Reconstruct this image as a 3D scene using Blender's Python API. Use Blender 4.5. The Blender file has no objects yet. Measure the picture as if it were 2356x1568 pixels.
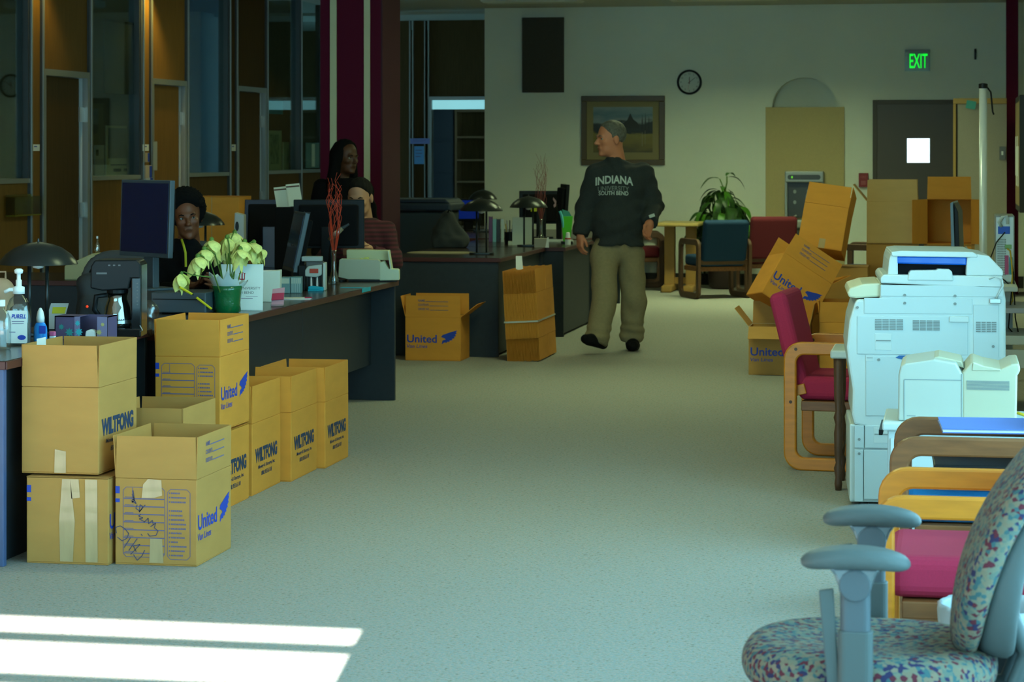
import bpy, bmesh, math, random
import numpy as np
from mathutils import Vector, Matrix
from mathutils.bvhtree import BVHTree

R = math.radians
rnd = random.Random(7)
SC = bpy.context.scene
C = SC.collection

# ------------------------------------------------------------------ camera
# World axes are the room's own: x to the right along the far wall, y down the room, z up.
FPX = 5400.0                      # focal length in pixels of the 2356 x 1568 frame
HCAM = 1.55
TH = R(10.7)                      # camera turned left of the room's long axis
CT, ST = math.cos(TH), math.sin(TH)
cam_d = bpy.data.cameras.new('camera')
cam_d.sensor_width = 36.0
cam_d.lens = FPX / 2356 * 36
cam_d.shift_y = -441 / 2356
cam_d.clip_start = 0.05
cam_d.clip_end = 200
cam_d.dof.use_dof = True
cam_d.dof.focus_distance = 10.0
cam_d.dof.aperture_fstop = 9.0
cam = bpy.data.objects.new('camera', cam_d)
C.objects.link(cam)
cam.location = (0, 0, HCAM)
cam.rotation_euler = (R(90), 0, TH)
SC.camera = cam

# ------------------------------------------------------------------ exposure, sky, sun
SC.view_settings.view_transform = 'Standard'
SC.view_settings.look = 'None'
SC.view_settings.exposure = 0.0
SC.view_settings.gamma = 1.0
SC.view_settings.use_curve_mapping = False
SC.cycles.use_denoising = True
SC.cycles.max_bounces = 8
SC.cycles.diffuse_bounces = 4
SC.cycles.sample_clamp_indirect = 6.0
SC.cycles.caustics_reflective = False
SC.cycles.caustics_refractive = False

W = bpy.data.worlds.new('sky')
SC.world = W
W.use_nodes = True
bgn = W.node_tree.nodes['Background']
bgn.inputs[0].default_value = (0.33, 0.80, 1.0, 1)
bgn.inputs[1].default_value = 7.6

sun_d = bpy.data.lights.new('sun', 'SUN')
sun_d.energy = 80.0
sun_d.color = (1.0, 0.97, 0.9)
sun_d.angle = R(0.2)
sun = bpy.data.objects.new('sun', sun_d)
C.objects.link(sun)
SUN_EL = R(18.2)
sun.rotation_euler = (R(90) - SUN_EL, 0, R(8.3))     # shines down the room and slightly to the left

CEIL_Z = 3.19
X_LEFT = -7.07      # glazed office partition
X_RIGHT = 0.75
Y_FRONT = -1.2
Y_FAR = 26.8

# ------------------------------------------------------------------ helpers
def px(x, s):
    """room (x, y) of the point seen at image column x where one metre spans s pixels"""
    Yc = FPX / s
    Xc = (x - 1178.0) / s
    return (Xc * CT - Yc * ST, Xc * ST + Yc * CT)
def pz(y, s):
    return HCAM - (y - 343.0) / s
def sc_at(a, b):
    return FPX / (b * CT - a * ST)

MATS = {}
def mat(name, col=(.5, .5, .5), rough=.6, metal=0.0, spec=.5, noise=0.0, nscale=30.0, bump=0.0, bscale=200.0,
        emit=None, estr=0.0, stretch=None, coat=0.0, transmission=0.0, ior=1.45, alpha=1.0):
    if name in MATS:
        return MATS[name]
    m = bpy.data.materials.new(name)
    m.use_nodes = True
    nt = m.node_tree
    b = nt.nodes['Principled BSDF']
    b.inputs['Base Color'].default_value = (*col, 1)
    b.inputs['Roughness'].default_value = rough
    b.inputs['Metallic'].default_value = metal
    b.inputs['Specular IOR Level'].default_value = spec
    b.inputs['Coat Weight'].default_value = coat
    b.inputs['Transmission Weight'].default_value = transmission
    b.inputs['IOR'].default_value = ior
    b.inputs['Alpha'].default_value = alpha
    if emit:
        b.inputs['Emission Color'].default_value = (*emit, 1)
        b.inputs['Emission Strength'].default_value = estr
    if noise > 0 or bump > 0:
        tc = nt.nodes.new('ShaderNodeTexCoord')
        mp = nt.nodes.new('ShaderNodeMapping')
        nt.links.new(tc.outputs['Object'], mp.inputs[0])
        if stretch:
            mp.inputs['Scale'].default_value = stretch
    if noise > 0:
        n = nt.nodes.new('ShaderNodeTexNoise')
        n.inputs['Scale'].default_value = nscale
        n.inputs['Detail'].default_value = 5
        nt.links.new(mp.outputs[0], n.inputs['Vector'])
        cr = nt.nodes.new('ShaderNodeMapRange')
        cr.inputs[1].default_value = .25; cr.inputs[2].default_value = .75
        cr.inputs[3].default_value = 1 - noise; cr.inputs[4].default_value = 1 + noise
        nt.links.new(n.outputs['Fac'], cr.inputs[0])
        mx = nt.nodes.new('ShaderNodeVectorMath'); mx.operation = 'SCALE'
        mx.inputs[0].default_value = col
        nt.links.new(cr.outputs[0], mx.inputs['Scale'])
        nt.links.new(mx.outputs[0], b.inputs['Base Color'])
    if bump > 0:
        n2 = nt.nodes.new('ShaderNodeTexNoise')
        n2.inputs['Scale'].default_value = bscale
        n2.inputs['Detail'].default_value = 3
        nt.links.new(mp.outputs[0], n2.inputs['Vector'])
        bp = nt.nodes.new('ShaderNodeBump')
        bp.inputs['Strength'].default_value = bump
        bp.inputs['Distance'].default_value = .004
        nt.links.new(n2.outputs['Fac'], bp.inputs['Height'])
        nt.links.new(bp.outputs[0], b.inputs['Normal'])
    MATS[name] = m
    return m

def ramp_mat(name, cols, scale=60.0, rough=.9, kind='noise', stretch=None, bump=0.0, detail=4.0):
    """procedural material that steps through a list of (position, colour) on a noise or cell pattern"""
    if name in MATS:
        return MATS[name]
    m = bpy.data.materials.new(name); m.use_nodes = True
    nt = m.node_tree
    b = nt.nodes['Principled BSDF']
    b.inputs['Roughness'].default_value = rough
    b.inputs['Specular IOR Level'].default_value = .25
    tc = nt.nodes.new('ShaderNodeTexCoord'); mp = nt.nodes.new('ShaderNodeMapping')
    nt.links.new(tc.outputs['Object'], mp.inputs[0])
    if stretch: mp.inputs['Scale'].default_value = stretch
    if kind == 'noise':
        n = nt.nodes.new('ShaderNodeTexNoise'); n.inputs['Detail'].default_value = detail
        out = n.outputs['Fac']
    else:
        n = nt.nodes.new('ShaderNodeTexVoronoi')
        sp = nt.nodes.new('ShaderNodeSeparateColor')
        nt.links.new(n.outputs['Color'], sp.inputs[0]); out = sp.outputs[0]
    n.inputs['Scale'].default_value = scale
    nt.links.new(mp.outputs[0], n.inputs['Vector'])
    cr = nt.nodes.new('ShaderNodeValToRGB')
    cr.color_ramp.interpolation = 'LINEAR' if kind == 'noise' else 'CONSTANT'
    el = cr.color_ramp.elements
    while len(el) < len(cols): el.new(.5)
    for e, (p, c) in zip(el, cols):
        e.position = p; e.color = (*c, 1)
    nt.links.new(out, cr.inputs[0]); nt.links.new(cr.outputs[0], b.inputs['Base Color'])
    if bump > 0:
        bp = nt.nodes.new('ShaderNodeBump'); bp.inputs['Strength'].default_value = bump
        bp.inputs['Distance'].default_value = .004
        nt.links.new(out, bp.inputs['Height']); nt.links.new(bp.outputs[0], b.inputs['Normal'])
    MATS[name] = m
    return m

def glass_mat(name, tint=(.85, .95, .95), refl=.02, rough=.02, dens=0.0):
    """thin pane: mostly see-through, with a mirror-like sheen"""
    if name in MATS: return MATS[name]
    m = bpy.data.materials.new(name); m.use_nodes = True
    nt = m.node_tree; nt.nodes.remove(nt.nodes['Principled BSDF'])
    out = nt.nodes['Material Output']
    t = nt.nodes.new('ShaderNodeBsdfTransparent'); t.inputs[0].default_value = (*tint, 1)
    g = nt.nodes.new('ShaderNodeBsdfGlossy'); g.inputs['Roughness'].default_value = rough
    lw = nt.nodes.new('ShaderNodeLayerWeight'); lw.inputs[0].default_value = .25
    ad = nt.nodes.new('ShaderNodeMath'); ad.operation = 'ADD'; ad.inputs[1].default_value = refl
    ad.use_clamp = True
    sc = nt.nodes.new('ShaderNodeMath'); sc.operation = 'MULTIPLY'; sc.inputs[1].default_value = .3
    nt.links.new(lw.outputs['Fresnel'], sc.inputs[0]); nt.links.new(sc.outputs[0], ad.inputs[0])
    mx = nt.nodes.new('ShaderNodeMixShader')
    nt.links.new(ad.outputs[0], mx.inputs[0]); nt.links.new(t.outputs[0], mx.inputs[1]); nt.links.new(g.outputs[0], mx.inputs[2])
    nt.links.new(mx.outputs[0], out.inputs[0])
    MATS[name] = m
    return m

class MB:
    """collects boxes, prisms, tubes and lathes; build() links them as one mesh object"""
    def __init__(s):
        s.v = []; s.f = []
    def add(s, vs, fs):
        o = len(s.v)
        s.v += [tuple(v) for v in vs]
        s.f += [tuple(i + o for i in f) for f in fs]
        return s
    def box(s, x0, x1, y0, y1, z0, z1, M=None):
        vs = [(x, y, z) for z in (z0, z1) for y in (y0, y1) for x in (x0, x1)]
        if M is not None: vs = [tuple(M @ Vector(v)) for v in vs]
        return s.add(vs, [(0, 2, 3, 1), (4, 5, 7, 6), (0, 1, 5, 4), (2, 6, 7, 3), (0, 4, 6, 2), (1, 3, 7, 5)])
    def prism(s, poly, h0, h1, M=None):
        """polygon in local x,y extruded along z from h0 to h1, then moved by M"""
        n = len(poly)
        vs = [(x, y, h0) for x, y in poly] + [(x, y, h1) for x, y in poly]
        if M is not None: vs = [tuple(M @ Vector(v)) for v in vs]
        fs = [tuple(range(n - 1, -1, -1)), tuple(range(n, 2 * n))]
        fs += [(i, (i + 1) % n, n + (i + 1) % n, n + i) for i in range(n)]
        return s.add(vs, fs)
    def quad(s, a, b, c, d):
        return s.add([a, b, c, d], [(0, 1, 2, 3)])
    def lathe(s, prof, n=24, M=None, cap=True):
        """profile of (r, z) turned about z"""
        vs = []
        for r, z in prof:
            for i in range(n):
                t = 2 * math.pi * i / n
                vs.append((r * math.cos(t), r * math.sin(t), z))
        if M is not None: vs = [tuple(M @ Vector(v)) for v in vs]
        fs = []
        for k in range(len(prof) - 1):
            for i in range(n):
                j = (i + 1) % n
                fs.append((k * n + i, k * n + j, (k + 1) * n + j, (k + 1) * n + i))
        if cap:
            fs.append(tuple(range(n - 1, -1, -1)))
            fs.append(tuple((len(prof) - 1) * n + i for i in range(n)))
        return s.add(vs, fs)
    def tube(s, pts, r, n=8, cap=True):
        """round tube along points; r one radius or a list"""
        pts = [Vector(p) for p in pts]
        rs = r if isinstance(r, (list, tuple)) else [r] * len(pts)
        vs = []; prev = None
        for i, p in enumerate(pts):
            t = (pts[min(i + 1, len(pts) - 1)] - pts[max(i - 1, 0)])
            if t.length < 1e-9: t = Vector((0, 0, 1))
            t.normalize()
            if prev is None:
                u = t.orthogonal().normalized()
            else:
                u = (prev - t * prev.dot(t))
                u = u.normalized() if u.length > 1e-6 else t.orthogonal().normalized()
            prev = u; w = t.cross(u)
            for k in range(n):
                a = 2 * math.pi * k / n
                vs.append(tuple(p + (u * math.cos(a) + w * math.sin(a)) * rs[i]))
        fs = []
        for i in range(len(pts) - 1):
            for k in range(n):
                j = (k + 1) % n
                fs.append((i * n + k, i * n + j, (i + 1) * n + j, (i + 1) * n + k))
        if cap:
            fs.append(tuple(range(n - 1, -1, -1)))
            fs.append(tuple((len(pts) - 1) * n + k for k in range(n)))
        return s.add(vs, fs)
    def sweep(s, pts, prof):
        """closed profile of (u, w) swept along a planar path of 3-D points lying in a plane of constant y: u is
        in the plane across the path, w along y"""
        pts = [Vector(p) for p in pts]; m = len(prof); vs = []
        for i, p in enumerate(pts):
            t = (pts[min(i + 1, len(pts) - 1)] - pts[max(i - 1, 0)]).normalized()
            nrm = Vector((-t.z, 0, t.x))
            for u, w in prof:
                vs.append(tuple(p + nrm * u + Vector((0, w, 0))))
        fs = []
        for i in range(len(pts) - 1):
            for k in range(m):
                j = (k + 1) % m
                fs.append((i * m + k, i * m + j, (i + 1) * m + j, (i + 1) * m + k))
        fs.append(tuple(range(m - 1, -1, -1))); fs.append(tuple((len(pts) - 1) * m + k for k in range(m)))
        return s.add(vs, fs)
    def mesh(s, name, smooth=False):
        me = bpy.data.meshes.new(name)
        me.from_pydata(s.v, [], s.f)
        bm = bmesh.new(); bm.from_mesh(me)
        bmesh.ops.recalc_face_normals(bm, faces=bm.faces)
        bm.to_mesh(me); bm.free()
        if smooth:
            me.shade_smooth()
        return me
    def build(s, name, m, parent=None, bevel=0.0, seg=2, smooth=False, subsurf=0, loc=None, rot=None):
        me = s.mesh(name, smooth)
        return put(name, me, m, parent, bevel, seg, subsurf, loc, rot)

def put(name, me, m, parent=None, bevel=0.0, seg=2, subsurf=0, loc=None, rot=None):
    if m is not None:
        me.materials.clear(); me.materials.append(m)
    o = bpy.data.objects.new(name, me)
    C.objects.link(o)
    if parent is not None: o.parent = parent
    if loc is not None: o.location = loc
    if rot is not None: o.rotation_euler = rot
    if bevel > 0:
        bv = o.modifiers.new('bevel', 'BEVEL'); bv.width = bevel; bv.segments = seg; bv.limit_method = 'ANGLE'
        bv.angle_limit = R(40)
    if subsurf:
        ss = o.modifiers.new('sub', 'SUBSURF'); ss.levels = subsurf; ss.render_levels = subsurf
        me.shade_smooth()
    return o

def tag(o, label=None, cat=None, group=None, kind=None):
    if label: o['label'] = label
    if cat: o['category'] = cat
    if group: o['group'] = group
    if kind: o['kind'] = kind
    return o
def thing(name, label, cat, loc=(0, 0, 0), rz=0.0, group=None, rot=None):
    o = bpy.data.objects.new(name, None)
    o.empty_display_size = .1
    C.objects.link(o)
    o.location = loc
    o.rotation_euler = rot if rot else (0, 0, rz)
    return tag(o, label, cat, group)
def struct(o):
    o['kind'] = 'structure'; return o
def copy_tree(o, parent=None):
    c = o.copy(); C.objects.link(c); c.parent = parent
    for ch in [k for k in C.objects if k.parent == o]:
        copy_tree(ch, c)
    return c
def rrect(w, h, r, n=4, cx=0, cy=0):
    p = []
    for sx, sy, a0 in ((1, 1, 0), (-1, 1, 90), (-1, -1, 180), (1, -1, 270)):
        for i in range(n + 1):
            a = R(a0 + 90 * i / n)
            p.append((cx + sx * (w / 2 - r) + r * math.cos(a), cy + sy * (h / 2 - r) + r * math.sin(a)))
    return p
def arc(cx, cz, r, a0, a1, n=8):
    return [(cx + r * math.cos(R(a0 + (a1 - a0) * i / n)), cz + r * math.sin(R(a0 + (a1 - a0) * i / n))) for i in range(n + 1)]

def frame_mat(origin, xdir, up):
    """matrix whose x runs along xdir, y along up, z out of the surface"""
    x = Vector(xdir).normalized(); y = Vector(up).normalized(); z = x.cross(y)
    M = Matrix.Identity(4)
    for i in range(3):
        M[i][0], M[i][1], M[i][2], M[i][3] = x[i], y[i], z[i], origin[i]
    return M
FACES = {'front': ((1, 0, 0), (0, 0, 1)), 'right': ((0, 1, 0), (0, 0, 1)), 'left': ((0, -1, 0), (0, 0, 1)), 'back': ((-1, 0, 0), (0, 0, 1)), 'top': ((1, 0, 0), (0, 1, 0))}

def text_mesh(body, size, bold=0.0, shear=0.0, width=None, height=None, align='CENTER', depth=0.0):
    cu = bpy.data.curves.new('lettering', 'FONT')
    cu.body = body; cu.size = size; cu.offset = bold; cu.shear = shear
    cu.align_x = align; cu.align_y = 'CENTER'; cu.resolution_u = 3; cu.extrude = depth
    o = bpy.data.objects.new('lettering', cu); C.objects.link(o)
    dg = bpy.context.evaluated_depsgraph_get()
    me = bpy.data.meshes.new_from_object(o.evaluated_get(dg))
    bpy.data.objects.remove(o); bpy.data.curves.remove(cu)
    if me.vertices:
        co = np.array([v.co[:] for v in me.vertices])
        lo, hi = co.min(0), co.max(0)
        sx = (width / (hi[0] - lo[0])) if width else 1
        sy = (height / (hi[1] - lo[1])) if height else (sx if width else 1)
        if height and not width: sx = sy
        cx = (lo[0] + hi[0]) / 2 if align == 'CENTER' else (lo[0] if align == 'LEFT' else 0)
        cy = (lo[1] + hi[1]) / 2
        for v in me.vertices:
            v.co.x = (v.co.x - cx) * sx; v.co.y = (v.co.y - cy) * sy
    return me
def letters(body, m, parent, M, width=None, height=None, bold=0.0, shear=0.0, align='CENTER', name='lettering', size=.1, depth=0.0):
    me = text_mesh(body, size, bold * size, shear, width, height, align, depth)
    me.transform(M @ Matrix.Translation((0, 0, .0012)))
    return put(name, me, m, parent)
def marks(polys, m, parent, M, name='print', lift=.0012):
    """flat printed polygons [(x, y), ...] on the surface M"""
    mb = MB()
    for p in polys:
        mb.add([tuple(M @ Vector((x, y, lift))) for x, y in p], [tuple(range(len(p)))])
    me = bpy.data.meshes.new(name); me.from_pydata(mb.v, [], mb.f)
    return put(name, me, m, parent)
def rect(x0, y0, x1, y1):
    return [(x0, y0), (x1, y0), (x1, y1), (x0, y1)]
def stroke(pts, w):
    """polyline as a chain of thin quads"""
    out = []
    for (ax, ay), (bx, by) in zip(pts, pts[1:]):
        d = math.hypot(bx - ax, by - ay) or 1e-6
        nx, ny = -(by - ay) / d * w / 2, (bx - ax) / d * w / 2
        out.append([(ax - nx, ay - ny), (bx - nx, by - ny), (bx + nx, by + ny), (ax + nx, ay + ny)])
    return out

# ------------------------------------------------------------------ smooth bodies: signed distance fields + surface nets
def sd_caps(P, a, b, ra, rb):
    a = np.array(a, float); b = np.array(b, float)
    ab = b - a; L = max(float(ab @ ab), 1e-9)
    t = np.clip(((P - a) @ ab) / L, 0, 1)
    return np.linalg.norm(P - (a + t[..., None] * ab), axis=-1) - (ra + (rb - ra) * t)
def sd_ell(P, c, r, rot=None):
    q = P - np.array(c, float)
    if rot is not None: q = q @ np.array(rot)
    r = np.array(r, float)
    k0 = np.linalg.norm(q / r, axis=-1); k1 = np.linalg.norm(q / (r * r), axis=-1)
    return k0 * (k0 - 1) / np.maximum(k1, 1e-9)
def sd_box(P, c, h, r=0.0, rot=None):
    q = P - np.array(c, float)
    if rot is not None: q = q @ np.array(rot)
    q = np.abs(q) - (np.array(h, float) - r)
    return np.linalg.norm(np.maximum(q, 0), axis=-1) + np.minimum(q.max(-1), 0) - r
def smin(a, b, k):
    h = np.clip(.5 + .5 * (b - a) / k, 0, 1)
    return b + (a - b) * h - k * h * (1 - h)
def smax(a, b, k):
    return -smin(-a, -b, k)
def surface_nets(fn, lo, hi, step):
    lo = np.array(lo, float); hi = np.array(hi, float)
    n = np.ceil((hi - lo) / step).astype(int) + 1
    ax = [lo[i] + step * np.arange(n[i]) for i in range(3)]
    G = np.stack(np.meshgrid(*ax, indexing='ij'), -1)
    V = fn(G)
    S = V < 0
    c = n - 1
    cnt = np.zeros(c, int); acc = np.zeros((*c, 3))
    offs = [(i, j, k) for i in (0, 1) for j in (0, 1) for k in (0, 1)]
    def sl(o): return tuple(slice(o[i], o[i] + c[i]) for i in range(3))
    for o in offs:
        for d in range(3):
            if o[d]: continue
            p = list(o); p[d] = 1; p = tuple(p)
            va, vb = V[sl(o)], V[sl(p)]
            x = (va < 0) != (vb < 0)
            t = np.where(x, va / np.where(x, va - vb, 1), 0)
            pt = np.zeros((*c, 3))
            for i in range(3): pt[..., i] = o[i]
            pt[..., d] = t
            acc += pt * x[..., None]; cnt += x
    act = cnt > 0
    idx = -np.ones(c, int); idx[act] = np.arange(act.sum())
    I = np.argwhere(act)
    verts = lo + (I + acc[act] / cnt[act][:, None]) * step
    faces = []
    for d in range(3):
        u, w = (d + 1) % 3, (d + 2) % 3
        a = [slice(None)] * 3; b = [slice(None)] * 3
        a[d] = slice(0, n[d] - 1); b[d] = slice(1, n[d])
        x = S[tuple(a)] != S[tuple(b)]
        E = np.argwhere(x)
        E = E[(E[:, u] > 0) & (E[:, w] > 0) & (E[:, u] < c[u]) & (E[:, w] < c[w])]
        if not len(E): continue
        def cell(du, dw):
            q = E.copy(); q[:, u] -= du; q[:, w] -= dw
            return idx[q[:, 0], q[:, 1], q[:, 2]]
        Q = np.stack([cell(1, 1), cell(0, 1), cell(0, 0), cell(1, 0)], -1)
        ins = S[tuple(E.T)]
        Q[~ins] = Q[~ins][:, ::-1]
        faces.append(Q)
    F = np.concatenate(faces) if faces else np.zeros((0, 4), int)
    return verts, F
def sdf_obj(name, fn, lo, hi, step, m, parent=None, post=None):
    v, f = surface_nets(fn, lo, hi, step)
    if post is not None: v = post(v)
    me = bpy.data.meshes.new(name)
    me.from_pydata(v.tolist(), [], f.tolist())
    me.shade_smooth()
    return put(name, me, m, parent)

def on_b(x, y, b):
    """(room x, height) where the sight line through pixel (x, y) meets the cross plane at room y = b"""
    k = (x - 1178.0) / FPX
    Yc = b / (k * ST + CT)
    return Yc * (k * CT - ST), HCAM - (y - 343.0) * Yc / FPX
def on_a(x, y, a):
    """(room y, height) where the sight line meets the lengthwise plane at room x = a"""
    k = (x - 1178.0) / FPX
    Yc = a / (k * CT - ST)
    return Yc * (k * ST + CT), HCAM - (y - 343.0) * Yc / FPX

# ------------------------------------------------------------------ materials of the place
M_carpet = ramp_mat('carpet', [(.30, (.17, .16, .13)), (.42, (.34, .32, .26)), (.49, (.24, .30, .31)), (.56, (.42, .34, .29)), (.70, (.20, .23, .22))],
                    scale=70, rough=.95, bump=.6, detail=8)
M_wall = mat('painted_wall', (.70, .73, .64), .85, noise=.03, nscale=2.0, bump=.05, bscale=150)
M_ceiling = mat('ceiling_board', (.42, .42, .36), .9, bump=.2, bscale=80)
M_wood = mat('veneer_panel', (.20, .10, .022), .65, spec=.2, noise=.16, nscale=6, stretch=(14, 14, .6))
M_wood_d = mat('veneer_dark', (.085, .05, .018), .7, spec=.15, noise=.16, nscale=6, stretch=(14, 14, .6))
M_alu = mat('aluminium', (.36, .38, .36), .4, .7)
M_alu_d = mat('dark_aluminium', (.06, .065, .065), .45, .5)
M_black = mat('black_plastic', (.008, .009, .010), .4, spec=.2)
M_black_m = mat('black_matt', (.007, .007, .008), .8, spec=.12)
M_pane = glass_mat('window_glass')
M_maroon = mat('maroon_paint', (.10, .008, .026), .7, spec=.1)
M_maroon_g = mat('maroon_paint_side_lit', (.07, .026, .036), .7, spec=.15)  # pillar side: the faint light on it is put into the colour
M_cream = mat('cream_strip', (.62, .62, .38), .6)
M_white = mat('white_paper', (.80, .82, .78), .7)
M_tan = mat('tan_panel', (.46, .37, .17), .7, noise=.04, nscale=60)
M_steel = mat('steel', (.45, .46, .45), .32, .9)
M_rubber = mat('cove_base', (.02, .02, .02), .6)
M_skylit = mat('pale_office_wall', (.55, .6, .62), .8)

# ------------------------------------------------------------------ room shell
XO = -10.6          # outer wall of the offices
YB = 28.6           # back wall of the passage behind the pillar
fl = MB().box(XO, X_RIGHT + .2, Y_FRONT - .2, YB + 3.2, -.2, 0).build('floor', M_carpet); struct(fl)
ce = MB().box(XO, X_RIGHT + .2, Y_FRONT - .2, YB + 3.2, CEIL_Z, CEIL_Z + .2).build('ceiling', M_ceiling); struct(ce)

# front wall (behind the camera) with a tall window to the left of the camera; its louvre bars stripe the sunlight
JAMB = -0.61
wf = MB()
wf.box(JAMB, X_RIGHT + .2, Y_FRONT - .2, Y_FRONT, 0, CEIL_Z)
wf.box(XO, X_LEFT - .1, Y_FRONT - .2, Y_FRONT, 0, CEIL_Z)
wf.box(X_LEFT - .1, JAMB, Y_FRONT - .2, Y_FRONT, 2.905, CEIL_Z)
wf.box(X_LEFT - .1, JAMB, Y_FRONT - .2, Y_FRONT, 0, .12)
struct(wf.build('wall_front', M_wall))
w0 = thing('window_1', None, None, (0, Y_FRONT - .1, 0)); struct(w0)
for zc in [2.775 - .1865 * i for i in range(12)]:
    MB().box(X_LEFT - .1, JAMB, -.03, .03, zc - .016, zc + .016).build('louvre', M_alu, w0)
for xm in (-6.0, -4.0):
    MB().box(xm - .02, xm + .02, -.04, .04, .12, 2.905).build('mullion', M_alu, w0)
MB().box(JAMB - .22, JAMB, -.03, .0, 2.42, 2.60).build('handle_plate', M_alu, w0)

# right wall with a window out of the picture, beside the office chair; an added unseen wall outside blocks its sun
wr = MB()
WY0, WY1 = 1.0, 9.3
wr.box(X_RIGHT, X_RIGHT + .2, Y_FRONT, WY0, 0, CEIL_Z); wr.box(X_RIGHT, X_RIGHT + .2, WY1, Y_FAR, 0, CEIL_Z)
wr.box(X_RIGHT, X_RIGHT + .2, WY0, WY1, 0, .35); wr.box(X_RIGHT, X_RIGHT + .2, WY0, WY1, 2.85, CEIL_Z)
struct(wr.build('wall_right', M_wall))
w00 = thing('window_9', None, None, (X_RIGHT + .1, 0, 0)); struct(w00)
for i in range(6):
    yy = WY0 + (WY1 - WY0) * i / 5
    MB().box(-.03, .03, yy - .03, yy + .03, .35, 2.85).build('mullion', M_alu, w00)
struct(MB().box(X_RIGHT + .2, X_RIGHT + 2.6, .4, .7, 0, 6.5).build('wall_sun_blocker', M_wall))

# far wall, with an arched niche over the water cooler
ax0, _ = on_b(1777, 245, Y_FAR); ax1, _ = on_b(1925, 245, Y_FAR)
_, zspring = on_b(1850, 245, Y_FAR); _, ztop = on_b(1850, 178, Y_FAR)
XW0, _ = on_b(1115, 300, Y_FAR)
acx, arx, arz = (ax0 + ax1) / 2, (ax1 - ax0) / 2, ztop - zspring
NA = 16
arcp = [(acx + arx * math.cos(math.pi * i / NA), zspring + arz * math.sin(math.pi * i / NA)) for i in range(NA + 1)]
Mx = frame_mat((0, Y_FAR, 0), (1, 0, 0), (0, 0, 1))     # local (x, height), out of the wall towards the camera
wb = MB()
wb.box(XW0, ax0, Y_FAR, Y_FAR + .3, 0, CEIL_Z)
wb.box(ax1, X_RIGHT + .2, Y_FAR, Y_FAR + .3, 0, CEIL_Z)
wb.box(ax0, ax1, Y_FAR + .22, Y_FAR + .3, 0, CEIL_Z)
for i in range(NA):
    (xa, za), (xb, zb) = arcp[i], arcp[i + 1]
    wb.prism([(xb, zb), (xa, za), (xa, CEIL_Z), (xb, CEIL_Z)], -.22, 0, Mx)
wfar = struct(wb.build('wall_back', M_wall))
bb = MB().box(XW0, X_RIGHT, Y_FAR - .012, Y_FAR, 0, .13).build('baseboard_back', M_rubber); struct(bb)
# passage to the left of the far wall
pw = MB().box(XW0, XW0 + .12, Y_FAR + .3, YB, 0, CEIL_Z)
struct(pw.build('wall_passage', M_wall))

# ------------------------------------------------------------------ office partition along the left
PA = X_LEFT
def pb(x): return on_a(x, 343, PA)[0]
zdoor = on_a(347, 177, PA)[1] - .01
zsill = on_a(322, 402, PA)[1]
TP = .10
cols = dict(w1=(-60, 66), p1=(70, 93), d1=(97, 203), w2=(208, 321), p2=(328, 344), d2=(347, 427), w3=(431, 525), p3=(528, 541), d3=(544, 611), w4=(614, 690), w5=(692, 745))
wl = thing('wall_left', None, None, (PA, 0, 0)); struct(wl)
def pbox(name, m, b0, b1, z0, z1, d0=-TP, d1=0.0, bevel=0.0, parent=None):
    return MB().box(d0, d1, b0, b1, z0, z1).build(name, m, parent or wl, bevel)
pbox('panel', M_wood, Y_FRONT, pb(-60), 0, CEIL_Z)
for k in ('p1', 'p2', 'p3'):
    b0, b1 = pb(cols[k][0]), pb(cols[k][1])
    pbox('panel', M_wood if k != 'p3' else M_wood_d, b0, b1, 0, CEIL_Z, -.07, -.005)
edges = [66, 93.5, 204, 321.5, 344.5, 427.5, 525.5, 541.5, 611.5, 690]
for e0, e1 in ((66, 70), (93, 97), (203, 208), (321, 328), (344, 347), (427, 431), (525, 528), (541, 544), (611, 614), (690, 692)):
    b0, b1 = pb(e0), pb(e1)
    pbox('mullion', M_alu_d, b0, b1, 0, CEIL_Z, -TP, .012)
    pbox('mullion_edge', M_alu, b1 - .022, b1, 0, CEIL_Z, .0, .022)
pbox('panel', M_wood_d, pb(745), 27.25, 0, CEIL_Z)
nwin = 2
M_off = M_wood_d
for k in ('w1', 'w2', 'w3', 'w4', 'w5'):
    b0, b1 = pb(cols[k][0]), pb(cols[k][1])
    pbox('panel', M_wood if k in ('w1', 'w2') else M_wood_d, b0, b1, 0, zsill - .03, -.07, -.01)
    w = thing('window_%d' % nwin, None, None, (PA, 0, 0)); struct(w); nwin += 1
    MB().box(-.25, .012, b0, b1, zsill - .035, zsill).build('window_sill', M_alu, w)
    MB().box(-.05, .004, b1 - .02, b1, zsill, CEIL_Z).build('window_frame', M_alu_d, w)
    MB().box(-.045, -.039, b0, b1 - .035, zsill, CEIL_Z).build('pane', M_pane, w)
ndoor = 1
for k in ('d1', 'd2', 'd3'):
    b0, b1 = pb(cols[k][0]), pb(cols[k][1])
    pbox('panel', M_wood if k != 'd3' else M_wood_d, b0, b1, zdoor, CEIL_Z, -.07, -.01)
    d = thing('door_%d' % ndoor, None, None, (PA, 0, 0)); struct(d); ndoor += 1
    fr = MB(); fr.box(-TP, .015, b0, b0 + .05, 0, zdoor); fr.box(-TP, .015, b1 - .05, b1, 0, zdoor); fr.box(-TP, .015, b0 + .05, b1 - .05, zdoor - .05, zdoor)
    fr.build('door_frame', M_alu, d)
    gap = .085 if k == 'd1' else .06
    MB().box(-.075, -.03, b0 + .05, b1 - .05 - gap, .01, zdoor - .055).build('door_leaf', M_wood_d if k != 'd2' else M_wood, d)
    MB().box(-.42, -.032, b1 - .053, b1 - .02, 0, zdoor - .05).build('jamb_reflector', mat('pale_jamb', (.55, .6, .6), .6), d)  # added pale strip that catches office daylight in the door gap
    for zh in (zdoor - .35, 1.05, .3):
        MB().box(-.03, -.018, b1 - .06 - gap, b1 - .045, zh - .06, zh + .06).build('hinge', M_steel, d)

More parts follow.
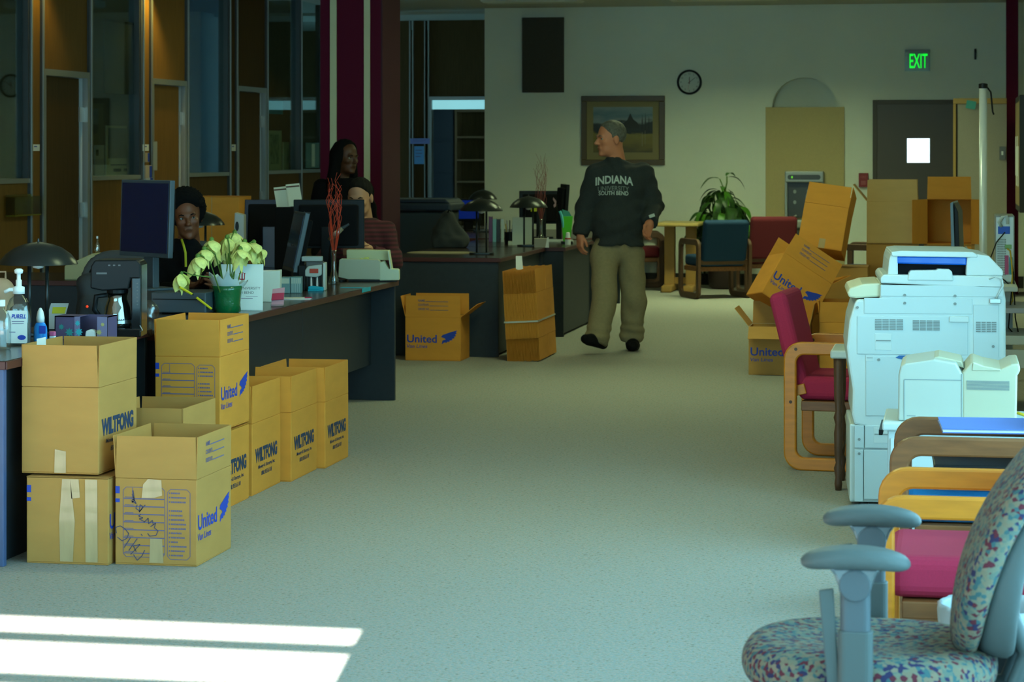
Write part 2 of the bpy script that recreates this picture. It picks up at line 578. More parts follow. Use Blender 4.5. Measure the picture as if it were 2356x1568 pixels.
# rooms behind the partition
ow = MB()
ow.box(XO - .2, XO, Y_FRONT, 15.2, 0, CEIL_Z)
ow.box(XO - .2, XO, 15.2, YB + 3, 0, .8); ow.box(XO - .2, XO, 15.2, YB + 3, 2.6, CEIL_Z)
OB = [pb(80), pb(336), pb(534), pb(700)]
wins = [(OB[0] + .1, OB[0] + .8), (OB[1] + .15, OB[1] + 1.0), (OB[2] + .1, OB[2] + .8), (27.0, 28.5)]
ys_ = [15.2] + [v for w_ in wins for v in w_] + [YB + 3]
for y0, y1 in zip(ys_[0::2], ys_[1::2]):
    ow.box(XO - .2, XO, y0, y1, .8, 2.6)
struct(ow.build('wall_outer', M_skylit))
for i, yy in enumerate((pb(80), pb(336), pb(534), pb(700))):
    struct(MB().box(XO, PA - TP, yy - .05, yy + .05, 0, CEIL_Z).build('wall_office_%d' % (i + 1), M_wood_d if i != 2 else mat('blue_daylit_wall', (.07, .13, .22), .8)))  # third divider: blue daylight on it is put into the wall colour

# wall at the end of the passage: dark panels, aluminium posts, a doorway with a lit transom
def qb(x, y): return on_b(x, y, YB)
ew = thing('wall_passage_end', None, None, (0, YB, 0)); struct(ew)
zt = qb(1000, 47)[1]
def ebox(name, m, x0, x1, z0, z1, d0, d1, parent=None):
    return MB().box(qb(x0, 343)[0], qb(x1, 343)[0], d0, d1, z0, z1).build(name, m, parent or ew)
zl = qb(1050, 222)[1]
ebox('panel', M_wood_d, 860, 943, 0, zt, 0, .08)
ebox('panel', M_wood_d, 950, 980, 0, zt, .01, .08)
ebox('panel', M_wood_d, 986, 1190, zl, zt, 0, .08)
for x0, x1 in ((942.5, 945), (949.5, 952), (977, 979), (985.5, 988)):
    ebox('mullion', M_alu, x0, x1, 0, zt, -.03, .02)
struct(MB().box(XO, XW0 + .12, YB - 1.3, YB + .1, zt, CEIL_Z).build('trim_1', M_ceiling))
d4 = thing('door_4', None, None, (0, YB, 0)); struct(d4)
ebox('door_frame', M_alu, 987, 994, 0, zl, -.03, .08, d4)
ebox('door_frame', M_alu, 994, 1190, qb(1050, 230)[1], zl, -.03, .08, d4)
MB().box(qb(994, 0)[0], qb(1190, 0)[0], .03, .05, qb(1050, 251)[1], qb(1050, 230)[1]).build('transom_pane', mat('lit_transom', (.5, .8, .8), .5, emit=(.30, .72, .78), estr=.75), d4)
# room behind that doorway
rb = MB(); rb.box(XO, XW0 + 1.5, YB + 2.9, YB + 3.1, 0, CEIL_Z); rb.box(XW0 + 1.4, XW0 + 1.5, YB, YB + 3, 0, CEIL_Z)
struct(rb.build('wall_store_room', M_wood_d))

# ------------------------------------------------------------------ maroon pillars
pc = px(737, 280); pillar_x0, pillar_y0 = pc[0], pc[1]
pillar_x1 = on_b(876, 343, pillar_y0)[0]
pil = thing('pillar', None, None, ((pillar_x0 + pillar_x1) / 2, pillar_y0, 0)); struct(pil)
hw = (pillar_x1 - pillar_x0) / 2; PD = .62
MB().box(-hw, hw, 0, PD, 0, CEIL_Z).build('shaft', M_maroon, pil)
for xa, xb in ((760, 775), (838, 852)):
    a0 = on_b(xa, 343, pillar_y0)[0] - (pillar_x0 + pillar_x1) / 2; a1 = on_b(xb, 343, pillar_y0)[0] - (pillar_x0 + pillar_x1) / 2
    MB().box(a0, a1, -.012, 0, 0, CEIL_Z).build('stripe', M_cream, pil)
MB().box(hw, hw + .015, .0, PD, 0, CEIL_Z).build('side_panel', M_maroon_g, pil)
rp0 = on_b(2316, 343, 25.6)[0]
p2_ = thing('pillar', None, None, (0, 25.6, 0)); struct(p2_)
MB().box(rp0, on_b(2343, 343, 25.6)[0], 0, .35, 0, CEIL_Z).build('shaft', M_maroon, p2_)

# ------------------------------------------------------------------ ceiling light fixtures
M_lens = mat('light_lens', (.7, .7, .6), .5, emit=(1, 1, .7), estr=.5)
M_lens_off = mat('light_lens_unlit', (.5, .5, .4), .5)
M_fix = mat('fixture_housing', (.5, .5, .44), .5)
def fixture(a, b, power, label, w=1.2, l=.32, col=(1.0, .95, .60), spread=180):
    t = thing('ceiling_light', label, 'ceiling light', (a, b, CEIL_Z), group='fluorescent fixtures on the ceiling')
    MB().box(-w / 2, w / 2, -l / 2, l / 2, -.075, 0).build('housing', M_fix, t, .01)
    MB().box(-w / 2 + .02, w / 2 - .02, -l / 2 + .02, l / 2 - .02, -.083, -.07).build('lens', M_lens if power else M_lens_off, t)
    if power:
        ld = bpy.data.lights.new('fluorescent', 'AREA'); ld.shape = 'RECTANGLE'; ld.size = w - .05; ld.size_y = l - .05
        ld.energy = power; ld.color = col; ld.spread = R(spread)
        lo = bpy.data.objects.new('tube_light', ld); C.objects.link(lo); lo.parent = t; lo.location = (0, 0, -.09)
    return t
LC = (.80, 1.0, .50)
for i, (x0, x1) in enumerate(((1112, 1340), (1540, 1790), (1985, 2235))):
    yb = 24.6
    a0 = on_b(x0, 0, yb)[0]; a1 = on_b(x1, 0, yb)[0]
    fixture((a0 + a1) / 2, yb, 0, ['unlit ceiling fixture above the left end of the far wall', 'unlit ceiling fixture above the wall clock', 'unlit ceiling fixture above the exit sign'][i], a1 - a0)
fixture(-2.0, 23.7, 84, 'lit fluorescent fixture above the walking man', col=LC, spread=152)
fixture(-5.6, 20.6, 7, 'lit fluorescent fixture above the maroon pillar', col=LC)
fixture(-2.0, 15.0, 46, 'lit fluorescent fixture over the middle of the carpet', col=LC)
fixture(-2.2, 19.4, 34, 'added unseen fluorescent fixture between the walking man and the far wall', col=LC)  # added lamp, brightens the far carpet
fixture(-5.4, 13.5, 5, 'lit fluorescent fixture over the service desks', col=LC)
fixture(-1.6, 9.5, 33, 'lit fluorescent fixture over the copier aisle', col=LC)
def downlight(a, b, power, label):
    t = thing('downlight', label, 'ceiling light', (a, b, CEIL_Z), group='recessed downlights along the office partition')
    MB().lathe([(.09, -.012), (.09, 0), (.07, 0), (.07, -.012)], 20, cap=False).build('rim', M_alu, t)
    ld = bpy.data.lights.new('downlight', 'SPOT'); ld.energy = power; ld.color = (1.0, .80, .16); ld.spot_size = R(100); ld.spot_blend = .6
    ld.shadow_soft_size = .06
    lo = bpy.data.objects.new('downlight_bulb', ld); C.objects.link(lo); lo.parent = t; lo.location = (0, 0, -.03)
downlight(PA + .22, pb(82), 26, 'recessed downlight over the first office door')
downlight(PA + .20, pb(334), 60, 'recessed downlight over the second office door')
downlight(PA - .9, pb(660), 22, 'recessed downlight inside the farthest glazed office')

# ------------------------------------------------------------------ cardboard cartons
M_card = mat('cardboard', (.49, .25, .062), .8, noise=.07, nscale=5, bump=.06, bscale=260, stretch=(1, 1, 3))
M_card2 = mat('cardboard_warm', (.70, .29, .036), .8, noise=.07, nscale=5, bump=.06, bscale=260, stretch=(1, 1, 3))
M_card_pale = mat('cardboard_pale', (.62, .40, .15), .8, noise=.06, nscale=5, bump=.06, bscale=260, stretch=(1, 1, 3))
M_card_in = mat('cardboard_edge', (.34, .20, .07), .85, noise=.1, nscale=20)
M_blue = mat('blue_ink', (.015, .055, .42), .6)
M_navy = mat('navy_ink', (.02, .045, .10), .6)
M_purp = mat('violet_ink', (.14, .12, .24), .7)
M_pen = mat('marker_ink', (.06, .06, .12), .6)
M_tape = mat('packing_tape', (.52, .37, .19), .16, coat=.4, noise=.12, nscale=25, stretch=(1, 1, .2))
BIRD = [(.05, .02), (.10, .28), (.30, .36), (.22, .44), (.02, .52), (.10, .66), (.30, .74), (.62, .88), (1.0, 1.0), (.90, .86), (.97, .80), (.85, .70),
        (.92, .62), (.78, .54), (.84, .46), (.66, .40), (.70, .32), (.52, .28), (.54, .20), (.38, .20), (.36, .12), (.22, .14)]

def prn_united(p, M, w):
    k = w / .416
    T = lambda x, z: M @ Matrix.Translation((x, z, 0))
    letters('United', M_blue, p, T(-.082 * k, .160), width=.225 * k, height=.058, bold=.02)
    letters('Van Lines', M_blue, p, T(-.118 * k, .106), width=.155 * k, height=.026, shear=.2, bold=.006)
    marks([[(.060 * k + u * .125 * k, .120 + v * .105) for u, v in BIRD]], M_blue, p, M, 'eagle_emblem')
def prn_wiltfong(p, M, w):
    T = lambda x, z: M @ Matrix.Translation((x, z, 0))
    letters('WILTFONG', M_navy, p, T(-.005, .172), width=.345, height=.066, bold=.055)
    letters('Moving & Storage, Inc.', M_navy, p, T(.0, .115), width=.265, height=.022, shear=.2, bold=.02)
    letters('800.955.6118', M_navy, p, T(.0, .085), width=.165, height=.020, shear=.2, bold=.02)
def prn_lines(p, M, w):
    T = lambda x, z: M @ Matrix.Translation((x, z, 0))
    for i, (s_, lw) in enumerate((('NAME', .05), ('CONTENTS', .08), ('ORDER NO.', .085))):
        z = .122 - .031 * i
        letters(s_, M_purp, p, T(-.11, z), width=lw, height=.017, bold=.02, align='LEFT')
        marks([rect(-.11 + lw + .005, z - .009, .115, z - .005)], M_purp, p, M, 'rule')
def prn_form(p, M, w, h):
    ps = []
    def frame(x0, z0, x1, z1, t=.0022, r=.012):
        path = [(x0 + r, z0), (x1 - r, z0), (x1, z0 + r), (x1, z1 - r), (x1 - r, z1), (x0 + r, z1), (x0, z1 - r), (x0, z0 + r), (x0 + r, z0)]
        ps.extend(stroke(path, t))
    xl, xm, xr = -.40 * w, .13 * w, .42 * w
    frame(xl, .03, xm - .006, .29); frame(xm + .004, .025, xr, .285)
    for i in range(8):
        z = .245 - .029 * i
        ps.append(rect(xl + .002, z, xm - .008, z + .004)); ps.append(rect(xl + .006, z + .006, xl + .04, z + .0085))
    ps.append(rect(xl + .035, .25, xl + .037, .288))
    rr = random.Random(3)
    for i in range(15):
        z = .268 - .0165 * i
        if i == 3: continue
        ps.append(rect(xm + .010, z, xm + .014, z + .006))
        x = xm + .018; end = xm + .045 + rr.random() * .035
        while x < end:
            q = .003 + rr.random() * .004; ps.append(rect(x, z, x + q, z + .006)); x += q + .0015
    marks(ps, M_purp, p, M, 'printed_form')
def prn_bars(p, M, w, h):
    marks([rect(-w / 2 + .001, .265, -w / 2 + .018, .292), rect(-w / 2 + .001, .232, -w / 2 + .018, .246)], M_blue, p, M, 'blue_bars')

def carton(label, cx, cy, z0=0.0, w=.32, l=.416, h=.32, fl=.158, rz=0.0, flaps=None, prints=(), m=None, rot=None, name='moving_box', group='cardboard moving boxes', tapes=()):
    """open carton (flaps: side -> tilt outwards in degrees, 0 upright) or, with flaps None, a closed one"""
    m = m or M_card
    t = thing(name, label, 'box', (cx, cy, z0), rz, group, rot)
    b = MB(); T = .005
    b.box(-w / 2, w / 2, -l / 2, l / 2, 0, T)
    b.box(-w / 2, w / 2, -l / 2, -l / 2 + T, T, h); b.box(-w / 2, w / 2, l / 2 - T, l / 2, T, h)
    b.box(-w / 2, -w / 2 + T, -l / 2 + T, l / 2 - T, T, h); b.box(w / 2 - T, w / 2, -l / 2 + T, l / 2 - T, T, h)
    b.build('body', m, t, .002, 1)
    fo = {}
    geo = {'front': (w, (0, -l / 2, h), 0), 'right': (l, (w / 2, 0, h), 90), 'back': (w, (0, l / 2, h), 180), 'left': (l, (-w / 2, 0, h), -90)}
    if flaps is None:
        for s_, ln in (('front', l / 2), ('back', l / 2)):
            ww, o, r = geo[s_]
            MB().box(-ww / 2, ww / 2, 0, .004, 0, ln - .002).build('flap', m, t, loc=o, rot=(R(-90), 0, R(r)))
    else:
        for s_, ang in flaps.items():
            ww, o, r = geo[s_]
            q = MB().prism([(-ww / 2 + .002, .0016), (ww / 2 - .002, .0016), (ww / 2 - .006, fl), (-ww / 2 + .006, fl)], -.004, 0, frame_mat((0, 0, 0), (1, 0, 0), (0, 0, 1)))
            fo[s_] = q.build('flap', m, t, loc=o, rot=(R(ang), 0, R(r)))
    for side, what in prints:
        if side.startswith('flap_'):
            f = fo[side[5:]]
            prn_lines(f, frame_mat((0, 0, 0), (1, 0, 0), (0, 0, 1)), w)
            continue
        xd, up = FACES[side]
        o = {'front': (0, -l / 2, 0), 'back': (0, l / 2, 0), 'right': (w / 2, 0, 0), 'left': (-w / 2, 0, 0)}[side]
        M = frame_mat(o, xd, up); fw = w if side in ('front', 'back') else l
        if what == 'united': prn_united(t, M, fw)
        elif what == 'wiltfong': prn_wiltfong(t, M, fw)
        elif what == 'form': prn_form(t, M, fw, h); prn_bars(t, M, fw, h)
        elif what == 'bars': prn_bars(t, M, fw, h)
    for side, poly in tapes:
        xd, up = FACES[side]
        o = {'front': (0, -l / 2, 0), 'right': (w / 2, 0, 0), 'left': (-w / 2, 0, 0)}[side]
        marks([poly], M_tape, t, frame_mat(o, xd, up), 'packing_tape', .0018)
    return t, fo

UP = dict(front=0, right=0, back=0, left=0)
# near stack by the desk
carton('sealed box with long strips of packing tape, bottom of the nearest stack', -3.262, 8.52, 0, .322, .416, .325, prints=[('front', 'bars'), ('right', 'united')],
       tapes=[('front', [(-.020, .318), (.012, .318), (.030, .160), (.022, .010), (-.028, .010), (-.032, .160)]), ('front', [(.070, .318), (.118, .318), (.120, .01), (.072, .01)]),
              ('front', [(.012, .318), (.045, .318), (.050, .25), (.016, .245)])])
t3, f3 = carton('tall open box with blank front, standing on top of the taped box', -3.303, 8.55, .332, .305, .416, .325, flaps=dict(front=2, right=1, back=0, left=1),
       prints=[('right', 'wiltfong')], tapes=[('front', [(-.022, .004), (.024, .004), (.024, .085), (-.020, .092)])])
MB().box(-.045, .045, .0045, .0055, .105, .168).build('barcode_label', M_white, f3['left'], loc=(.02, 0, 0))
t1, _ = carton('open box with scribbled form and large blue eagle print, nearest to the sunlit carpet', -2.927, 8.555, 0, .318, .42, .322, flaps=dict(front=-1, right=1, back=0, left=4),
       prints=[('front', 'form'), ('right', 'united'), ('flap_right', 'lines')],
       tapes=[('front', [(-.055, .250), (-.005, .252), (.025, .262), (.022, .318), (-.03, .322), (-.05, .30)]), ('front', [(-.025, .01), (.03, .01), (.025, .10), (-.022, .10)])])
# scribbled marker writing across the form
Mf = frame_mat((0, -.21, 0), (1, 0, 0), (0, 0, 1))
def sx(x, y): return (-.159 + (x - 35) / 860 * .318, (1510 - y) / 915 * .322)
scr = [[(225, 720), (240, 830), (215, 850), (235, 800), (215, 760)], [(205, 830), (260, 860), (240, 820), (215, 815)], [(270, 870), (255, 910), (300, 940), (330, 890), (300, 870), (290, 950), (355, 870)],
       [(310, 970), (285, 990), (330, 1010), (290, 1020), (350, 1050)], [(340, 1060), (385, 1010), (390, 1070), (430, 1030), (440, 1080)], [(410, 1100), (465, 1060), (450, 1110), (490, 1140), (470, 1190), (400, 1200), (380, 1170)],
       [(50, 1180), (40, 1120), (90, 1100), (140, 1130), (180, 1180), (160, 1230), (110, 1260), (60, 1220)], [(130, 1330), (200, 1220)], [(180, 1360), (270, 1230)], [(200, 1400), (300, 1290), (230, 1310), (260, 1370)],
       [(230, 1400), (270, 1460), (320, 1410), (350, 1350)], [(310, 1180), (325, 1200)]]
ps = []
for q in scr: ps += stroke([sx(*p) for p in q], .0032)
marks(ps, M_pen, t1, Mf, 'handwriting', .0022)
carton('open box squeezed between the scribbled box and the tall eagle box', -3.152, 9.05, 0, .325, .42, .37, flaps=dict(front=-3, right=0, back=3, left=2),
       tapes=[('right', [(-.21, .34), (-.12, .34), (-.12, .37), (-.21, .37)])])
carton('company-lettered box hidden under the tall eagle box', -3.235, 9.83, 0, .295, .42, .335, prints=[('right', 'wiltfong')], m=M_card2)
carton('upright open eagle box with printed form, stacked against the desk', -3.232, 9.83, .342, .29, .42, .32, flaps=dict(front=1, right=0, back=4, left=3),
       prints=[('front', 'form'), ('right', 'united'), ('flap_right', 'lines')], m=M_card2)
for i, (xc, yc, fl_, lab) in enumerate(((-3.245, 10.31, dict(front=2, right=0, back=6, left=9), 'first of the three lettered boxes in a row along the desk, nearest the camera'),
                                        (-3.20, 10.78, dict(front=-2, right=0, back=2, left=12), 'middle of the three lettered boxes in a row along the desk'),
                                        (-3.165, 11.25, dict(front=0, right=0, back=0, left=4), 'farthest of the three lettered boxes in a row along the desk'))):
    carton(lab, xc, yc, 0, .315, .445, .322, .168, flaps=fl_, prints=[('right', 'wiltfong')], m=M_card2)
# by the second desk
carton('open eagle box with torn tilted flaps in front of the second desk', -3.765, 16.96, 0, .415, .32, .318, flaps=dict(front=0, right=52, back=4, left=14),
       prints=[('front', 'united'), ('flap_front', 'lines')], m=M_card2)
# strapped bundle of flattened cartons
bd = thing('flat_carton_bundle', 'strapped bundle of flattened cartons standing on edge beside the second desk', 'box bundle', (-3.10, 17.22, 0), 0, None, rot=(0, R(-3.2), 0))
fm = MB()
for k in (-1, 1):
    xx = k * .0042
    fm.box(xx - .0024, xx + .0024, -.365, .365, .165, .495)
    for y0, y1 in ((-.365, .046), (.05, .365)):
        fm.box(xx - .0012, xx + .0012, y0 + .004, y1, .0, .163); fm.box(xx - .0012, xx + .0012, y0 + .004, y1, .497, .665)
fme = fm.mesh('flat_carton')
for i in range(14):
    xx = -.115 + i * .0178
    q = put('flat_carton', fme if i == 0 else fme, None, bd)
    if i == 0: fme.materials.append(M_card2)
    q.location = (xx, 0, 0)
    if i % 3 == 1: q.location.z = .004
sp = MB(); sp.box(-.128, .128, -.372, -.368, .285, .297); sp.box(.124, .128, -.372, .372, .285, .297); sp.box(-.128, -.124, -.372, .372, .285, .297); sp.box(-.128, .128, .368, .372, .285, .297)
sp.build('strap', mat('white_strap', (.5, .5, .46), .5), bd)
pt = MB(); pt.prism([(-.03, 0), (.025, 0), (.018, .11), (-.028, .112)], 0, .001, frame_mat((-.02, -.2, .655), (1, 0, 0), (0, .15, 1)))
pt.build('paper_tag', M_white, bd)
# heap on the right, behind the copier
carton('open eagle box on the carpet at the left foot of the heap', -1.19, 16.32, 0, .416, .32, .33, flaps=dict(front=118, back=0, left=38, right=12), prints=[('front', 'united')], m=M_card)
carton('open carton on the carpet half hidden behind the red chair', -.70, 16.45, 0, .44, .36, .36, .14, flaps=dict(front=5, back=2, left=4, right=10), m=M_card2)
carton('sealed carton lying low behind the leaning boxes', -.86, 17.25, 0, .46, .40, .36, m=M_card)
carton('sealed carton with dark tape marks below the tipped box', -.84, 17.25, .362, .44, .38, .34, m=M_card, tapes=[('front', [(-.16, .20), (-.13, .20), (-.13, .33), (-.16, .33)]), ('front', [(-.10, .20), (-.06, .20), (-.06, .33), (-.10, .33)])])
carton('box tipped backwards with its taped underside showing, top of the left heap', -.955, 17.10, .80, .32, .32, .32, rot=(R(-16), R(8), R(-4)), flaps=dict(front=-4, back=3, left=-4, right=3), m=M_card2,
       tapes=[('front', [(-.01, .0), (.035, .0), (.035, .07), (-.01, .07)])])
carton('eagle box leaning sideways on its corner against the heap', -1.22, 16.45, .43, .416, .30, .33, rot=(R(-8), R(33), R(22)), flaps=dict(front=2, back=6, right=35), prints=[('front', 'united'), ('flap_front', 'lines')], m=M_card2)
ex, ey = px(2053, 302)
ey += .17
for lab, z, w_, h_ in (('large sealed carton at the bottom of the tall right stack', 0, .39, .415), ('large sealed carton in the middle of the tall right stack', .418, .39, .41)):
    carton(lab, ex, ey, z, w_, .38, h_, m=M_card)
carton('open pale carton on top of the tall right stack', ex, ey, .832, .385, .36, .32, .165, flaps=dict(front=-2, back=0, left=40, right=-4), m=M_card_pale, prints=[('left', 'united')])
gx, gy = px(2184, 302)
gy += .17
for lab, z in (('large sealed carton under the dark open box by the door', 0), ('upper sealed carton under the dark open box by the door', .412)):
    carton(lab, gx, gy, z, .38, .38, .41, m=M_card)
carton('box lying with its dark open inside and spread flaps towards the camera, before the door', gx, gy + .16, .825 + .174, .335, .345, .34, .17, rot=(R(90), 0, 0), flaps=dict(front=70, back=86, left=40, right=42), m=M_card2)

# ------------------------------------------------------------------ service desks
M_lam = mat('charcoal_laminate', (.028, .036, .045), .5, spec=.3, noise=.08, nscale=30)
M_lam_d = mat('charcoal_laminate_edge', (.014, .018, .024), .5)
M_dtop = mat('dark_desktop', (.045, .030, .026), .22, noise=.1, nscale=15, stretch=(1, .2, 1))
M_dedge = mat('maroon_edge', (.07, .018, .016), .4)
M_lam_lit = mat('laminate_blue_lit', (.06, .10, .22), .42, noise=.05, nscale=20)  # charcoal end panel with the blue daylight put into its colour
DH = .74
def desk(label, x0, x1, y0, y1, recess=.16, seams=(), lift=.22, mp=None, mg=None, h=DH, near_full=False):
    t = thing('desk', label, 'desk', ((x0 + x1) / 2, (y0 + y1) / 2, 0), group='dark service desks')
    hx, hy = (x1 - x0) / 2, (y1 - y0) / 2
    MB().box(-hx, hx, -hy, hy, h - .03, h).build('desktop', M_dtop, t, .004)
    MB().box(hx - .001, hx + .006, -hy, hy, h - .032, h - .002).build('edge_band', M_dedge, t, .002)
    MB().box(-hx, hx, -hy - .006, -hy + .001, h - .032, h - .002).build('edge_band', M_dedge, t, .002)
    for k, yy in enumerate((-hy + .01, hy - .04)):
        MB().box(-hx + .01, hx - .012, yy, yy + .03, 0, h - .031).build('gable', (mg or M_lam) if k == 0 else M_lam, t, .003)
    ys = [-hy + .041] + list(seams) + [hy - .041]
    for ya, yb in zip(ys, ys[1:]):
        MB().box(hx - recess - .02, hx - recess, ya + .002, yb - .002, lift, h - .031).build('modesty_panel', mp or M_lam, t, .002)
    return t
desk('charcoal desk end with a maroon edge at the left border of the picture', -4.25, -3.46, 8.20, 9.80, .06, lift=.0, mg=M_lam_lit, mp=M_lam, h=.765)
desk('long charcoal desk with overhanging top behind the row of lettered boxes', -4.02, -3.39, 9.86, 14.14, .16, seams=(.55,))
desk('charcoal desk with the two black lamps, beside the strapped bundle', -4.22, -3.335, 17.16, 19.08, .03, lift=.02)
desk('charcoal desk beyond the lamps, behind the walking man', -4.2, -3.17, 19.12, 20.7, .03, lift=.02)
desk('back office desk holding the upright cardboard carton', -5.75, -4.42, 14.92, 17.0, .05)
desk('back office desk holding the cream label machine', -6.4, -4.95, 13.72, 14.6, .05)
desk('desk behind the lamps near the far wall, with monitors on it', -4.95, -3.3, 20.95, 23.4, .05)

# ------------------------------------------------------------------ wooden armchairs
M_oak = mat('honey_oak', (.60, .20, .012), .38, noise=.14, nscale=8, stretch=(1, 6, 6))
M_oak_d = mat('worn_brown_oak', (.20, .075, .022), .45, noise=.25, nscale=8, stretch=(1, 6, 6))
M_walnut = mat('dark_walnut', (.09, .04, .018), .5, noise=.2, nscale=8)
M_magenta = mat('crimson_fabric', (.40, .018, .065), .9, noise=.08, nscale=180, bump=.25, bscale=600)
M_dkred = mat('dark_red_fabric', (.11, .007, .014), .9, noise=.08, nscale=180)
M_blue_f = mat('blue_fabric', (.004, .032, .08), .9, noise=.08, nscale=180)
M_blue_b = mat('bright_blue_fabric', (.01, .17, .42), .9, noise=.08, nscale=180)
def loop_path(x0, x1, z0, z1, r=.075, n=6):
    p = []
    for cx, cz, a0 in ((x1 - r, z1 - r, 0), (x0 + r, z1 - r, 90), (x0 + r, z0 + r, 180), (x1 - r, z0 + r, 270)):
        for i in range(n + 1):
            a = R(a0 + 90 * i / n); p.append((cx + r * math.cos(a), cz + r * math.sin(a)))
    return p
def loop_mesh(L=.56, H=.62, t=.062, w=.036):
    """closed rounded wooden loop that is arm, post, runner and post in one"""
    o = loop_path(-L / 2, L / 2, 0, H, .085); i = loop_path(-L / 2 + t, L / 2 - t, t, H - t, .040)
    n = len(o); mb = MB()
    vs = [(x, -w / 2, z) for x, z in o] + [(x, -w / 2, z) for x, z in i] + [(x, w / 2, z) for x, z in o] + [(x, w / 2, z) for x, z in i]
    fs = []
    for k in range(n):
        j = (k + 1) % n
        fs += [(k, j, n + j, n + k), (2 * n + j, 2 * n + k, 3 * n + k, 3 * n + j), (k, 2 * n + k, 2 * n + j, j), (n + j, 3 * n + j, 3 * n + k, n + k)]
    return mb.add(vs, fs).mesh('arm_loop')
LOOP = loop_mesh()
def armchair(label, a, b, rz, mf, mw, seat_z=.45, back_top=.86, mb_=None, group='wooden armchairs with loop arms'):
    t = thing('armchair', label, 'chair', (a, b, 0), rz, group)
    for y in (-.285, .285):
        q = put('arm_loop', LOOP.copy(), mw, t, .008, 2); q.location = (0, y, 0)
        for xs, zs in ((-.22, .585), (-.245, .33)):
            MB().lathe([(.008, -.0195), (.008, .0195)], 10, Matrix.Translation((xs, y, zs)) @ Matrix.Rotation(R(90), 4, 'X')).build('bolt', M_walnut, q, loc=(0, -y, 0))
    MB().box(-.22, .24, -.25, .25, seat_z - .115, seat_z).build('seat', mf, t, .035, 4)
    MB().box(-.2, .2, -.268, .268, seat_z - .165, seat_z - .118).build('seat_rail', mw if mw is M_oak_d else M_oak_d, t, .004)
    A = Matrix.Translation((-.21, 0, seat_z - .06)) @ Matrix.Rotation(R(-14), 4, 'Y')
    MB().box(-.045, .045, -.25, .25, .0, back_top - seat_z + .05, A).build('backrest', mb_ or mf, t, .035, 4)
    MB().box(-.03, .03, -.268, .268, -.03, .02, A).build('back_rail', mw, t, .004)
    return t
c1 = px(1955, 467)
armchair('crimson armchair with honey oak loop arms standing alone on the carpet left of the copier', c1[0], c1[1], R(-5), M_magenta, M_oak, back_top=.875)
a0, b0 = px(2020, 825)
armchair('crimson-seated honey oak armchair directly behind the patterned office chair', a0 + .27, b0 + .06, R(180), M_magenta, M_oak)
a0, b0 = px(2058, 688)
armchair('blue-seated worn brown armchair second from the camera along the right wall', a0 + .27, b0 + .05, R(180), M_blue_b, M_oak_d)
a0, b0 = px(1645, 220)
armchair('blue armchair at the small oak table, its back to the camera', a0, b0, R(118), M_blue_f, M_walnut, back_top=.84)
a0, b0 = px(1768, 215)
armchair('dark red armchair beside the blue one, in front of the water cooler', a0, b0, R(105), M_dkred, M_walnut, back_top=.86)
a0, b0 = px(1470, 203)
armchair('dark red armchair behind the walking man at the far side of the oak table', a0, b0, R(10), M_dkred, M_walnut, back_top=.86)
a0, b0 = px(1985, 232)
armchair('blue armchair mostly hidden behind the heap of cartons', a0, b0, R(160), M_blue_f, M_walnut, back_top=.62, seat_z=.40)

# oak table at the far wall
a0, b0 = px(1510, 212); a1, _ = px(1612, 212)
t = thing('oak_table', 'small honey oak trestle table in front of the far wall', 'table', ((a0 + a1) / 2, b0 + .24, 0))
hw_ = (a1 - a0) / 2
MB().box(-hw_, hw_, -.38, .38, .715, .755).build('tabletop', mat('oak_top', (.50, .36, .12), .35), t, .015, 3)
for sx_ in (-1, 1):
    xx = sx_ * (hw_ - .12)
    MB().box(xx - .055, xx + .055, -.06, .06, .07, .715).build('leg', mat('table_oak', (.34, .19, .05), .5), t, .006)
    MB().box(xx - .06, xx + .06, -.34, .34, 0, .075).build('foot', MATS['table_oak'], t, .02, 3)
MB().box(-hw_ + .12, hw_ - .12, -.02, .02, .08, .15).build('stretcher', MATS['table_oak'], t, .004)

# ------------------------------------------------------------------ copier
M_cop = mat('copier_plastic', (.56, .64, .64), .42)
M_cop2 = mat('copier_panel', (.50, .60, .62), .45)
M_slot = mat('vent_dark', (.22, .25, .25), .6)
M_seam = mat('seam_shadow_gap', (.25, .29, .29), .7)
M_bluesheet = mat('blue_film', (.0, .10, .55), .12, coat=.6)
cs = 534.0
ca, cb = px(2122, cs)
cop = thing('photocopier', 'large off-white office photocopier with document feeder, its side to the camera', 'copier', (ca, cb + .30, 0), R(4))
CW = .30                       # half its width, along y
def cxz(x, y): return ((x - 2122) / cs, (1171 - y) / cs)
def cpoly(pts, y0, y1, name, m, bevel=.006, parent=None):
    M = frame_mat((0, 0, 0), (1, 0, 0), (0, 0, 1))
    return MB().prism([cxz(*p) for p in pts], -y1, -y0, M).build(name, m, parent or cop, bevel, 2)
def cpanel(x0, y0, x1, y1, name='side_panel', m=None, proud=.004):
    """a panel standing proud of the side that faces the camera"""
    (xa, za), (xb, zb) = cxz(x0, y1), cxz(x1, y0)
    return MB().box(xa, xb, -CW - proud, -CW + .002, za, zb).build(name, m or M_cop2, cop, .0025, 2)
cpoly([(1945, 978), (1945, 1158), (2290, 1158), (2290, 978)], -CW + .01, CW, 'base_cabinet', M_cop, .008)
cpoly([(1955, 978), (1950, 955), (1952, 900), (1942, 835), (1938, 800), (1944, 740), (1956, 700), (1962, 690), (2014, 690), (2014, 655), (2296, 662), (2300, 690), (2300, 985), (1990, 985)], -CW, CW, 'main_body', M_cop, .010)
cpoly([(2018, 684), (2016, 652), (1975, 655), (1945, 665), (1940, 676), (1944, 686), (1960, 688)], -CW + .02, CW - .05, 'control_panel', mat('panel_cream', (.62, .62, .45), .5), .008)
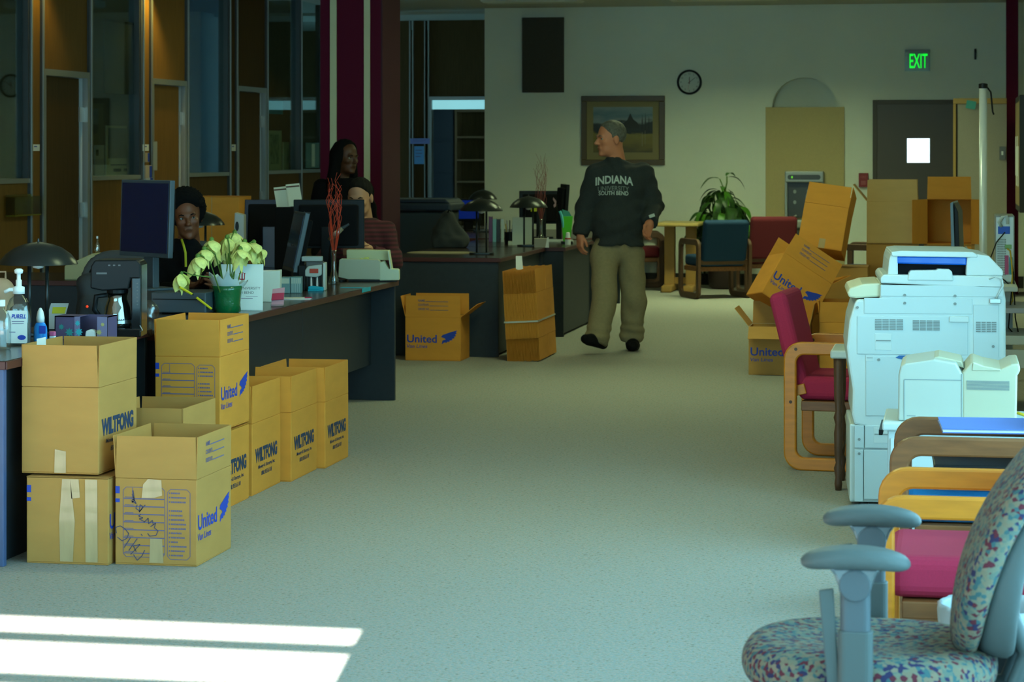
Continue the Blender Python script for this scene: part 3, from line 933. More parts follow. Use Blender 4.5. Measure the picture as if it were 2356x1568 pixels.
cpoly([(2016, 652), (2015, 640), (2022, 632), (2292, 634), (2294, 664), (2250, 662), (2100, 655)], -CW - .004, CW, 'scanner_lid', M_cop, .006)
cpoly([(2032, 634), (2035, 600), (2040, 583), (2055, 580), (2056, 634)], -CW + .01, CW - .02, 'feeder_end', M_cop, .006)
cpoly([(2040, 580), (2060, 577), (2225, 579), (2236, 586), (2236, 592), (2042, 590)], -CW, CW - .04, 'feeder_cover', M_cop, .004)
cpoly([(2210, 634), (2212, 592), (2236, 584), (2262, 588), (2294, 622), (2294, 634)], -CW + .005, CW - .02, 'feeder_tray_side', M_cop, .006)
cpoly([(2046, 607), (2042, 600), (2044, 590), (2212, 591), (2212, 610)], -CW + .012, CW - .06, 'blue_film', M_bluesheet, .006)
cpoly([(2056, 634), (2056, 606), (2212, 608), (2212, 634)], -CW + .05, CW - .06, 'feeder_slot', M_black_m, 0)
cpoly([(2077, 645), (2080, 628), (2084, 622), (2142, 621), (2146, 618), (2172, 619), (2178, 624), (2181, 646)], -CW - .010, -CW + .06, 'paper_guide', M_cop, .005)
MB().tube([(cxz(2262, 641)[0], -CW - .004, cxz(0, 641)[1]), (cxz(2275, 634)[0], -CW - .02, cxz(0, 634)[1]), (cxz(2290, 640)[0], -CW - .02, cxz(0, 640)[1]), (cxz(2293, 655)[0], -CW - .02, cxz(0, 655)[1]),
           (cxz(2284, 672)[0], -CW - .015, cxz(0, 672)[1]), (cxz(2276, 688)[0], -CW - .01, cxz(0, 688)[1])], .0035, 6).build('cable', M_cop2, cop, smooth=True)
MB().box(cxz(2263, 0)[0], cxz(2288, 0)[0], -CW - .016, -CW, cxz(0, 696)[1], cxz(0, 686)[1]).build('connector', M_steel, cop, .002)
# seams and panels on the visible side
for q in ((2016, 656, 2294, 682), (1978, 686, 2224, 722), (2226, 700, 2284, 822)):
    cpanel(*q)
cpanel(1962, 728, 2214, 816, 'side_door')
cpanel(1982, 820, 2290, 958, 'side_door')
cpanel(1956, 980, 1978, 1032); cpanel(1980, 980, 2130, 1032, 'drawer_side'); cpanel(1956, 1036, 1976, 1156); cpanel(1978, 1036, 2130, 1150, 'drawer_side')
for q in ((2172, 727, 2216, 740),):
    cpanel(*q, 'handle_lip', M_cop, .012)
for x0, y0, x1, y1 in ((2003, 768, 2041, 806), (2000, 985, 2040, 1020), (1982, 818, 2000, 832)):
    (xa, za), (xb, zb) = cxz(x0, y1), cxz(x1, y0)
    MB().box(xa, xb, -CW - .0055, -CW - .003, za, zb).build('grip_recess', M_cop, cop, .001)
    MB().box(xa + .004, xb - .004, -CW - .008, -CW - .005, za + .55 * (zb - za), za + .62 * (zb - za)).build('grip_edge', M_seam, cop)
def vents(x0, y0, x1, y1, rows=7, cols=4):
    for i in range(rows):
        y = y0 + (y1 - y0) * (i + .5) / rows
        (xa, z), (xb, _) = cxz(x0, y), cxz(x1, y)
        MB().box(xa, xb, -CW - .0062, -CW - .003, z - .0022, z + .0022).build('vent_slot', M_slot, cop)
    for j in range(1, cols):
        x = x0 + (x1 - x0) * j / cols
        (xa, za), (xb, zb) = cxz(x - .8, y1), cxz(x + .8, y0)
        MB().box(xa, xb, -CW - .0072, -CW - .003, za, zb).build('vent_bar', M_cop2, cop)
vents(2003, 734, 2067, 760); vents(2089, 736, 2150, 760); vents(2232, 738, 2278, 763, 6)
for x, y in ((1963, 708), (2071, 679), (2185, 680), (2071, 697), (2185, 698), (2271, 795), (1967, 1012), (1967, 1045), (2012, 828)):
    xa, za = cxz(x, y)
    MB().lathe([(.006, 0), (.006, .005)], 12, frame_mat((xa, -CW - .004, za), (1, 0, 0), (0, 0, 1))).build('screw', M_slot, cop)
cpoly([(2050, 823), (2058, 818), (2140, 818), (2120, 826), (2065, 827)], -CW - .007, -CW, 'blue_tray_edge', mat('blue_tray', (.02, .12, .36), .4), 0)
for sx_ in (-1, 1):
    for sy_ in (-1, 1):
        MB().lathe([(.022, 0), (.022, .03), (.012, .03)], 12, Matrix.Translation((sx_ * .27, sy_ * .24, 0))).build('caster', M_black, cop)

# small side table with turned legs between chair and copier
a0, b0 = px(1935, 506)
t = thing('side_table', 'small white-topped side table on dark turned legs, squeezed beside the copier', 'table', (a0 - .012, b0, 0))
MB().box(-.035, .055, -.03, .36, .60, .637).build('tabletop', M_cop, t, .008)
prof = [(.014, 0), (.018, .03), (.014, .06), (.021, .10), (.012, .125), (.017, .15), (.020, .26), (.014, .30), (.022, .33), (.013, .36), (.019, .42), (.021, .55), (.022, .60)]
for yy in (0.0, .32):
    MB().lathe(prof, 14, Matrix.Translation((.0, yy, 0))).build('leg', M_walnut, t, smooth=True)
MB().box(-.012, .012, 0, .32, .165, .19).build('stretcher', M_walnut, t, .003)

# ------------------------------------------------------------------ laser printer on its stand
M_beige = mat('printer_beige', (.48, .46, .33), .45)
M_beige2 = mat('printer_shell', (.46, .48, .42), .45)
ps_ = 604.0
pa, pb_ = px(2205, ps_)
PZ = .51
st = thing('printer_stand', 'low white printer cabinet behind the row of armchairs', 'cabinet', (pa, pb_ + .20, 0))
MB().box(-.265, .30, -.24, .22, 0, PZ - .03).build('body', M_cop2, st, .006)
MB().box(-.285, .31, -.26, .24, PZ - .03, PZ).build('top', M_cop, st, .006)
MB().box(-.255, -.02, -.247, -.24, .04, PZ - .06).build('door', M_cop, st, .003)
MB().box(.0, .28, -.247, -.24, .04, PZ - .06).build('door', M_cop, st, .003)
MB().box(-.30, -.285, -.20, .15, PZ - .055, PZ - .035).build('black_trim', M_black, st, .002)
pr = thing('laser_printer', 'beige laser printer standing on the low white cabinet', 'printer', (pa, pb_ + .20, PZ))
def pxz(x, y): return ((x - 2205) / ps_, (962 - y) / ps_)
Mp = frame_mat((0, 0, 0), (1, 0, 0), (0, 0, 1))
def ppoly(pts, y0, y1, name, m, bevel=.006):
    return MB().prism([pxz(*p) for p in pts], -y1, -y0, Mp).build(name, m, pr, bevel, 3)
ppoly([(2068, 961), (2069, 856), (2073, 836), (2084, 829), (2150, 818), (2200, 826), (2212, 848), (2216, 850), (2216, 961)], -.20, .20, 'front_shell', M_beige2, .008)
ppoly([(2214, 961), (2214, 848), (2232, 826), (2237, 822), (2262, 831), (2300, 838), (2324, 826), (2342, 824), (2345, 840), (2338, 852), (2336, 961)], -.20, .20, 'rear_shell', M_beige, .008)
ppoly([(2148, 826), (2150, 817), (2160, 815), (2212, 826), (2218, 842), (2196, 836)], -.12, .18, 'top_cover', M_beige, .004)
ppoly([(2238, 824), (2260, 832), (2300, 839), (2300, 842), (2236, 842)], -.204, -.1, 'output_lip', M_beige, .003)
for i in range(8):
    y = 866 + i * 2.75
    (xa, z), (xb, _) = pxz(2224, y), pxz(2320, y)
    MB().box(xa, xb, -.2025, -.199, z - .0012, z + .0012).build('vent_slot', M_slot, pr)
for (xa_, ya_, xb_, yb_) in ((2081, 866, 2083, 958), (2083, 864, 2212, 866), (2212, 850, 2213.5, 958), (2088, 948, 2108, 950)):
    (xa, za), (xb, zb) = pxz(xa_, yb_), pxz(xb_, ya_)
    MB().box(xa, xb, -.2015, -.199, za, zb).build('seam', M_seam, pr)
MB().tube([(.222, -.10, .03), (.26, -.12, .02), (.29, -.1, .0), (.30, -.05, .01), (.34, 0, .02)], .006, 8).build('yellow_cable', mat('yellow_cable', (.65, .42, .02), .5), pr, smooth=True)
# folder lying across the worn chair's arms
a0, b0 = px(2268, 690)
bf = thing('folder', 'flat blue folder lying across the arms of the worn brown armchair', 'folder', (a0, b0, .622), R(3))
MB().box(-.15, .20, -.17, .17, 0, .003).build('back_cover', mat('blue_card', (.10, .19, .55), .5), bf)
MB().box(-.148, .198, -.165, .165, .003, .012).build('paper_block', M_white, bf)
MB().box(-.15, .20, -.17, .17, .012, .015).build('front_cover', MATS['blue_card'], bf)
a0, b0 = px(2185, 700)
sb = thing('storage_box', 'shallow white file tray with a dark lid lying on the blue chair seat', 'tray', (a0 + .10, b0, .452), R(2))
MB().box(-.15, .16, -.16, .16, 0, .07).build('tray', M_cop2, sb, .012, 3)
MB().box(-.155, .165, -.165, .165, .07, .082).build('lid', M_black, sb, .004)

# ------------------------------------------------------------------ patterned office chair in the foreground
M_pat = ramp_mat('patterned_fabric', [(0, (.17, .17, .13)), (.2, (.05, .115, .13)), (.36, (.19, .16, .115)), (.50, (.11, .022, .035)), (.64, (.22, .17, .125)), (.76, (.03, .028, .08)), (.88, (.12, .15, .13))], scale=95, rough=.95, kind='cells', stretch=(1.0, 1.5, 1.2))
M_grey = mat('grey_blue_plastic', (.085, .105, .11), .5, spec=.35)
M_grey_d = mat('grey_post', (.085, .105, .125), .42, spec=.35)
M_chrome = mat('chrome_bracket', (.2, .24, .27), .25, .6)
oa, ob = px(2000, 1060)
oc = thing('office_chair', 'swivel office chair with patterned fabric and grey arms in the right foreground', 'chair', (oa, ob, 0))
SZ = .487
def seat_fn(P):
    q = P.copy()
    x, y, z = q[..., 0], q[..., 1], q[..., 2]
    r = (np.abs(x / .275) ** 2.5 + np.abs(y / .255) ** 2.5) ** (1 / 2.5)
    dxy = (r - 1) * .22
    top = z - (.055 - .02 * np.exp(-((x / .16) ** 2 + (y / .14) ** 2)) + .0)
    dz = smax(top, -z - .05, .03)
    return smax(dxy, dz, .055)
so = sdf_obj('seat', seat_fn, (-.32, -.30, -.09), (.32, .30, .10), .012, M_pat, oc); so.location = (0, 0, SZ - .045)
LN = R(12)
Ry = np.array(Matrix.Rotation(LN, 3, 'Y'))
def pad_fn(P):
    q = P @ Ry
    x, y, z = q[..., 0], q[..., 1], q[..., 2]
    x = x - .92 * (z + .12) ** 2 - .35 * y * y
    r = (np.abs(y / .235) ** 2.6 + np.abs(z / .265) ** 2.6) ** (1 / 2.6)
    return smax((r - 1) * .23, np.abs(x) - .030, .035)
def shell_fn(P):
    q = P @ Ry
    x, y, z = q[..., 0], q[..., 1], q[..., 2]
    x = x - .92 * (z + .12) ** 2 - .35 * y * y
    r = (np.abs(y / .215) ** 2.4 + np.abs((z + .02) / .235) ** 2.4) ** (1 / 2.4)
    th = .05 + .04 * np.clip(-z / .22, -.4, 1)
    return smax((r - 1) * .2, np.maximum(.022 - x, x - .04 - th * .75), .03)
bo = sdf_obj('backrest', pad_fn, (-.22, -.27, -.33), (.42, .27, .36), .011, M_pat, oc); bo.location = (.238, 0, SZ + .248)
sh = sdf_obj('back_shell', shell_fn, (-.22, -.26, -.33), (.48, .26, .36), .011, M_grey, oc); sh.location = (.238, 0, SZ + .248)
MB().tube([(.30, .03, SZ + .06), (.325, .03, SZ - .01), (.29, .03, SZ - .09), (.12, .03, SZ - .11)], [.020, .022, .022, .02], 10).build('back_bracket', M_grey, oc, smooth=True)
MB().tube([(.30, -.04, SZ + .06), (.335, -.04, SZ - .01), (.30, -.04, SZ - .09), (.12, -.04, SZ - .11)], [.020, .022, .022, .02], 10).build('back_bracket', M_grey, oc, smooth=True)
for k, sy_ in enumerate((-1, 1)):
    pxl, s_ = ((1968, 1117) if sy_ < 0 else (2006, 1002))
    aa, bb_ = px(pxl, s_); yy = bb_ - ob; xx = aa - oa
    arm = thing('arm', None, None, (xx, yy, 0)); arm.parent = oc
    def arm_fn(P):
        x, y, z = P[..., 0], P[..., 1], P[..., 2]
        r = (np.abs(x / .113) ** 2.3 + np.abs(y / .048) ** 2.3) ** (1 / 2.3)
        return smax((r - 1) * .045, np.abs(z - .012 * np.cos(x * 14)) - .021, .022)
    ap = sdf_obj('arm_pad', arm_fn, (-.14, -.07, -.05), (.14, .07, .05), .006, M_grey, arm); ap.location = (0, 0, .699)
    MB().prism(rrect(.062, .034, .014), .42, .66, None).build('arm_post', M_grey_d, arm, .003)
    MB().prism(rrect(.072, .044, .016), .33, .56, None).build('post_sleeve', M_grey, arm, .003)
    MB().prism([(-.055, 0), (-.042, -.018), (-.030, -.050), (.030, -.050), (.042, -.018), (.055, 0)], -.022, .022, frame_mat((0, 0, .692), (1, 0, 0), (0, 0, 1))).build('bracket', M_chrome, arm, .006)
    MB().lathe([(.034, -.024), (.034, .024)], 20, frame_mat((0, 0, .655), (1, 0, 0), (0, 0, 1))).build('pivot', M_grey_d, arm, .004)
    MB().prism([(-.075, .64), (-.045, .645), (-.03, .40), (-.05, .36)], -.006, .006, frame_mat((0, .0, 0), (1, 0, 0), (0, 0, 1))).build('blade', M_grey, arm, .003)
    MB().tube([(0, 0, .34), (0, -sy_ * .10, .34), (0, -sy_ * .2, .35)], .02, 8).build('arm_mount', M_grey, arm)
MB().lathe([(.028, .10), (.028, .24), (.045, .25), (.045, .35)], 16).build('gas_lift', M_black, oc, smooth=True)
MB().box(-.12, .14, -.1, .1, .34, .37).build('tilt_plate', M_black, oc, .01)
for i in range(5):
    a = R(72 * i + 20); d = Vector((math.cos(a), math.sin(a), 0))
    sp_ = MB().tube([d * .02 + Vector((0, 0, .11)), d * .18 + Vector((0, 0, .10)), d * .28 + Vector((0, 0, .07))], [.03, .024, .02], 8).build('base_spoke', M_grey, oc, smooth=True)
    MB().lathe([(.026, -.014), (.026, .014)], 14, frame_mat(tuple(d * .28 + Vector((0, 0, .026))), tuple(d), (0, 0, 1))).build('caster', M_black, sp_)

# waste bin with a white liner
a0, b0 = px(2292, 893)
wb_ = thing('waste_bin', 'black waste bin with a crumpled white liner behind the office chair', 'bin', (a0, b0, 0))
MB().lathe([(.10, 0), (.105, .01), (.135, .35), (.137, .36), (.131, .36), (.10, .012)], 28, cap=False).build('bucket', M_black, wb_, smooth=True)
MB().lathe([(.10, .002), (0.001, .002)], 28, cap=False).build('bucket_floor', M_black, wb_)
lv = MB(); nn = 40; rr = random.Random(5); prev = None
rows = []
for zz, r0, am in ((.30, .1415, .002), (.335, .146, .0035), (.372, .150, .0045), (.382, .142, .004), (.365, .129, .003), (.28, .122, .003), (.20, .114, .002)):
    rows.append([(r0 + am * math.sin(i * 2.3 + zz * 40) + am * rr.uniform(-.6, .6), zz + (am * 1.2 * math.sin(i * 1.7) if am > .004 else 0)) for i in range(nn)])
vs = []; fs = []
for k, row in enumerate(rows):
    for i, (r_, z_) in enumerate(row):
        q = 2 * math.pi * i / nn; vs.append((r_ * math.cos(q), r_ * math.sin(q), z_))
for k in range(len(rows) - 1):
    for i in range(nn):
        j = (i + 1) % nn; fs.append((k * nn + i, k * nn + j, (k + 1) * nn + j, (k + 1) * nn + i))
lv.add(vs, fs).build('bin_liner', mat('white_liner', (.34, .40, .44), .35), wb_, smooth=True)

# ------------------------------------------------------------------ computer table behind the copier
a0, b0 = px(2296, 390); TX1 = X_RIGHT - .02
M_tblw = mat('white_table', (.68, .74, .74), .4)
ct = thing('computer_table', 'white computer table with shelves against the right wall behind the copier', 'table', (a0, b0, 0))
tw = TX1 - a0; TX0 = -.42
MB().box(TX0, .115, 0, .75, .71, .74).build('tabletop', M_tblw, ct, .006)
MB().box(TX0 + .06, tw, -.02, .60, .585, .615).build('keyboard_shelf', mat('lilac_shelf', (.50, .52, .62), .4), ct, .004)
MB().box(-.3, tw, -.04, .60, .40, .455).build('shelf', M_tblw, ct, .006)
MB().box(-.3, tw, 0, .03, .26, .37).build('lower_panel', M_tblw, ct, .004)
for xx in (TX0 + .03, tw - .04):
    MB().box(xx - .02, xx + .02, .02, .60, 0, .585).build('leg_panel', M_tblw, ct, .004)
MB().box(TX0 + .03, .10, .60, .64, .0, .71).build('back_leg', M_tblw, ct, .004)
# tower computer seen from the back
a1, b1 = px(2312, 382)
tc = thing('tower_computer', 'white tower computer with its cabled back turned to the camera', 'computer', (a1 - .0, b1 + .24, .74))
TWW = .057
MB().box(-TWW, TWW, -.22, .22, 0, .41).build('case', mat('pc_case', (.30, .33, .34), .4), tc, .006)
MB().box(-TWW + .006, TWW - .006, -.224, -.219, .012, .40).build('back_plate', mat('pc_plate', (.66, .74, .74), .35, .2), tc)
hl = MB()
for i in range(7):
    for j in range(16):
        xx, zz = -TWW + .014 + i * .0075, .05 + j * .014
        hl.box(xx, xx + .0045, -.2262, -.2235, zz, zz + .009)
tag(hl.build('vent_holes', M_slot, tc), kind='stuff')
for (x0, x1, z0, z1, m_) in ((.0, .022, .055, .17, mat('pink_port', (.55, .10, .25), .5)), (.026, .046, .055, .16, mat('teal_port', (.03, .30, .38), .5)), (-.04, .03, .30, .345, mat('blue_port', (.02, .12, .7), .4)), (.0, .04, .21, .235, mat('green_port', (.25, .5, .2), .5))):
    MB().box(x0, x1, -.232, -.222, z0, z1).build('port_block', m_, tc, .002)
for i, (pts, m_, r_) in enumerate((
    ([(-.02, -.235, .345), (-.035, -.25, .37), (-.015, -.25, .40), (.01, -.25, .41), (.015, -.245, .36)], M_cop, .010),
    ([(.015, -.235, .21), (.03, -.26, .20), (.038, -.27, .14), (.045, -.26, .05), (.04, -.25, .0), (.045, -.26, -.1), (.0, -.27, -.18)], mat('yellow_lead', (.60, .40, .03), .5), .005),
    ([(.0, -.24, .31), (-.05, -.26, .25), (-.09, -.24, .14), (-.16, -.2, .06), (-.2, -.1, .01)], M_black, .004),
    ([(.04, -.235, .13), (.05, -.27, .06), (.055, -.27, -.05), (.06, -.28, -.2), (.08, -.28, -.3)], M_black, .004),
    ([(-.03, -.235, .04), (.0, -.27, .02), (.04, -.27, -.02), (.03, -.29, -.14), (.02, -.29, -.26), (.09, -.29, -.34)], M_black, .004))):
    MB().tube(pts, r_, 6).build('cable', m_, tc, smooth=True)
# flat monitor on the same table, edge-on
a1, b1 = px(2203, 372)
mo = thing('side_monitor', 'silver-edged flat monitor seen edge-on above the copier', 'monitor', (a1, b1 + .28, .74), R(176))
MB().prism([(.0, .10), (.022, .10), (.030, .475), (.012, .485)], -.21, .21, frame_mat((0, 0, 0), (1, 0, 0), (0, 0, 1))).build('bezel', mat('monitor_silver', (.16, .25, .33), .35), mo, .003)
MB().prism([(0, .11), (.008, .475), (-.018, .42), (-.026, .20), (-.02, .11)], -.20, .20, frame_mat((0, 0, 0), (1, 0, 0), (0, 0, 1))).build('back_cover', M_black, mo, .003)
MB().prism([(-.016, .17), (-.05, .20), (-.066, .18), (-.07, .0), (-.05, .0), (-.05, .165), (-.02, .145)], -.04, .04, frame_mat((0, 0, 0), (1, 0, 0), (0, 0, 1))).build('stand', M_cop2, mo, .004)
MB().box(-.12, .08, -.12, .12, 0, .012).build('foot', M_cop2, mo, .004)
# tall silver pole
a1, b1 = px(2262, 345)
po = thing('floor_pole', 'tall silver tubular pole with a black cap behind the copier', 'pole', (a1, b1, 0))
MB().lathe([(.026, .02), (.026, 1.96)], 20).build('tube', mat('bright_tube', (.78, .84, .86), .3, .25), po, smooth=True)
MB().lathe([(.03, 1.955), (.03, 1.985), (.012, 1.99)], 20).build('cap', M_black, po)
MB().lathe([(.15, 0), (.15, .012), (.03, .03)], 24).build('base', M_black, po)
MB().tube([(.02, 0, 1.97), (.05, 0, 1.93), (.062, .0, 1.80), (.07, 0, 1.78)], .006, 6).build('hook', M_black, po)

# ------------------------------------------------------------------ things on the desks
M_shade = mat('lamp_black', (.018, .022, .022), .30, .3)
def lamp(label, x, s, zd, H=.41, dome=.165):
    a, b = px(x, s)
    t = thing('desk_lamp', label, 'lamp', (a, b, zd), TH, 'black dome desk lamps')
    MB().prism(rrect(.19, .12, .05, 6), 0, .016).build('base', M_shade, t, .004)
    for k in (-1, 1):
        MB().lathe([(.008, .015), (.008, H - .075)], 12, Matrix.Translation((k * .037, 0, 0))).build('post', M_shade, t, smooth=True)
    pr_ = [(dome, H - .095), (dome * .97, H - .082), (dome * .82, H - .052), (dome * .6, H - .026), (dome * .35, H - .010), (.02, H - .003), (.006, H), (.0001, H + .001)]
    pr_ += [(.0001, H - .006), (dome * .35, H - .015), (dome * .6, H - .031), (dome * .82, H - .058), (dome * .96, H - .09), (dome, H - .095)]
    MB().lathe(pr_, 40, cap=False).build('shade', M_shade, t, smooth=True)
    MB().lathe([(.001, H - .115), (.022, H - .11), (.030, H - .085), (.02, H - .06), (.01, H - .02)], 16, cap=False).build('bulb', M_white, t, smooth=True)
    MB().lathe([(.006, H), (.004, H + .012), (.001, H + .014)], 10).build('finial', M_shade, t)
    return t
lamp('black dome lamp on the nearest desk, left border, beside the sanitizer', 88, 546, .766, H=.395)
lamp('black dome lamp in front on the lamp desk, over the strapped bundle', 1108, 299, DH, .43)
lamp('black dome lamp on the desk end nearest the walking man', 1216, 276.5, DH, .42, .158)
lamp('black dome lamp highest behind the front lamp, with a yellow gleam', 1111, 236, DH, .415, .14)
lamp('dark dome lamp half hidden behind the seated man looking round', 460, 345, DH, .40)

def monitor(label, a, b, z, w, h, rz, foot=.10, tilt=0.0, m_front=None, m_body=None, neck=True, depth=.045, group='computer monitors on the desks', flip=False):
    t = thing('computer_monitor', label, 'monitor', (a, b, z), rz, group)
    A = Matrix.Translation((0, 0, foot)) @ Matrix.Rotation(R(tilt), 4, 'X')
    mbod = m_body or M_black
    MB().box(-w / 2, w / 2, -.016, .012, 0, h, A).build('bezel', mbod, t, .004)
    MB().box(-w / 2 + .016, w / 2 - .016, -.0185, -.015, .022, h - .016, A).build('screen', m_front or M_black, t)
    MB().prism([(-w * .42, h * .06), (w * .42, h * .06), (w * .42, h * .9), (-w * .42, h * .9)], -depth, -.01, A @ frame_mat((0, 0, 0), (1, 0, 0), (0, 0, 1))).build('back_cover', M_black_m, t, .012, 3)
    MB().box(-.045, .045, .012, .05, 0, foot + h * .45).build('neck', mbod, t, .004)
    MB().prism(rrect(.22, .17, .03), 0, .012, Matrix.Translation((0, .03, 0))).build('foot', mbod, t, .003)
    return t
M_navy_s = mat('navy_sheen_screen', (.004, .012, .055), .16)  # blue reflection on the dark screen put into its colour
M_greyb = mat('slate_plastic', (.05, .075, .095), .4)
# flat desktop computer with the blue-screened monitor
a, b = px(410, 468)
dc = thing('desktop_computer', 'slate desktop computer lying flat under the large navy monitor', 'computer', (a, b + .14, DH), 0)
MB().box(-.142, .142, -.14, .14, .006, .106).build('case', M_greyb, dc, .006)
MB().box(-.13, .13, -.143, -.139, .07, .074).build('drive_slot', M_black, dc)
for k in (-1, 1): MB().box(k * .11 - .02, k * .11 + .02, -.12, .12, 0, .006).build('foot', M_black, dc)
a, b = px(336, 459)
monitor('large navy-screened monitor in front of the seated man, turned to the left', a, b, DH + .106, .47, .385, TH - R(50), .165, -2, M_navy_s, M_greyb)
a, b = px(757, 374)
hm = monitor('big black monitor seen from behind, in front of the man in maroon', a, b, DH, .435, .30, TH + R(180), .20, 0, M_black, M_black)
letters('hp', mat('badge_grey', (.10, .10, .10), .4), hm, frame_mat((.13, .047, .42), (-1, 0, 0), (0, 0, 1)), width=.04, height=.018, name='badge')
a, b = px(668, 398)
monitor('slim monitor seen almost edge-on with a blue glimmer, in the middle of the long desk', a - .03, b + .10, DH, .42, .35, TH - R(76), .10, -12, mat('blue_glimmer', (.01, .05, .13), .12), M_greyb)
a, b = px(612, 342)
monitor('black monitor with a blue sheen in its colour on the back desk behind the flowers', a, b + .1, DH, .36, .33, TH + R(176), .14, 8, M_black, mat('blue_sheen_plastic', (.008, .016, .045), .35))  # case colour carries the blue reflected on its black plastic
a, b = px(1245, 252)
monitor('wide black monitor seen from behind near the far wall', a, b, DH, .40, .30, TH + R(180), .13)
a, b = px(1294, 259)
monitor('black monitor seen edge-on beside the wide one near the far wall', a, b, DH, .38, .33, TH + R(97), .17, 4)
a, b = px(1079, 232)
monitor('small monitor showing a blue picture between the lamp posts', a, b, DH, .24, .22, TH + R(12), .10, 0, mat('blue_screen', (.002, .01, .12), .3, emit=(.0, .012, .16), estr=.5))

# black document trays, speaker, cardboard carton on the back desk
a, b = px(552, 346)
sp = thing('desk_speaker', 'upright silver desk speaker with a dark slot on the back desk', 'speaker', (a, b, DH), TH)
MB().prism([(-.036, 0), (.036, 0), (.034, .185), (-.028, .20)], -.06, .06, frame_mat((0, 0, .19), (1, 0, 0), (0, 0, 1))).build('case', mat('speaker_silver', (.42, .45, .44), .35), sp, .005)
MB().lathe([(.001, 0), (.012, 0), (.012, .003)], 16, frame_mat((-.012, -.062, .30), (1, 0, 0), (0, 0, 1)) @ Matrix.Scale(2.6, 4, (0, 1, 0))).build('slot', M_black, sp)
MB().box(-.05, .05, -.07, .07, 0, .192).build('riser', M_black, sp, .004)
a, b = px(497, 312)
carton('tall upright carton with a taped seam on the back desk behind the seated man', a, b + .12, DH + .002, .375, .30, .46, m=M_card2, tapes=[('front', [(-.025, .0), (-.02, .0), (-.02, .46), (-.025, .46)])])
bs = px(673, 350)
br = thing('brochure_stand', 'black literature stand holding two pale brochures behind the long desk', 'stand', (bs[0], bs[1] - .1, 0), TH)
MB().box(-.09, .09, 0, .12, 0, 1.17).build('post', M_black_m, br, .004)
for k, (x0, z0) in enumerate(((-.055, 1.16), (.025, 1.18))):
    f_ = MB().prism([(x0 - .03, z0), (x0 + .06, z0 + .005), (x0 + .035, z0 + .155), (x0 - .055, z0 + .145)], .0, .01, frame_mat((0, -.01 - .014 * k, 0), (1, 0, 0), (0, .12, 1))).build('brochure', mat('pale_brochure', (.62, .64, .50), .6), br)
    marks([[(x0 - .05, z0 + .125), (x0 + .037, z0 + .133), (x0 + .035, z0 + .143), (x0 - .052, z0 + .135)]], M_walnut, f_, frame_mat((0, -.02 - .014 * k, 0), (1, 0, 0), (0, .12, 1)), 'title_bar')
# cream label machine far left
a, b = px(172, 373)
lm = thing('label_machine', 'cream wedge-shaped machine on the back desk below the office door', 'machine', (a, b + .17, DH))
MB().prism([(-.10, 0), (.085, 0), (.105, .16), (.085, .165), (-.10, .085)], -.09, .09, frame_mat((0, 0, 0), (1, 0, 0), (0, 0, 1))).build('case', mat('cream_case', (.50, .48, .26), .5), lm, .006)
MB().prism([(.04, .01), (.085, .01), (.10, .15), (.055, .14)], .09, .094, frame_mat((0, 0, 0), (1, 0, 0), (0, 0, 1))).build('side_cover', mat('cream_case_side', (.55, .54, .32), .5), lm)
a, b = px(201, 371)
gb = thing('glass_bottle', 'small shiny clear bottle standing on the cream wedge-shaped machine', 'bottle', (a, b + .17, DH + .15))
MB().lathe([(.016, .012), (.018, .02), (.018, .06), (.008, .08), (.008, .1)], 14).build('body', glass_mat('bottle_glass', (.8, .85, .8), .35, .05), gb, smooth=True)
MB().lathe([(.009, .1), (.009, .115)], 12).build('cap', M_steel, gb)

# ---- nearest desk
ZA = .766
M_clear = glass_mat('clear_plastic', (.80, .88, .90), .10, .08)
M_gel = mat('gel', (.45, .55, .58), .15, transmission=.75, ior=1.33)
M_wpl = mat('white_plastic', (.80, .86, .86), .35)
def bottle_body(w, d, h, neck, zn):
    prof = []
    for sc_, z in ((.92, 0), (1, .008), (1, h * .62), (.93, h * .78), (.70, h * .92), (neck, h), (neck, zn)):
        prof.append((sc_, z))
    mb = MB(); n = 24; vs = []
    for sc_, z in prof:
        rr_ = sc_ if sc_ <= 1 and sc_ > .2 else sc_
        for i in range(n):
            q = 2 * math.pi * i / n; c_, s_ = math.cos(q), math.sin(q)
            k = (abs(c_) ** 3 + abs(s_) ** 3) ** (-1 / 3)
            vs.append((c_ * k * w / 2 * rr_, s_ * k * d / 2 * rr_, z))
    fs = [(k * n + i, k * n + (i + 1) % n, (k + 1) * n + (i + 1) % n, (k + 1) * n + i) for k in range(len(prof) - 1) for i in range(n)]
    fs += [tuple(range(n - 1, -1, -1)), tuple((len(prof) - 1) * n + i for i in range(n))]
    return mb.add(vs, fs)
a, b = px(43, 574)
sz_ = thing('sanitizer_bottle', 'clear pump bottle of hand sanitizer with a white label on the nearest desk', 'bottle', (a, b, ZA), TH)
bottle_body(.098, .07, .20, .32, .215).build('bottle', M_clear, sz_, smooth=True)
bottle_body(.090, .062, .16, .3, .161).build('gel', M_gel, sz_, smooth=True, loc=(0, 0, .003))
Ml = frame_mat((0, -.0365, .075), (1, 0, 0), (0, 0, 1))
MB().prism(rrect(.084, .13, .006), 0, .001, Ml).build('label', M_white, sz_)
letters('PURELL', M_blue, sz_, Ml @ Matrix.Translation((.008, .042, .001)), width=.058, height=.017, bold=.03, shear=.25)
marks([rect(-.02, .020, .03, .023), rect(-.018, .012, .028, .014), rect(-.03, -.022, -.005, -.019)], MATS['violet_ink'], sz_, Ml @ Matrix.Translation((0, 0, .001)), 'small_print')
marks([[(.020 + .017 * math.cos(i * .524), -.042 + .010 * math.sin(i * .524)) for i in range(12)]], M_blue, sz_, Ml @ Matrix.Translation((0, 0, .001)), 'oval_mark')
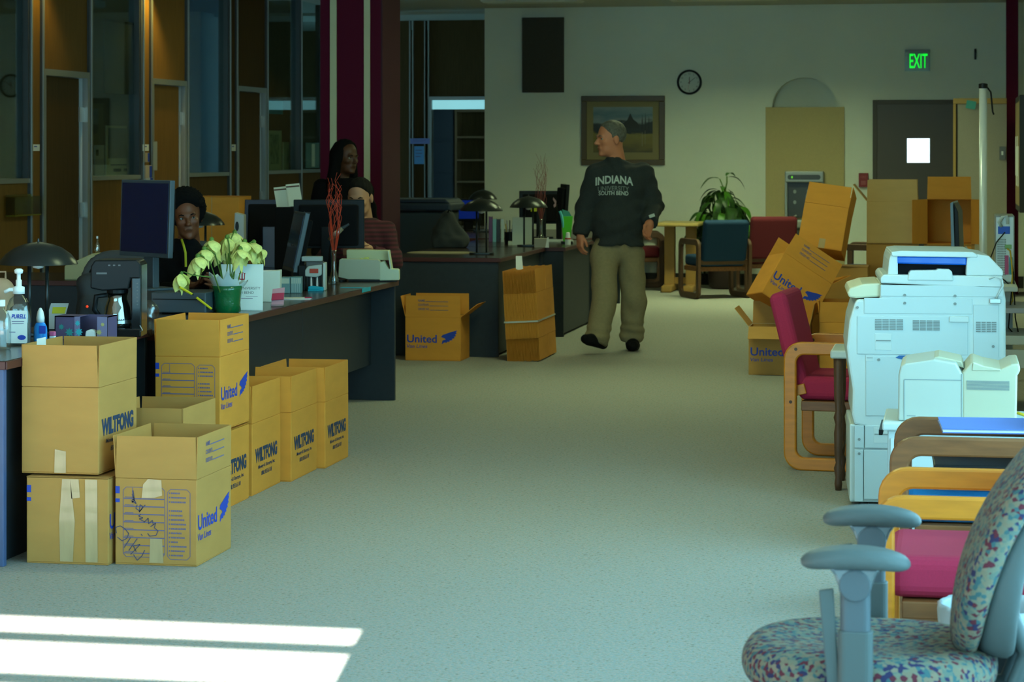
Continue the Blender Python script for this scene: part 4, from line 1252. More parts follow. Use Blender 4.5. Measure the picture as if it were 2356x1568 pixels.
MB().lathe([(.024, .205), (.024, .232), (.012, .236), (.012, .26), (.008, .262), (.008, .285), (.016, .287), (.018, .30), (.010, .306)], 18).build('pump', M_wpl, sz_, smooth=True)
MB().tube([(0, 0, .222), (-.035, -.01, .222), (-.055, -.012, .212)], [.009, .008, .007], 10).build('nozzle', M_wpl, sz_, smooth=True)
a, b = px(4, 588)
s2 = thing('clear_bottle', 'second clear bottle cut by the left border of the picture', 'bottle', (a, b, ZA), TH)
bottle_body(.07, .06, .16, .3, .175).build('bottle', M_clear, s2, smooth=True)
MB().lathe([(.014, .17), (.014, .195)], 14).build('cap', M_wpl, s2)
a, b = px(93, 566)
sb2 = thing('blue_bottle', 'small bottle of bright blue liquid with a white pointed cap', 'bottle', (a, b, ZA), TH)
bottle_body(.054, .036, .082, .55, .083).build('body', mat('blue_liquid', (.02, .25, .72), .18), sb2, smooth=True)
MB().prism(rrect(.026, .032, .002), 0, .001, frame_mat((.012, -.0185, .052), (1, 0, 0), (0, 0, 1))).build('label', M_blue, sb2)
MB().lathe([(.016, .081), (.017, .10), (.012, .125), (.005, .138), (.001, .14)], 16).build('cap', M_wpl, sb2, smooth=True)
a, b = px(192, 556)
tb = thing('tissue_box', 'purple tissue box with teal flowers and a cut-out front', 'box', (a, b + .03, ZA), 0)
M_purple = mat('purple_card', (.10, .075, .16), .6); M_lilac = mat('lilac_card', (.22, .19, .32), .6)
T_ = MB(); T_.box(-.115, .115, -.056, .058, 0, .004); T_.box(-.115, -.005, -.058, -.054, 0, .095); T_.box(.07, .115, -.058, -.054, 0, .095)
T_.box(-.115, .115, .054, .058, 0, .095); T_.box(-.115, -.111, -.058, .058, 0, .095); T_.box(.111, .115, -.058, .058, 0, .095); T_.box(-.115, -.01, -.058, .058, .091, .095); T_.box(.08, .115, -.058, .058, .091, .095)
T_.build('carton', M_purple, tb)
Mt = frame_mat((0, -.058, 0), (1, 0, 0), (0, 0, 1))
MB().box(-.028, -.004, -.0595, -.0575, .001, .094).build('lilac_strip', M_lilac, tb)
MB().box(.071, .114, -.0595, -.0575, .001, .094).build('lilac_strip', M_lilac, tb)
def flower_poly(cx, cz, r, n=8):
    return [(cx + (r if i % 2 == 0 else r * .55) * math.cos(math.pi * i / n), cz + (r if i % 2 == 0 else r * .55) * math.sin(math.pi * i / n)) for i in range(2 * n)]
M_teal = mat('teal_print', (.03, .26, .26), .6); M_tealb = mat('bright_teal_print', (.05, .45, .52), .6); M_yel_p = mat('yellow_print', (.5, .42, .16), .6)
marks([flower_poly(-.085, .050, .014), flower_poly(-.050, .028, .020)], M_teal, tb, Mt, 'flower_print', .002)
marks([flower_poly(-.014, .066, .013), flower_poly(-.008, .030, .018)], M_tealb, tb, Mt, 'flower_print', .0025)
marks([flower_poly(.080, .030, .014), flower_poly(.095, .062, .010)], M_yel_p, tb, Mt, 'flower_print', .0025)
MB().prism([(.012, .0), (.062, .0), (.06, .03), (.04, .038), (.016, .03)], 0, .03, frame_mat((0, -.02, .004), (1, 0, 0), (0, 0, 1))).build('tissue', M_white, tb, .006, 2)
a, b = px(121, 563)
er = thing('highlighter', 'stubby pink-capped white marker standing beside the tissue box', 'marker', (a, b, ZA), 0)
MB().prism(rrect(.026, .018, .006), 0, .022).build('barrel', M_wpl, er); MB().prism(rrect(.026, .018, .006), .022, .04).build('cap', mat('pink_plastic', (.65, .12, .28), .4), er, .003)
a, b = px(125, 540)
ph = thing('brochure_holder', 'leaning white leaflet with a yellow band behind the black lamp', 'leaflet', (a, b, ZA), TH, rot=(R(-16), 0, TH))
MB().prism([(-.05, .012), (.03, .012), (.055, .13), (-.02, .13)], 0, .004, frame_mat((0, 0, 0), (1, 0, 0), (0, 0, 1))).build('leaflet', mat('leaflet_grey', (.45, .50, .52), .6), ph)
MB().prism([(-.014, .085), (.04, .085), (.046, .113), (-.012, .113)], .004, .005, frame_mat((0, 0, 0), (1, 0, 0), (0, 0, 1))).build('yellow_band', mat('yellow_ink', (.55, .52, .02), .6), ph)
MB().box(-.06, .05, -.03, .05, 0, .012).build('rest', M_black, ph)
a, b = px(168, 542)
dh = thing('black_cap', 'low black domed cap lying behind the tissue box', 'cap', (a, b + .05, ZA), TH)
MB().lathe([(.085, 0), (.083, .02), (.06, .055), (.03, .068), (.001, .071)], 24).build('crown', mat('black_cloth', (.02, .022, .024), .8), dh, smooth=True)
MB().prism([(-.05, -.05), (-.13, -.035), (-.15, 0), (-.13, .035), (-.05, .05)], .0, .010).build('peak', MATS['black_cloth'], dh, .003)
MB().lathe([(.0805, .018), (.0815, .030)], 24, cap=False).build('rim_band', M_slot, dh)
# coffee maker
a, b = px(272, 548)
cm = thing('coffee_maker', 'black drip coffee maker with an empty glass jug on the nearest desk', 'coffee maker', (a, b + .02, ZA), TH)
ks = 548.0
def kz(x, y): return ((x - 272) / ks, (774 - y) / ks)
Mk = frame_mat((0, 0, 0), (1, 0, 0), (0, 0, 1))
def kpoly(pts, y0, y1, name, m, bevel=.006, parent=None): return MB().prism([kz(*p) for p in pts], -y1, -y0, Mk).build(name, m, parent or cm, bevel, 3)
M_gloss = mat('gloss_black', (.008, .009, .010), .12, spec=.35)
kpoly([(238, 774), (238, 758), (250, 754), (328, 754), (328, 774)], -.085, .085, 'base', M_gloss)
kpoly([(304, 758), (304, 640), (300, 600), (322, 600), (328, 610), (328, 758)], -.075, .085, 'tank', M_gloss)
kpoly([(212, 662), (213, 612), (222, 598), (318, 597), (326, 606), (326, 640), (304, 640), (298, 664), (240, 668)], -.085, .085, 'brew_head', M_black)
kpoly([(226, 626), (250, 626), (250, 630), (226, 630)], -.0865, -.085, 'badge', mat('badge_grey', (.10, .10, .10), .4), 0)
for x_ in (253, 264, 276): kpoly([(x_, 608), (x_ + 5, 608), (x_ + 5, 611), (x_, 611)], -.087, -.085, 'button', MATS['badge_grey'], 0)
for i in range(7): kpoly([(317, 650 + i * 8), (321, 650 + i * 8), (321, 653 + i * 8), (317, 653 + i * 8)], -.0765, -.075, 'gauge_mark', MATS['badge_grey'], 0)
ja, jz = kz(268, 756)
jg = MB().lathe([(.05, 0), (.058, .01), (.058, .045), (.052, .09), (.040, .125), (.044, .150), (.042, .150), (.038, .124), (.05, .09), (.056, .045), (.056, .012), (.048, .002)], 28, Matrix.Translation((ja, -.015, jz)), cap=False).build('jug', glass_mat('jug_glass', (.62, .68, .68), .22, .03), cm, smooth=True)
MB().lathe([(.045, .148), (.045, .162), (.02, .165)], 24, Matrix.Translation((ja, -.015, jz))).build('jug_lid', M_black, jg)
MB().lathe([(.060, .022), (.060, .036)], 28, Matrix.Translation((ja, -.015, jz)), cap=False).build('jug_band', M_steel, jg)
MB().tube([(ja - .042, -.03, jz + .14), (ja - .085, -.04, jz + .135), (ja - .092, -.04, jz + .08), (ja - .058, -.03, jz + .03)], [.010, .012, .012, .009], 10).build('jug_handle', M_black, jg, smooth=True)
MB().tube([(kz(323, 760)[0], -.08, .02), (kz(332, 764)[0], -.09, .03), (kz(326, 752)[0], -.09, .05)], .002, 5).build('wire_clip', M_steel, cm)
# plastic bag
a, b = px(337, 530)
pb2 = thing('plastic_bag', 'crumpled clear plastic bag beside the coffee maker', 'bag', (a, b + .05, ZA - .026), TH)
def bag_fn(P):
    x, y, z = P[..., 0], P[..., 1], P[..., 2]
    d = sd_ell(P, (0, 0, .075), (.036, .05, .082))
    return d + .006 * np.sin(60 * x + 25 * z) * np.sin(70 * z + 30 * y)
sdf_obj('bag', bag_fn, (-.06, -.07, -.02), (.06, .07, .19), .007, glass_mat('bag_film', (.72, .80, .82), .16, .25), pb2)
# black backpack behind the coffee maker
a, b = px(212, 507)
bk = thing('backpack', 'black backpack with a tiny red light behind the coffee maker', 'bag', (a, b + .05, DH + .001), TH)
def bk_fn(P):
    d = sd_box(P, (0, 0, .125), (.085, .08, .125), .06)
    d = smin(d, sd_box(P, (0, -.08, .075), (.065, .03, .065), .03), .02)
    return d + .004 * np.sin(P[..., 0] * 50 + P[..., 2] * 40)
sdf_obj('sack', bk_fn, (-.12, -.14, -.02), (.12, .11, .29), .01, MATS['black_cloth'], bk)
MB().tube([(-.03, .02, .245), (-.015, .02, .275), (.015, .02, .275), (.03, .02, .245)], .007, 8).build('handle', M_black_m, bk, smooth=True)
MB().lathe([(.006, 0), (.006, .004), (.001, .006)], 10, frame_mat((-.02, -.113, .10), (1, 0, 0), (0, 0, 1))).build('red_light', mat('red_light', (.6, .05, .02), .4, emit=(1, .06, .0), estr=.6), bk)
# beige cloth bag at the border
a, b = px(-8, 520)
bg = thing('cloth_bag', 'beige rounded cloth bag cut by the left border behind the sanitizer', 'bag', (a, b + .05, DH + .025), TH)
def bg_fn(P): return sd_box(P, (0, 0, .10), (.055, .06, .115), .05) + .003 * np.sin(P[..., 2] * 70)
sdf_obj('sack', bg_fn, (-.08, -.09, -.03), (.08, .09, .24), .009, mat('beige_cloth', (.50, .34, .22), .9), bg)
MB().tube([(-.02, 0, .21), (-.02, 0, .24), (.02, 0, .24), (.02, 0, .21)], .005, 6).build('strap', mat('beige_strap', (.4, .27, .17), .9), bg)

# ---- long desk: flowers, sign, cards
M_petal = mat('wilted_petal', (.78, .80, .26), .6, noise=.22, nscale=40)
M_stem = mat('green_stem', (.10, .20, .03), .6); M_leaf = mat('green_leaf', (.04, .16, .02), .5, noise=.3, nscale=12)
va, vb = px(523, 464)
vs_ = thing('flower_vase', 'dark green glass vase wrapped in white tissue at the front of the long desk', 'vase', (va, vb, DH), TH)
M_gglass = mat('green_glass', (.004, .13, .04), .05, coat=.5, bump=.6, bscale=60)
MB().lathe([(.055, 0), (.068, .006), (.066, .05), (.072, .11), (.080, .135), (.076, .135), (.067, .11), (.061, .05), (.060, .01), (.001, .008)], 28, cap=False).build('vase', M_gglass, vs_, smooth=True)
wr_ = MB(); n = 26; rows = [(.045, .11), (.060, .125), (.080, .150), (.098, .185)]
vsx = []
for k, (r_, z_) in enumerate(rows):
    for i in range(n):
        q = 2 * math.pi * i / n; e = (.014 * math.sin(i * 2.9) + .010 * math.sin(i * 1.3)) * (k / 3)
        vsx.append(((r_ + e * .6) * math.cos(q), (r_ + e * .6) * math.sin(q) * .75, z_ + e - .035 * max(0, math.cos(q)) * k / 3))
wr_.add(vsx, [(k * n + i, k * n + (i + 1) % n, (k + 1) * n + (i + 1) % n, (k + 1) * n + i) for k in range(3) for i in range(n)])
wr_.build('tissue_wrap', mat('tissue_white', (.66, .76, .74), .6), vs_, smooth=True)
def petal_mesh(L, w, curl):
    mb = MB(); n = 6; vs = []
    for i in range(n + 1):
        t_ = i / n; ww = w * math.sin(math.pi * min(1, t_ * .93 + .07)) ** .8 * .5 + .001
        y = curl * math.sin(t_ * math.pi) * .5; z = -L * t_
        vs += [(-ww, y + ww * .35, z), (0, y - .002, z), (ww, y + ww * .35, z)]
    fs = []
    for i in range(n):
        for j in (0, 1): fs.append((i * 3 + j, i * 3 + j + 1, (i + 1) * 3 + j + 1, (i + 1) * 3 + j))
    return mb.add(vs, fs).mesh('petal', True)
PET = [petal_mesh(.095, .052, -.026), petal_mesh(.078, .058, -.036), petal_mesh(.105, .046, -.018)]
for m_ in PET: m_.materials.append(M_petal)
rf = random.Random(11)
def flower(label, x, y, s, base, sag=.0):
    """drooping bloom at pixel (x, y) at scale s on a stem rising from base"""
    a, b = px(x, s); z = pz(y, s)
    hd = Vector((a, b, z)); bs_ = Vector(base)
    t = thing('flower', label, 'flower', base, 0, 'wilted pale flowers in the green vase')
    rel = hd - bs_
    mid = rel * .6 + Vector((0, 0, rel.z * .25 + .02))
    MB().tube([(0, 0, 0), tuple(mid * .5), tuple(mid), tuple(rel * .92 + Vector((0, 0, .03))), tuple(rel + Vector((0, 0, .012)))], .0035, 6).build('stem', M_stem, t, smooth=True)
    MB().lathe([(.004, .016), (.012, .008), (.012, -.006), (.003, -.02)], 10, Matrix.Translation(rel)).build('calyx', M_stem, t, smooth=True)
    for k in range(9):
        q = put('petal', PET[k % 3], None, t)
        q.location = rel; q.rotation_euler = (R(rf.uniform(-52, -12) if k % 2 else rf.uniform(-26, 6)), R(rf.uniform(-20, 20)), R(40 * k + rf.uniform(-15, 15)))
        sc_ = rf.uniform(.85, 1.15); q.scale = (sc_, sc_, sc_)
    return t
vb0 = (va, vb, DH + .012)
spots = [(487, 552, 466), (523, 546, 460), (540, 535, 452), (563, 556, 466), (584, 558, 458), (553, 573, 470), (470, 573, 470), (455, 590, 474), (594, 570, 452), (509, 571, 447), (537, 575, 445)]
names = ['highest left', 'upper middle', 'topmost', 'upper right', 'far right', 'lower right front', 'left front', 'lowest left', 'rightmost', 'middle rear', 'right rear']
for (x, y, s), nm in zip(spots, names):
    o_ = rf.uniform(-.03, .03)
    flower('%s of the wilted pale flowers in the green vase' % nm, x, y, s, (va + o_, vb + rf.uniform(-.02, .02), DH + .012))
q1 = px(418, 478)
fl2 = thing('fallen_flower', 'single wilted flower drooping over the edge of the slate computer', 'flower', (q1[0], q1[1], pz(630, 478)), 0)
for k in range(8):
    q = put('petal', PET[k % 3], None, fl2); q.rotation_euler = (R(rf.uniform(-28, 0)), R(14), R(45 * k))
MB().tube([(0, 0, 0), (.01, 0, .012), (.05, .01, -.005), (.14, .02, -.015)], .003, 6).build('stem', M_stem, fl2, smooth=True)
MB().lathe([(.003, .014), (.01, .006), (.003, -.01)], 10).build('calyx', M_stem, fl2, smooth=True)
for i, (xa, ya, xb, yb, s_) in enumerate(((413, 660, 446, 680, 480), (452, 684, 492, 716, 470))):
    A_ = Vector((*px(xa, s_), pz(ya, s_))); B_ = Vector((*px(xb, s_ - 2), pz(yb, s_)))
    p_ = thing('pencil', ['yellow pencil lying across the slate computer', 'yellow pencil leaning down towards the green vase'][i], 'pencil', tuple(A_), 0)
    d_ = B_ - A_
    MB().tube([(0, 0, 0), tuple(d_ * .86)], .006, 6).build('barrel', mat('pencil_yellow', (.68, .58, .02), .4), p_)
    MB().tube([tuple(d_ * .86), tuple(d_)], [.006, .001], 6).build('tip', M_black, p_)
a, b = px(556, 458)
sg = thing('desk_sign', 'white table sign with a red trident emblem behind the vase', 'sign', (a, b, DH), TH, rot=(R(-7), 0, TH))
MB().box(-.108, .106, 0, .003, 0, .233).build('card', mat('sign_white', (.74, .84, .84), .4), sg)
MB().box(-.10, .10, 0, .06, 0, .004).build('foot', M_clear, sg)
Ms = frame_mat((0, 0, 0), (1, 0, 0), (0, 0, 1))
M_iu = mat('crimson_ink', (.42, .01, .03), .5); M_ink = mat('grey_ink', (.10, .12, .14), .6)
tri = [rect(-.003, .145, .003, .19)] + [rect(k * .012 - .002, .158, k * .012 + .002, .186) for k in (-1, 1)] + [rect(-.014, .155, .014, .160), rect(-.016, .184, -.008, .188), rect(.008, .184, .016, .188), rect(-.006, .188, .006, .192), rect(-.006, .143, .006, .147)]
marks(tri, M_iu, sg, Ms, 'trident_emblem')
letters('INDIANA UNIVERSITY', M_ink, sg, Ms @ Matrix.Translation((0, .112, 0)), width=.185, height=.013)
letters('SOUTH BEND', M_ink, sg, Ms @ Matrix.Translation((0, .090, 0)), width=.12, height=.012)
marks([rect(-.05, .060, .055, .063), rect(.02, .07, .08, .0715)], M_purp, sg, Ms, 'small_print')
a, b = px(624, 432)
pk = thing('paper_box', 'white upright paper box to the right of the trident sign', 'box', (a, b, DH), TH)
MB().prism([(-.052, 0), (.050, 0), (.052, .168), (-.050, .160)], -.05, .05, frame_mat((0, 0, 0), (1, 0, 0), (0, 0, 1))).build('sleeve', mat('sleeve_white', (.70, .78, .70), .5), pk, .003)
MB().box(-.045, .045, -.04, .04, .155, .166).build('paper_block', M_white, pk)
a, b = px(639, 446)
rc = thing('card_holder', 'small red and clear card holder at the front edge of the long desk', 'card holder', (a, b, DH), TH, rot=(R(-10), 0, TH))
MB().prism([(-.034, 0), (.030, .004), (.034, .098), (-.028, .090)], -.004, 0, frame_mat((0, 0, 0), (1, 0, 0), (0, 0, 1))).build('back', mat('pink_card', (.62, .30, .36), .5), rc)
MB().prism([(-.033, .03), (.031, .034), (.033, .070), (-.029, .065)], .001, .012, frame_mat((0, 0, 0), (1, 0, 0), (0, 0, 1))).build('red_pocket', mat('red_card', (.50, .02, .07), .4), rc, .002)
MB().box(-.034, .03, -.03, .02, 0, .006).build('foot', M_clear, rc)
a, b = px(671, 408)
cb_ = thing('card_file', 'low clear card boxes side by side on the long desk', 'card box', (a, b, DH), TH)
M_tealp = mat('teal_plastic', (.18, .32, .33), .25)
for x0, x1, h_ in ((-.058, -.006, .09), (-.003, .058, .092)):
    MB().box(x0, x1, -.04, .05, 0, h_).build('box', M_tealp, cb_, .003)
    MB().box(x0 + .004, x1 - .004, -.041, -.0395, .055, h_ - .006).build('card_edge', mat('pale_cards', (.55, .62, .5), .6), cb_)
for i in range(5): MB().box(.004 + i * .010, .009 + i * .010, -.0425, -.040, .006, .086).build('rib', mat('pale_teal', (.35, .5, .5), .3), cb_)
a, b = px(722, 400)
dp = thing('tape_dispenser', 'black and clear dispenser packed with papers beside the glass bud vase', 'dispenser', (a, b, DH), TH)
MB().box(-.085, -.045, -.05, .05, 0, .145).build('black_side', M_black, dp, .004)
MB().box(.055, .072, -.05, .05, 0, .16).build('clear_side', mat('frost', (.55, .60, .55), .3), dp, .004)
MB().box(-.045, .055, .0, .05, 0, .165).build('back', mat('mid_grey', (.10, .10, .10), .4), dp, .004)
MB().box(-.07, .05, -.02, .04, .165, .195).build('lid', mat('lid_grey', (.40, .45, .44), .3), dp, .006)
MB().prism([(-.07, .09), (-.03, .14), (.05, .15), (.05, .09), (.02, .075), (-.04, .08)], -.0, .045, frame_mat((0, 0, 0), (1, 0, 0), (0, 0, 1))).build('clear_bowl', mat('cloudy_clear', (.50, .56, .52), .2), dp, .006)
MB().box(-.02, .03, -.052, -.046, .10, .125).build('red_strip', mat('red_ink', (.5, .05, .02), .5), dp)
for i in range(5): MB().prism([(-.035 + i * .017, 0), (-.022 + i * .017, 0), (-.026 + i * .017, .085), (-.033 + i * .017, .088)], .02, .024, frame_mat((0, 0, 0), (1, 0, 0), (0, 0, 1))).build('paper_strip', M_white if i % 2 else M_black, dp)
a, b = px(740, 399)
st_ = thing('stapler', 'bright cyan stapler at the foot of the clear dispenser', 'stapler', (a, b - .12, DH), TH)
MB().box(-.046, .044, -.012, .012, 0, .010).build('base', mat('cyan_plastic', (.0, .42, .58), .4), st_, .003)
MB().prism([(-.044, .010), (.044, .010), (.044, .022), (-.02, .030), (-.044, .026)], -.010, .010, frame_mat((0, 0, 0), (1, 0, 0), (0, 0, 1))).build('arm', MATS['cyan_plastic'], st_, .003)
a = -3.393; b = on_a(842, 668, -3.385)[0]
cy = thing('cyan_tape', 'cyan paper strip hanging over the edge of the long desk', 'strip', (a, b, DH), 0)
MB().prism([(-.14, -.0), (.006, .0), (.006, .0015), (-.14, .0015)], -.03, .03, frame_mat((0, 0, .0005), (1, 0, 0), (0, 0, 1))).build('strip', MATS['cyan_plastic'], cy)
MB().box(.010, .0115, -.10, .10, -.022, .002).build('hanging_end', MATS['cyan_plastic'], cy)
a, b = px(700, 418)
pc_ = thing('loose_papers', 'thin stack of loose papers lying in front of the card boxes', 'paper', (a, b - .22, DH), TH + R(8))
for i in range(3): MB().box(-.09 + .006 * i, .09, -.06, .06, .002 * i, .002 * i + .0016).build('sheet', M_white, pc_, rot=(0, 0, R(4 * i)))
MB().box(.06, .10, -.05, -.03, .006, .012).build('red_clip', mat('red_card', (.50, .02, .07), .4), pc_, .002)
# cream adding machine at the desk end
a, b = px(845, 376)
am = thing('adding_machine', 'cream adding machine with a raised back tray at the far end of the long desk', 'machine', (a + .0, b + .03, DH), TH)
M_crm = mat('cream_plastic', (.56, .58, .34), .45); M_crm2 = mat('cream_grey', (.50, .52, .38), .45); M_crmw = mat('cream_white', (.64, .72, .52), .4)
as_ = 376.0
def az(x, y): return ((x - 845) / as_, (648 - y) / as_)
Ma = frame_mat((0, 0, 0), (1, 0, 0), (0, 0, 1))
def apoly(pts, y0, y1, name, m, bevel=.004): return MB().prism([az(*p) for p in pts], -y1, -y0, Ma).build(name, m, am, bevel, 2)
apoly([(777, 637), (779, 598), (784, 595), (868, 597), (873, 601), (873, 643), (800, 642)], -.06, .02, 'keyboard_case', M_crm2)
apoly([(794, 600), (793, 577), (797, 575), (892, 577), (892, 600)], .03, .10, 'back_tray', M_crm)
apoly([(872, 645), (872, 603), (882, 600), (893, 618), (914, 619), (917, 622), (917, 644)], -.06, .04, 'paper_end', M_crmw)
apoly([(890, 577), (893, 577), (900, 620), (896, 620)], -.055, .10, 'side_wall', M_crmw, .002)
apoly([(800, 648), (800, 641), (868, 643), (912, 644), (912, 648)], -.05, .08, 'feet', M_black, .002)
apoly([(824, 598), (828, 594), (832, 596), (838, 592), (846, 592), (846, 600)], -.02, .01, 'paper_roll', mat('yellow_paper', (.58, .60, .16), .6), .001)
# bud vases with curly willow
def willow(label, vlabel, x, s, z0, top_y, mcol, spread, n=16, dark=False):
    a, b = px(x, s)
    v = thing('bud_vase', vlabel, 'vase', (a, b, z0), 0, 'slim glass vases of curly willow')
    MB().lathe([(.034, 0), (.036, .004), (.026, .05), (.014, .09), (.012, .17), (.018, .205), (.016, .205), (.010, .17), (.012, .09), (.022, .05), (.030, .01), (.001, .008)], 20, cap=False).build('glass', glass_mat('bud_glass', (.80, .86, .84), .16, .03), v, smooth=True)
    t = thing('willow_twigs', label, 'twigs', (a, b, z0 + .012), 0, 'curly willow twigs')
    H = pz(top_y, s) - z0 - .012; r_ = random.Random(int(x))
    for k in range(n):
        ang = r_.uniform(0, 6.283); h = H * r_.uniform(.72, 1.0); pts = []
        ph_ = r_.uniform(0, 6); am_ = spread * r_.uniform(.4, 1.0)
        for i in range(15):
            u = i / 14
            if u < .3: rad = .006 * u / .3
            else: rad = .006 + am_ * math.sin((u - .3) / .7 * math.pi * .72) ** 1.2
            wig = .018 * max(0, u - .62) / .38
            q = ang + (.0 if u < .62 else (u - .62) * 5.0)
            pts.append((rad * math.cos(q) + wig * math.sin(u * 26 + ph_), rad * math.sin(q) * .7 + wig * math.cos(u * 23 + ph_), u * h))
        MB().tube(pts, [.0022] * 8 + [.0017] * 5 + [.0012] * 2, 4).build('twig', mcol, t)
M_redtw = mat('red_twig', (.62, .055, .015), .5); M_dktw = mat('dull_red_twig', (.24, .05, .035), .6)
willow('bright red curly willow twigs in the bud vase on the long desk', 'slim glass bud vase holding bright red twigs beside the dispenser', 768, 384, DH, 396, M_redtw, .042, 18)
willow('dull red curly willow twigs in front of the far wall', 'slim glass vase holding dull red twigs behind the lamps', 1245, 265, DH, 352, M_dktw, .060, 16)
# silver desk microphone shape leaning by the big monitor
a, b = px(778, 374); a2, b2 = px(814, 372)
mc = thing('barcode_scanner', 'shiny silver hand scanner tilted in its holder before the big black monitor', 'scanner', (a, b - .17, DH), TH)
MB().tube([(0, 0, .04), (0, 0, .20), (.01, 0, .27)], [.022, .012, .010], 10).build('holder', M_black, mc, smooth=True)
MB().lathe([(.05, 0), (.05, .012), (.02, .04)], 18).build('foot', M_black, mc)
MB().tube([(-.01, 0, .26), (.03, -.01, .295), (.07, -.01, .33)], [.012, .018, .013], 10).build('body', M_steel, mc, smooth=True)
MB().tube([(.07, -.01, .33), (.11, -.01, .355)], [.010, .007], 8).build('head', M_greyb, mc)

# ---- lamp desk and the desks beyond
a, b = px(1010, 296)
dp2 = thing('desk_blotter', 'tan round-ended desk pad lying on the lamp desk', 'desk pad', (a, b + .08, DH), 0)
MB().prism(rrect(.52, .34, .12, 6), 0, .006).build('pad', mat('tan_pad', (.34, .28, .16), .6), dp2, .002)
MB().prism(rrect(.40, .24, .08, 6), .006, .0075).build('paper', mat('buff_paper', (.40, .34, .20), .7), dp2)
a, b = -4.53, 19.82
rbn = thing('rolling_bin', 'large dark grey rolling bin with a wide rim behind the lamp desk', 'bin', (a, b, 0), 0)
M_bin = mat('bin_plastic', (.035, .05, .06), .5)
MB().prism([(-.22, .10), (.22, .10), (.27, 1.02), (-.27, 1.02)], -.26, .26, frame_mat((0, 0, 0), (1, 0, 0), (0, 0, 1))).build('body', M_bin, rbn, .03, 3)
MB().box(-.31, .31, -.30, .30, 1.02, 1.09).build('rim', mat('bin_rim', (.018, .030, .05), .45), rbn, .02, 3)
MB().prism([(-.30, 1.09), (.30, 1.09), (.26, 1.125), (-.26, 1.125)], -.28, .28, frame_mat((0, 0, 0), (1, 0, 0), (0, 0, 1))).build('lid', MATS['bin_rim'], rbn, .01)
for k in (-1, 1):
    for j in (-1, 1):
        MB().lathe([(.05, -.015), (.05, .015)], 16, frame_mat((k * .17, j * .2, .05), (1, 0, 0), (0, 0, 1))).build('wheel', M_black, rbn)
a, b = px(1046, 278)
jk = thing('draped_jacket', 'dark grey jacket draped in a heap at the back of the lamp desk', 'jacket', (a, b - .12, DH + .001), TH)
def jk_fn(P):
    d = sd_caps(P, (-.06, 0, .13), (-.03, 0, .25), .10, .055)
    d = smin(d, sd_caps(P, (-.03, 0, .22), (.08, 0, .07), .05, .065), .05)
    d = smin(d, sd_box(P, (-.02, 0, .04), (.14, .10, .045), .03), .05)
    d = np.maximum(d, -P[..., 2])
    return d + .006 * np.sin(P[..., 0] * 45 + P[..., 2] * 30) * np.sin(P[..., 1] * 40)
sdf_obj('cloth', jk_fn, (-.22, -.16, -.02), (.22, .16, .36), .011, mat('grey_cloth', (.040, .045, .045), .9), jk)
MB().tube([(-.03, -.05, .29), (-.02, -.06, .31), (.0, -.05, .30)], .006, 6).build('hanger_loop', M_black_m, jk)
# binders, pen caddy, magazine file, green pail
for i, (x, w, h, s, col, lab) in enumerate(((1129, .035, .22, 262, (.10, .02, .09), 'purple binder standing left in the small row of binders'), (1138, .032, .20, 262, (.18, .42, .46), 'pale teal binder standing second in the small row of binders'),
                                            (1147, .034, .20, 262, (.012, .014, .016), 'black binder standing third in the small row of binders'), (1156, .024, .20, 262, (.45, .55, .58), 'thin white binder standing last in the small row of binders'))):
    a, b = px(x, s)
    t = thing('binder', lab, 'binder', (a, b, DH), TH, 'binders on the desk beyond the lamps')
    m_ = mat('binder_%d' % i, col, .4)
    MB().box(-w / 2, w / 2, -.11, -.105, 0, h).build('spine', m_, t, .002)
    MB().box(-w / 2, -w / 2 + .003, -.105, .11, 0, h).build('cover', m_, t); MB().box(w / 2 - .003, w / 2, -.105, .11, 0, h).build('cover', m_, t)
    MB().box(-w / 2 + .003, w / 2 - .003, -.10, .10, .005, h - .01).build('pages', M_white, t)
a, b = px(1173, 268)
pcd = thing('pen_caddy', 'black pen caddy crammed with pens and scissors', 'pen holder', (a, b, DH), TH)
MB().lathe([(.045, 0), (.047, .10), (.044, .10), (.042, .004)], 18, cap=False).build('cup', M_black, pcd)
for i in range(8):
    q = R(i * 45); c_ = [(.6, .1, .02), (.02, .05, .5), (.02, .02, .02), (.5, .5, .5), (.5, .35, .05), (.3, .3, .35), (.02, .02, .02), (.02, .1, .4)][i]
    MB().tube([(.02 * math.cos(q), .02 * math.sin(q), .006), (.036 * math.cos(q), .036 * math.sin(q), .14 + .03 * (i % 3))], .0045, 6).build('pen', mat('pen_%d' % i, c_, .4), pcd)
a, b = px(1199, 271)
mf_ = thing('magazine_file', 'white upright magazine file behind the lamp nearest the walking man', 'file box', (a, b, DH), TH)
fb = MB(); fb.box(-.075, .10, -.1, -.096, 0, .235); fb.box(-.075, -.071, -.096, .1, 0, .22); fb.box(.096, .10, -.096, .1, 0, .235); fb.box(-.071, .096, .096, .1, 0, .20); fb.box(-.071, .096, -.096, .096, 0, .004)
fb.build('case', mat('file_white', (.62, .68, .54), .5), mf_)
MB().box(.03, .036, -.09, .09, .004, .225).build('paper', M_white, mf_); MB().box(-.11, -.075, -.1, .05, 0, .03).build('ledge', MATS['file_white'], mf_, .004)
a, b = px(1304, 268)
gp = thing('green_pail', 'bright green tapered pail with a cyan ribbon beside the walking man', 'pail', (a, b, DH + .02), TH)
MB().lathe([(.042, 0), (.044, .004), (.072, .215), (.068, .215), (.04, .006), (.001, .006)], 4, Matrix.Rotation(R(45), 4, 'Z'), cap=False).build('pail', mat('lime_green', (.08, .55, .01), .4), gp, .004)
MB().tube([(-.06, -.05, .26), (-.045, -.055, .22), (-.035, -.056, .16), (-.032, -.055, .12)], [.012, .012, .011, .006], 6).build('ribbon', mat('cyan_ribbon', (.10, .50, .55), .5), gp)
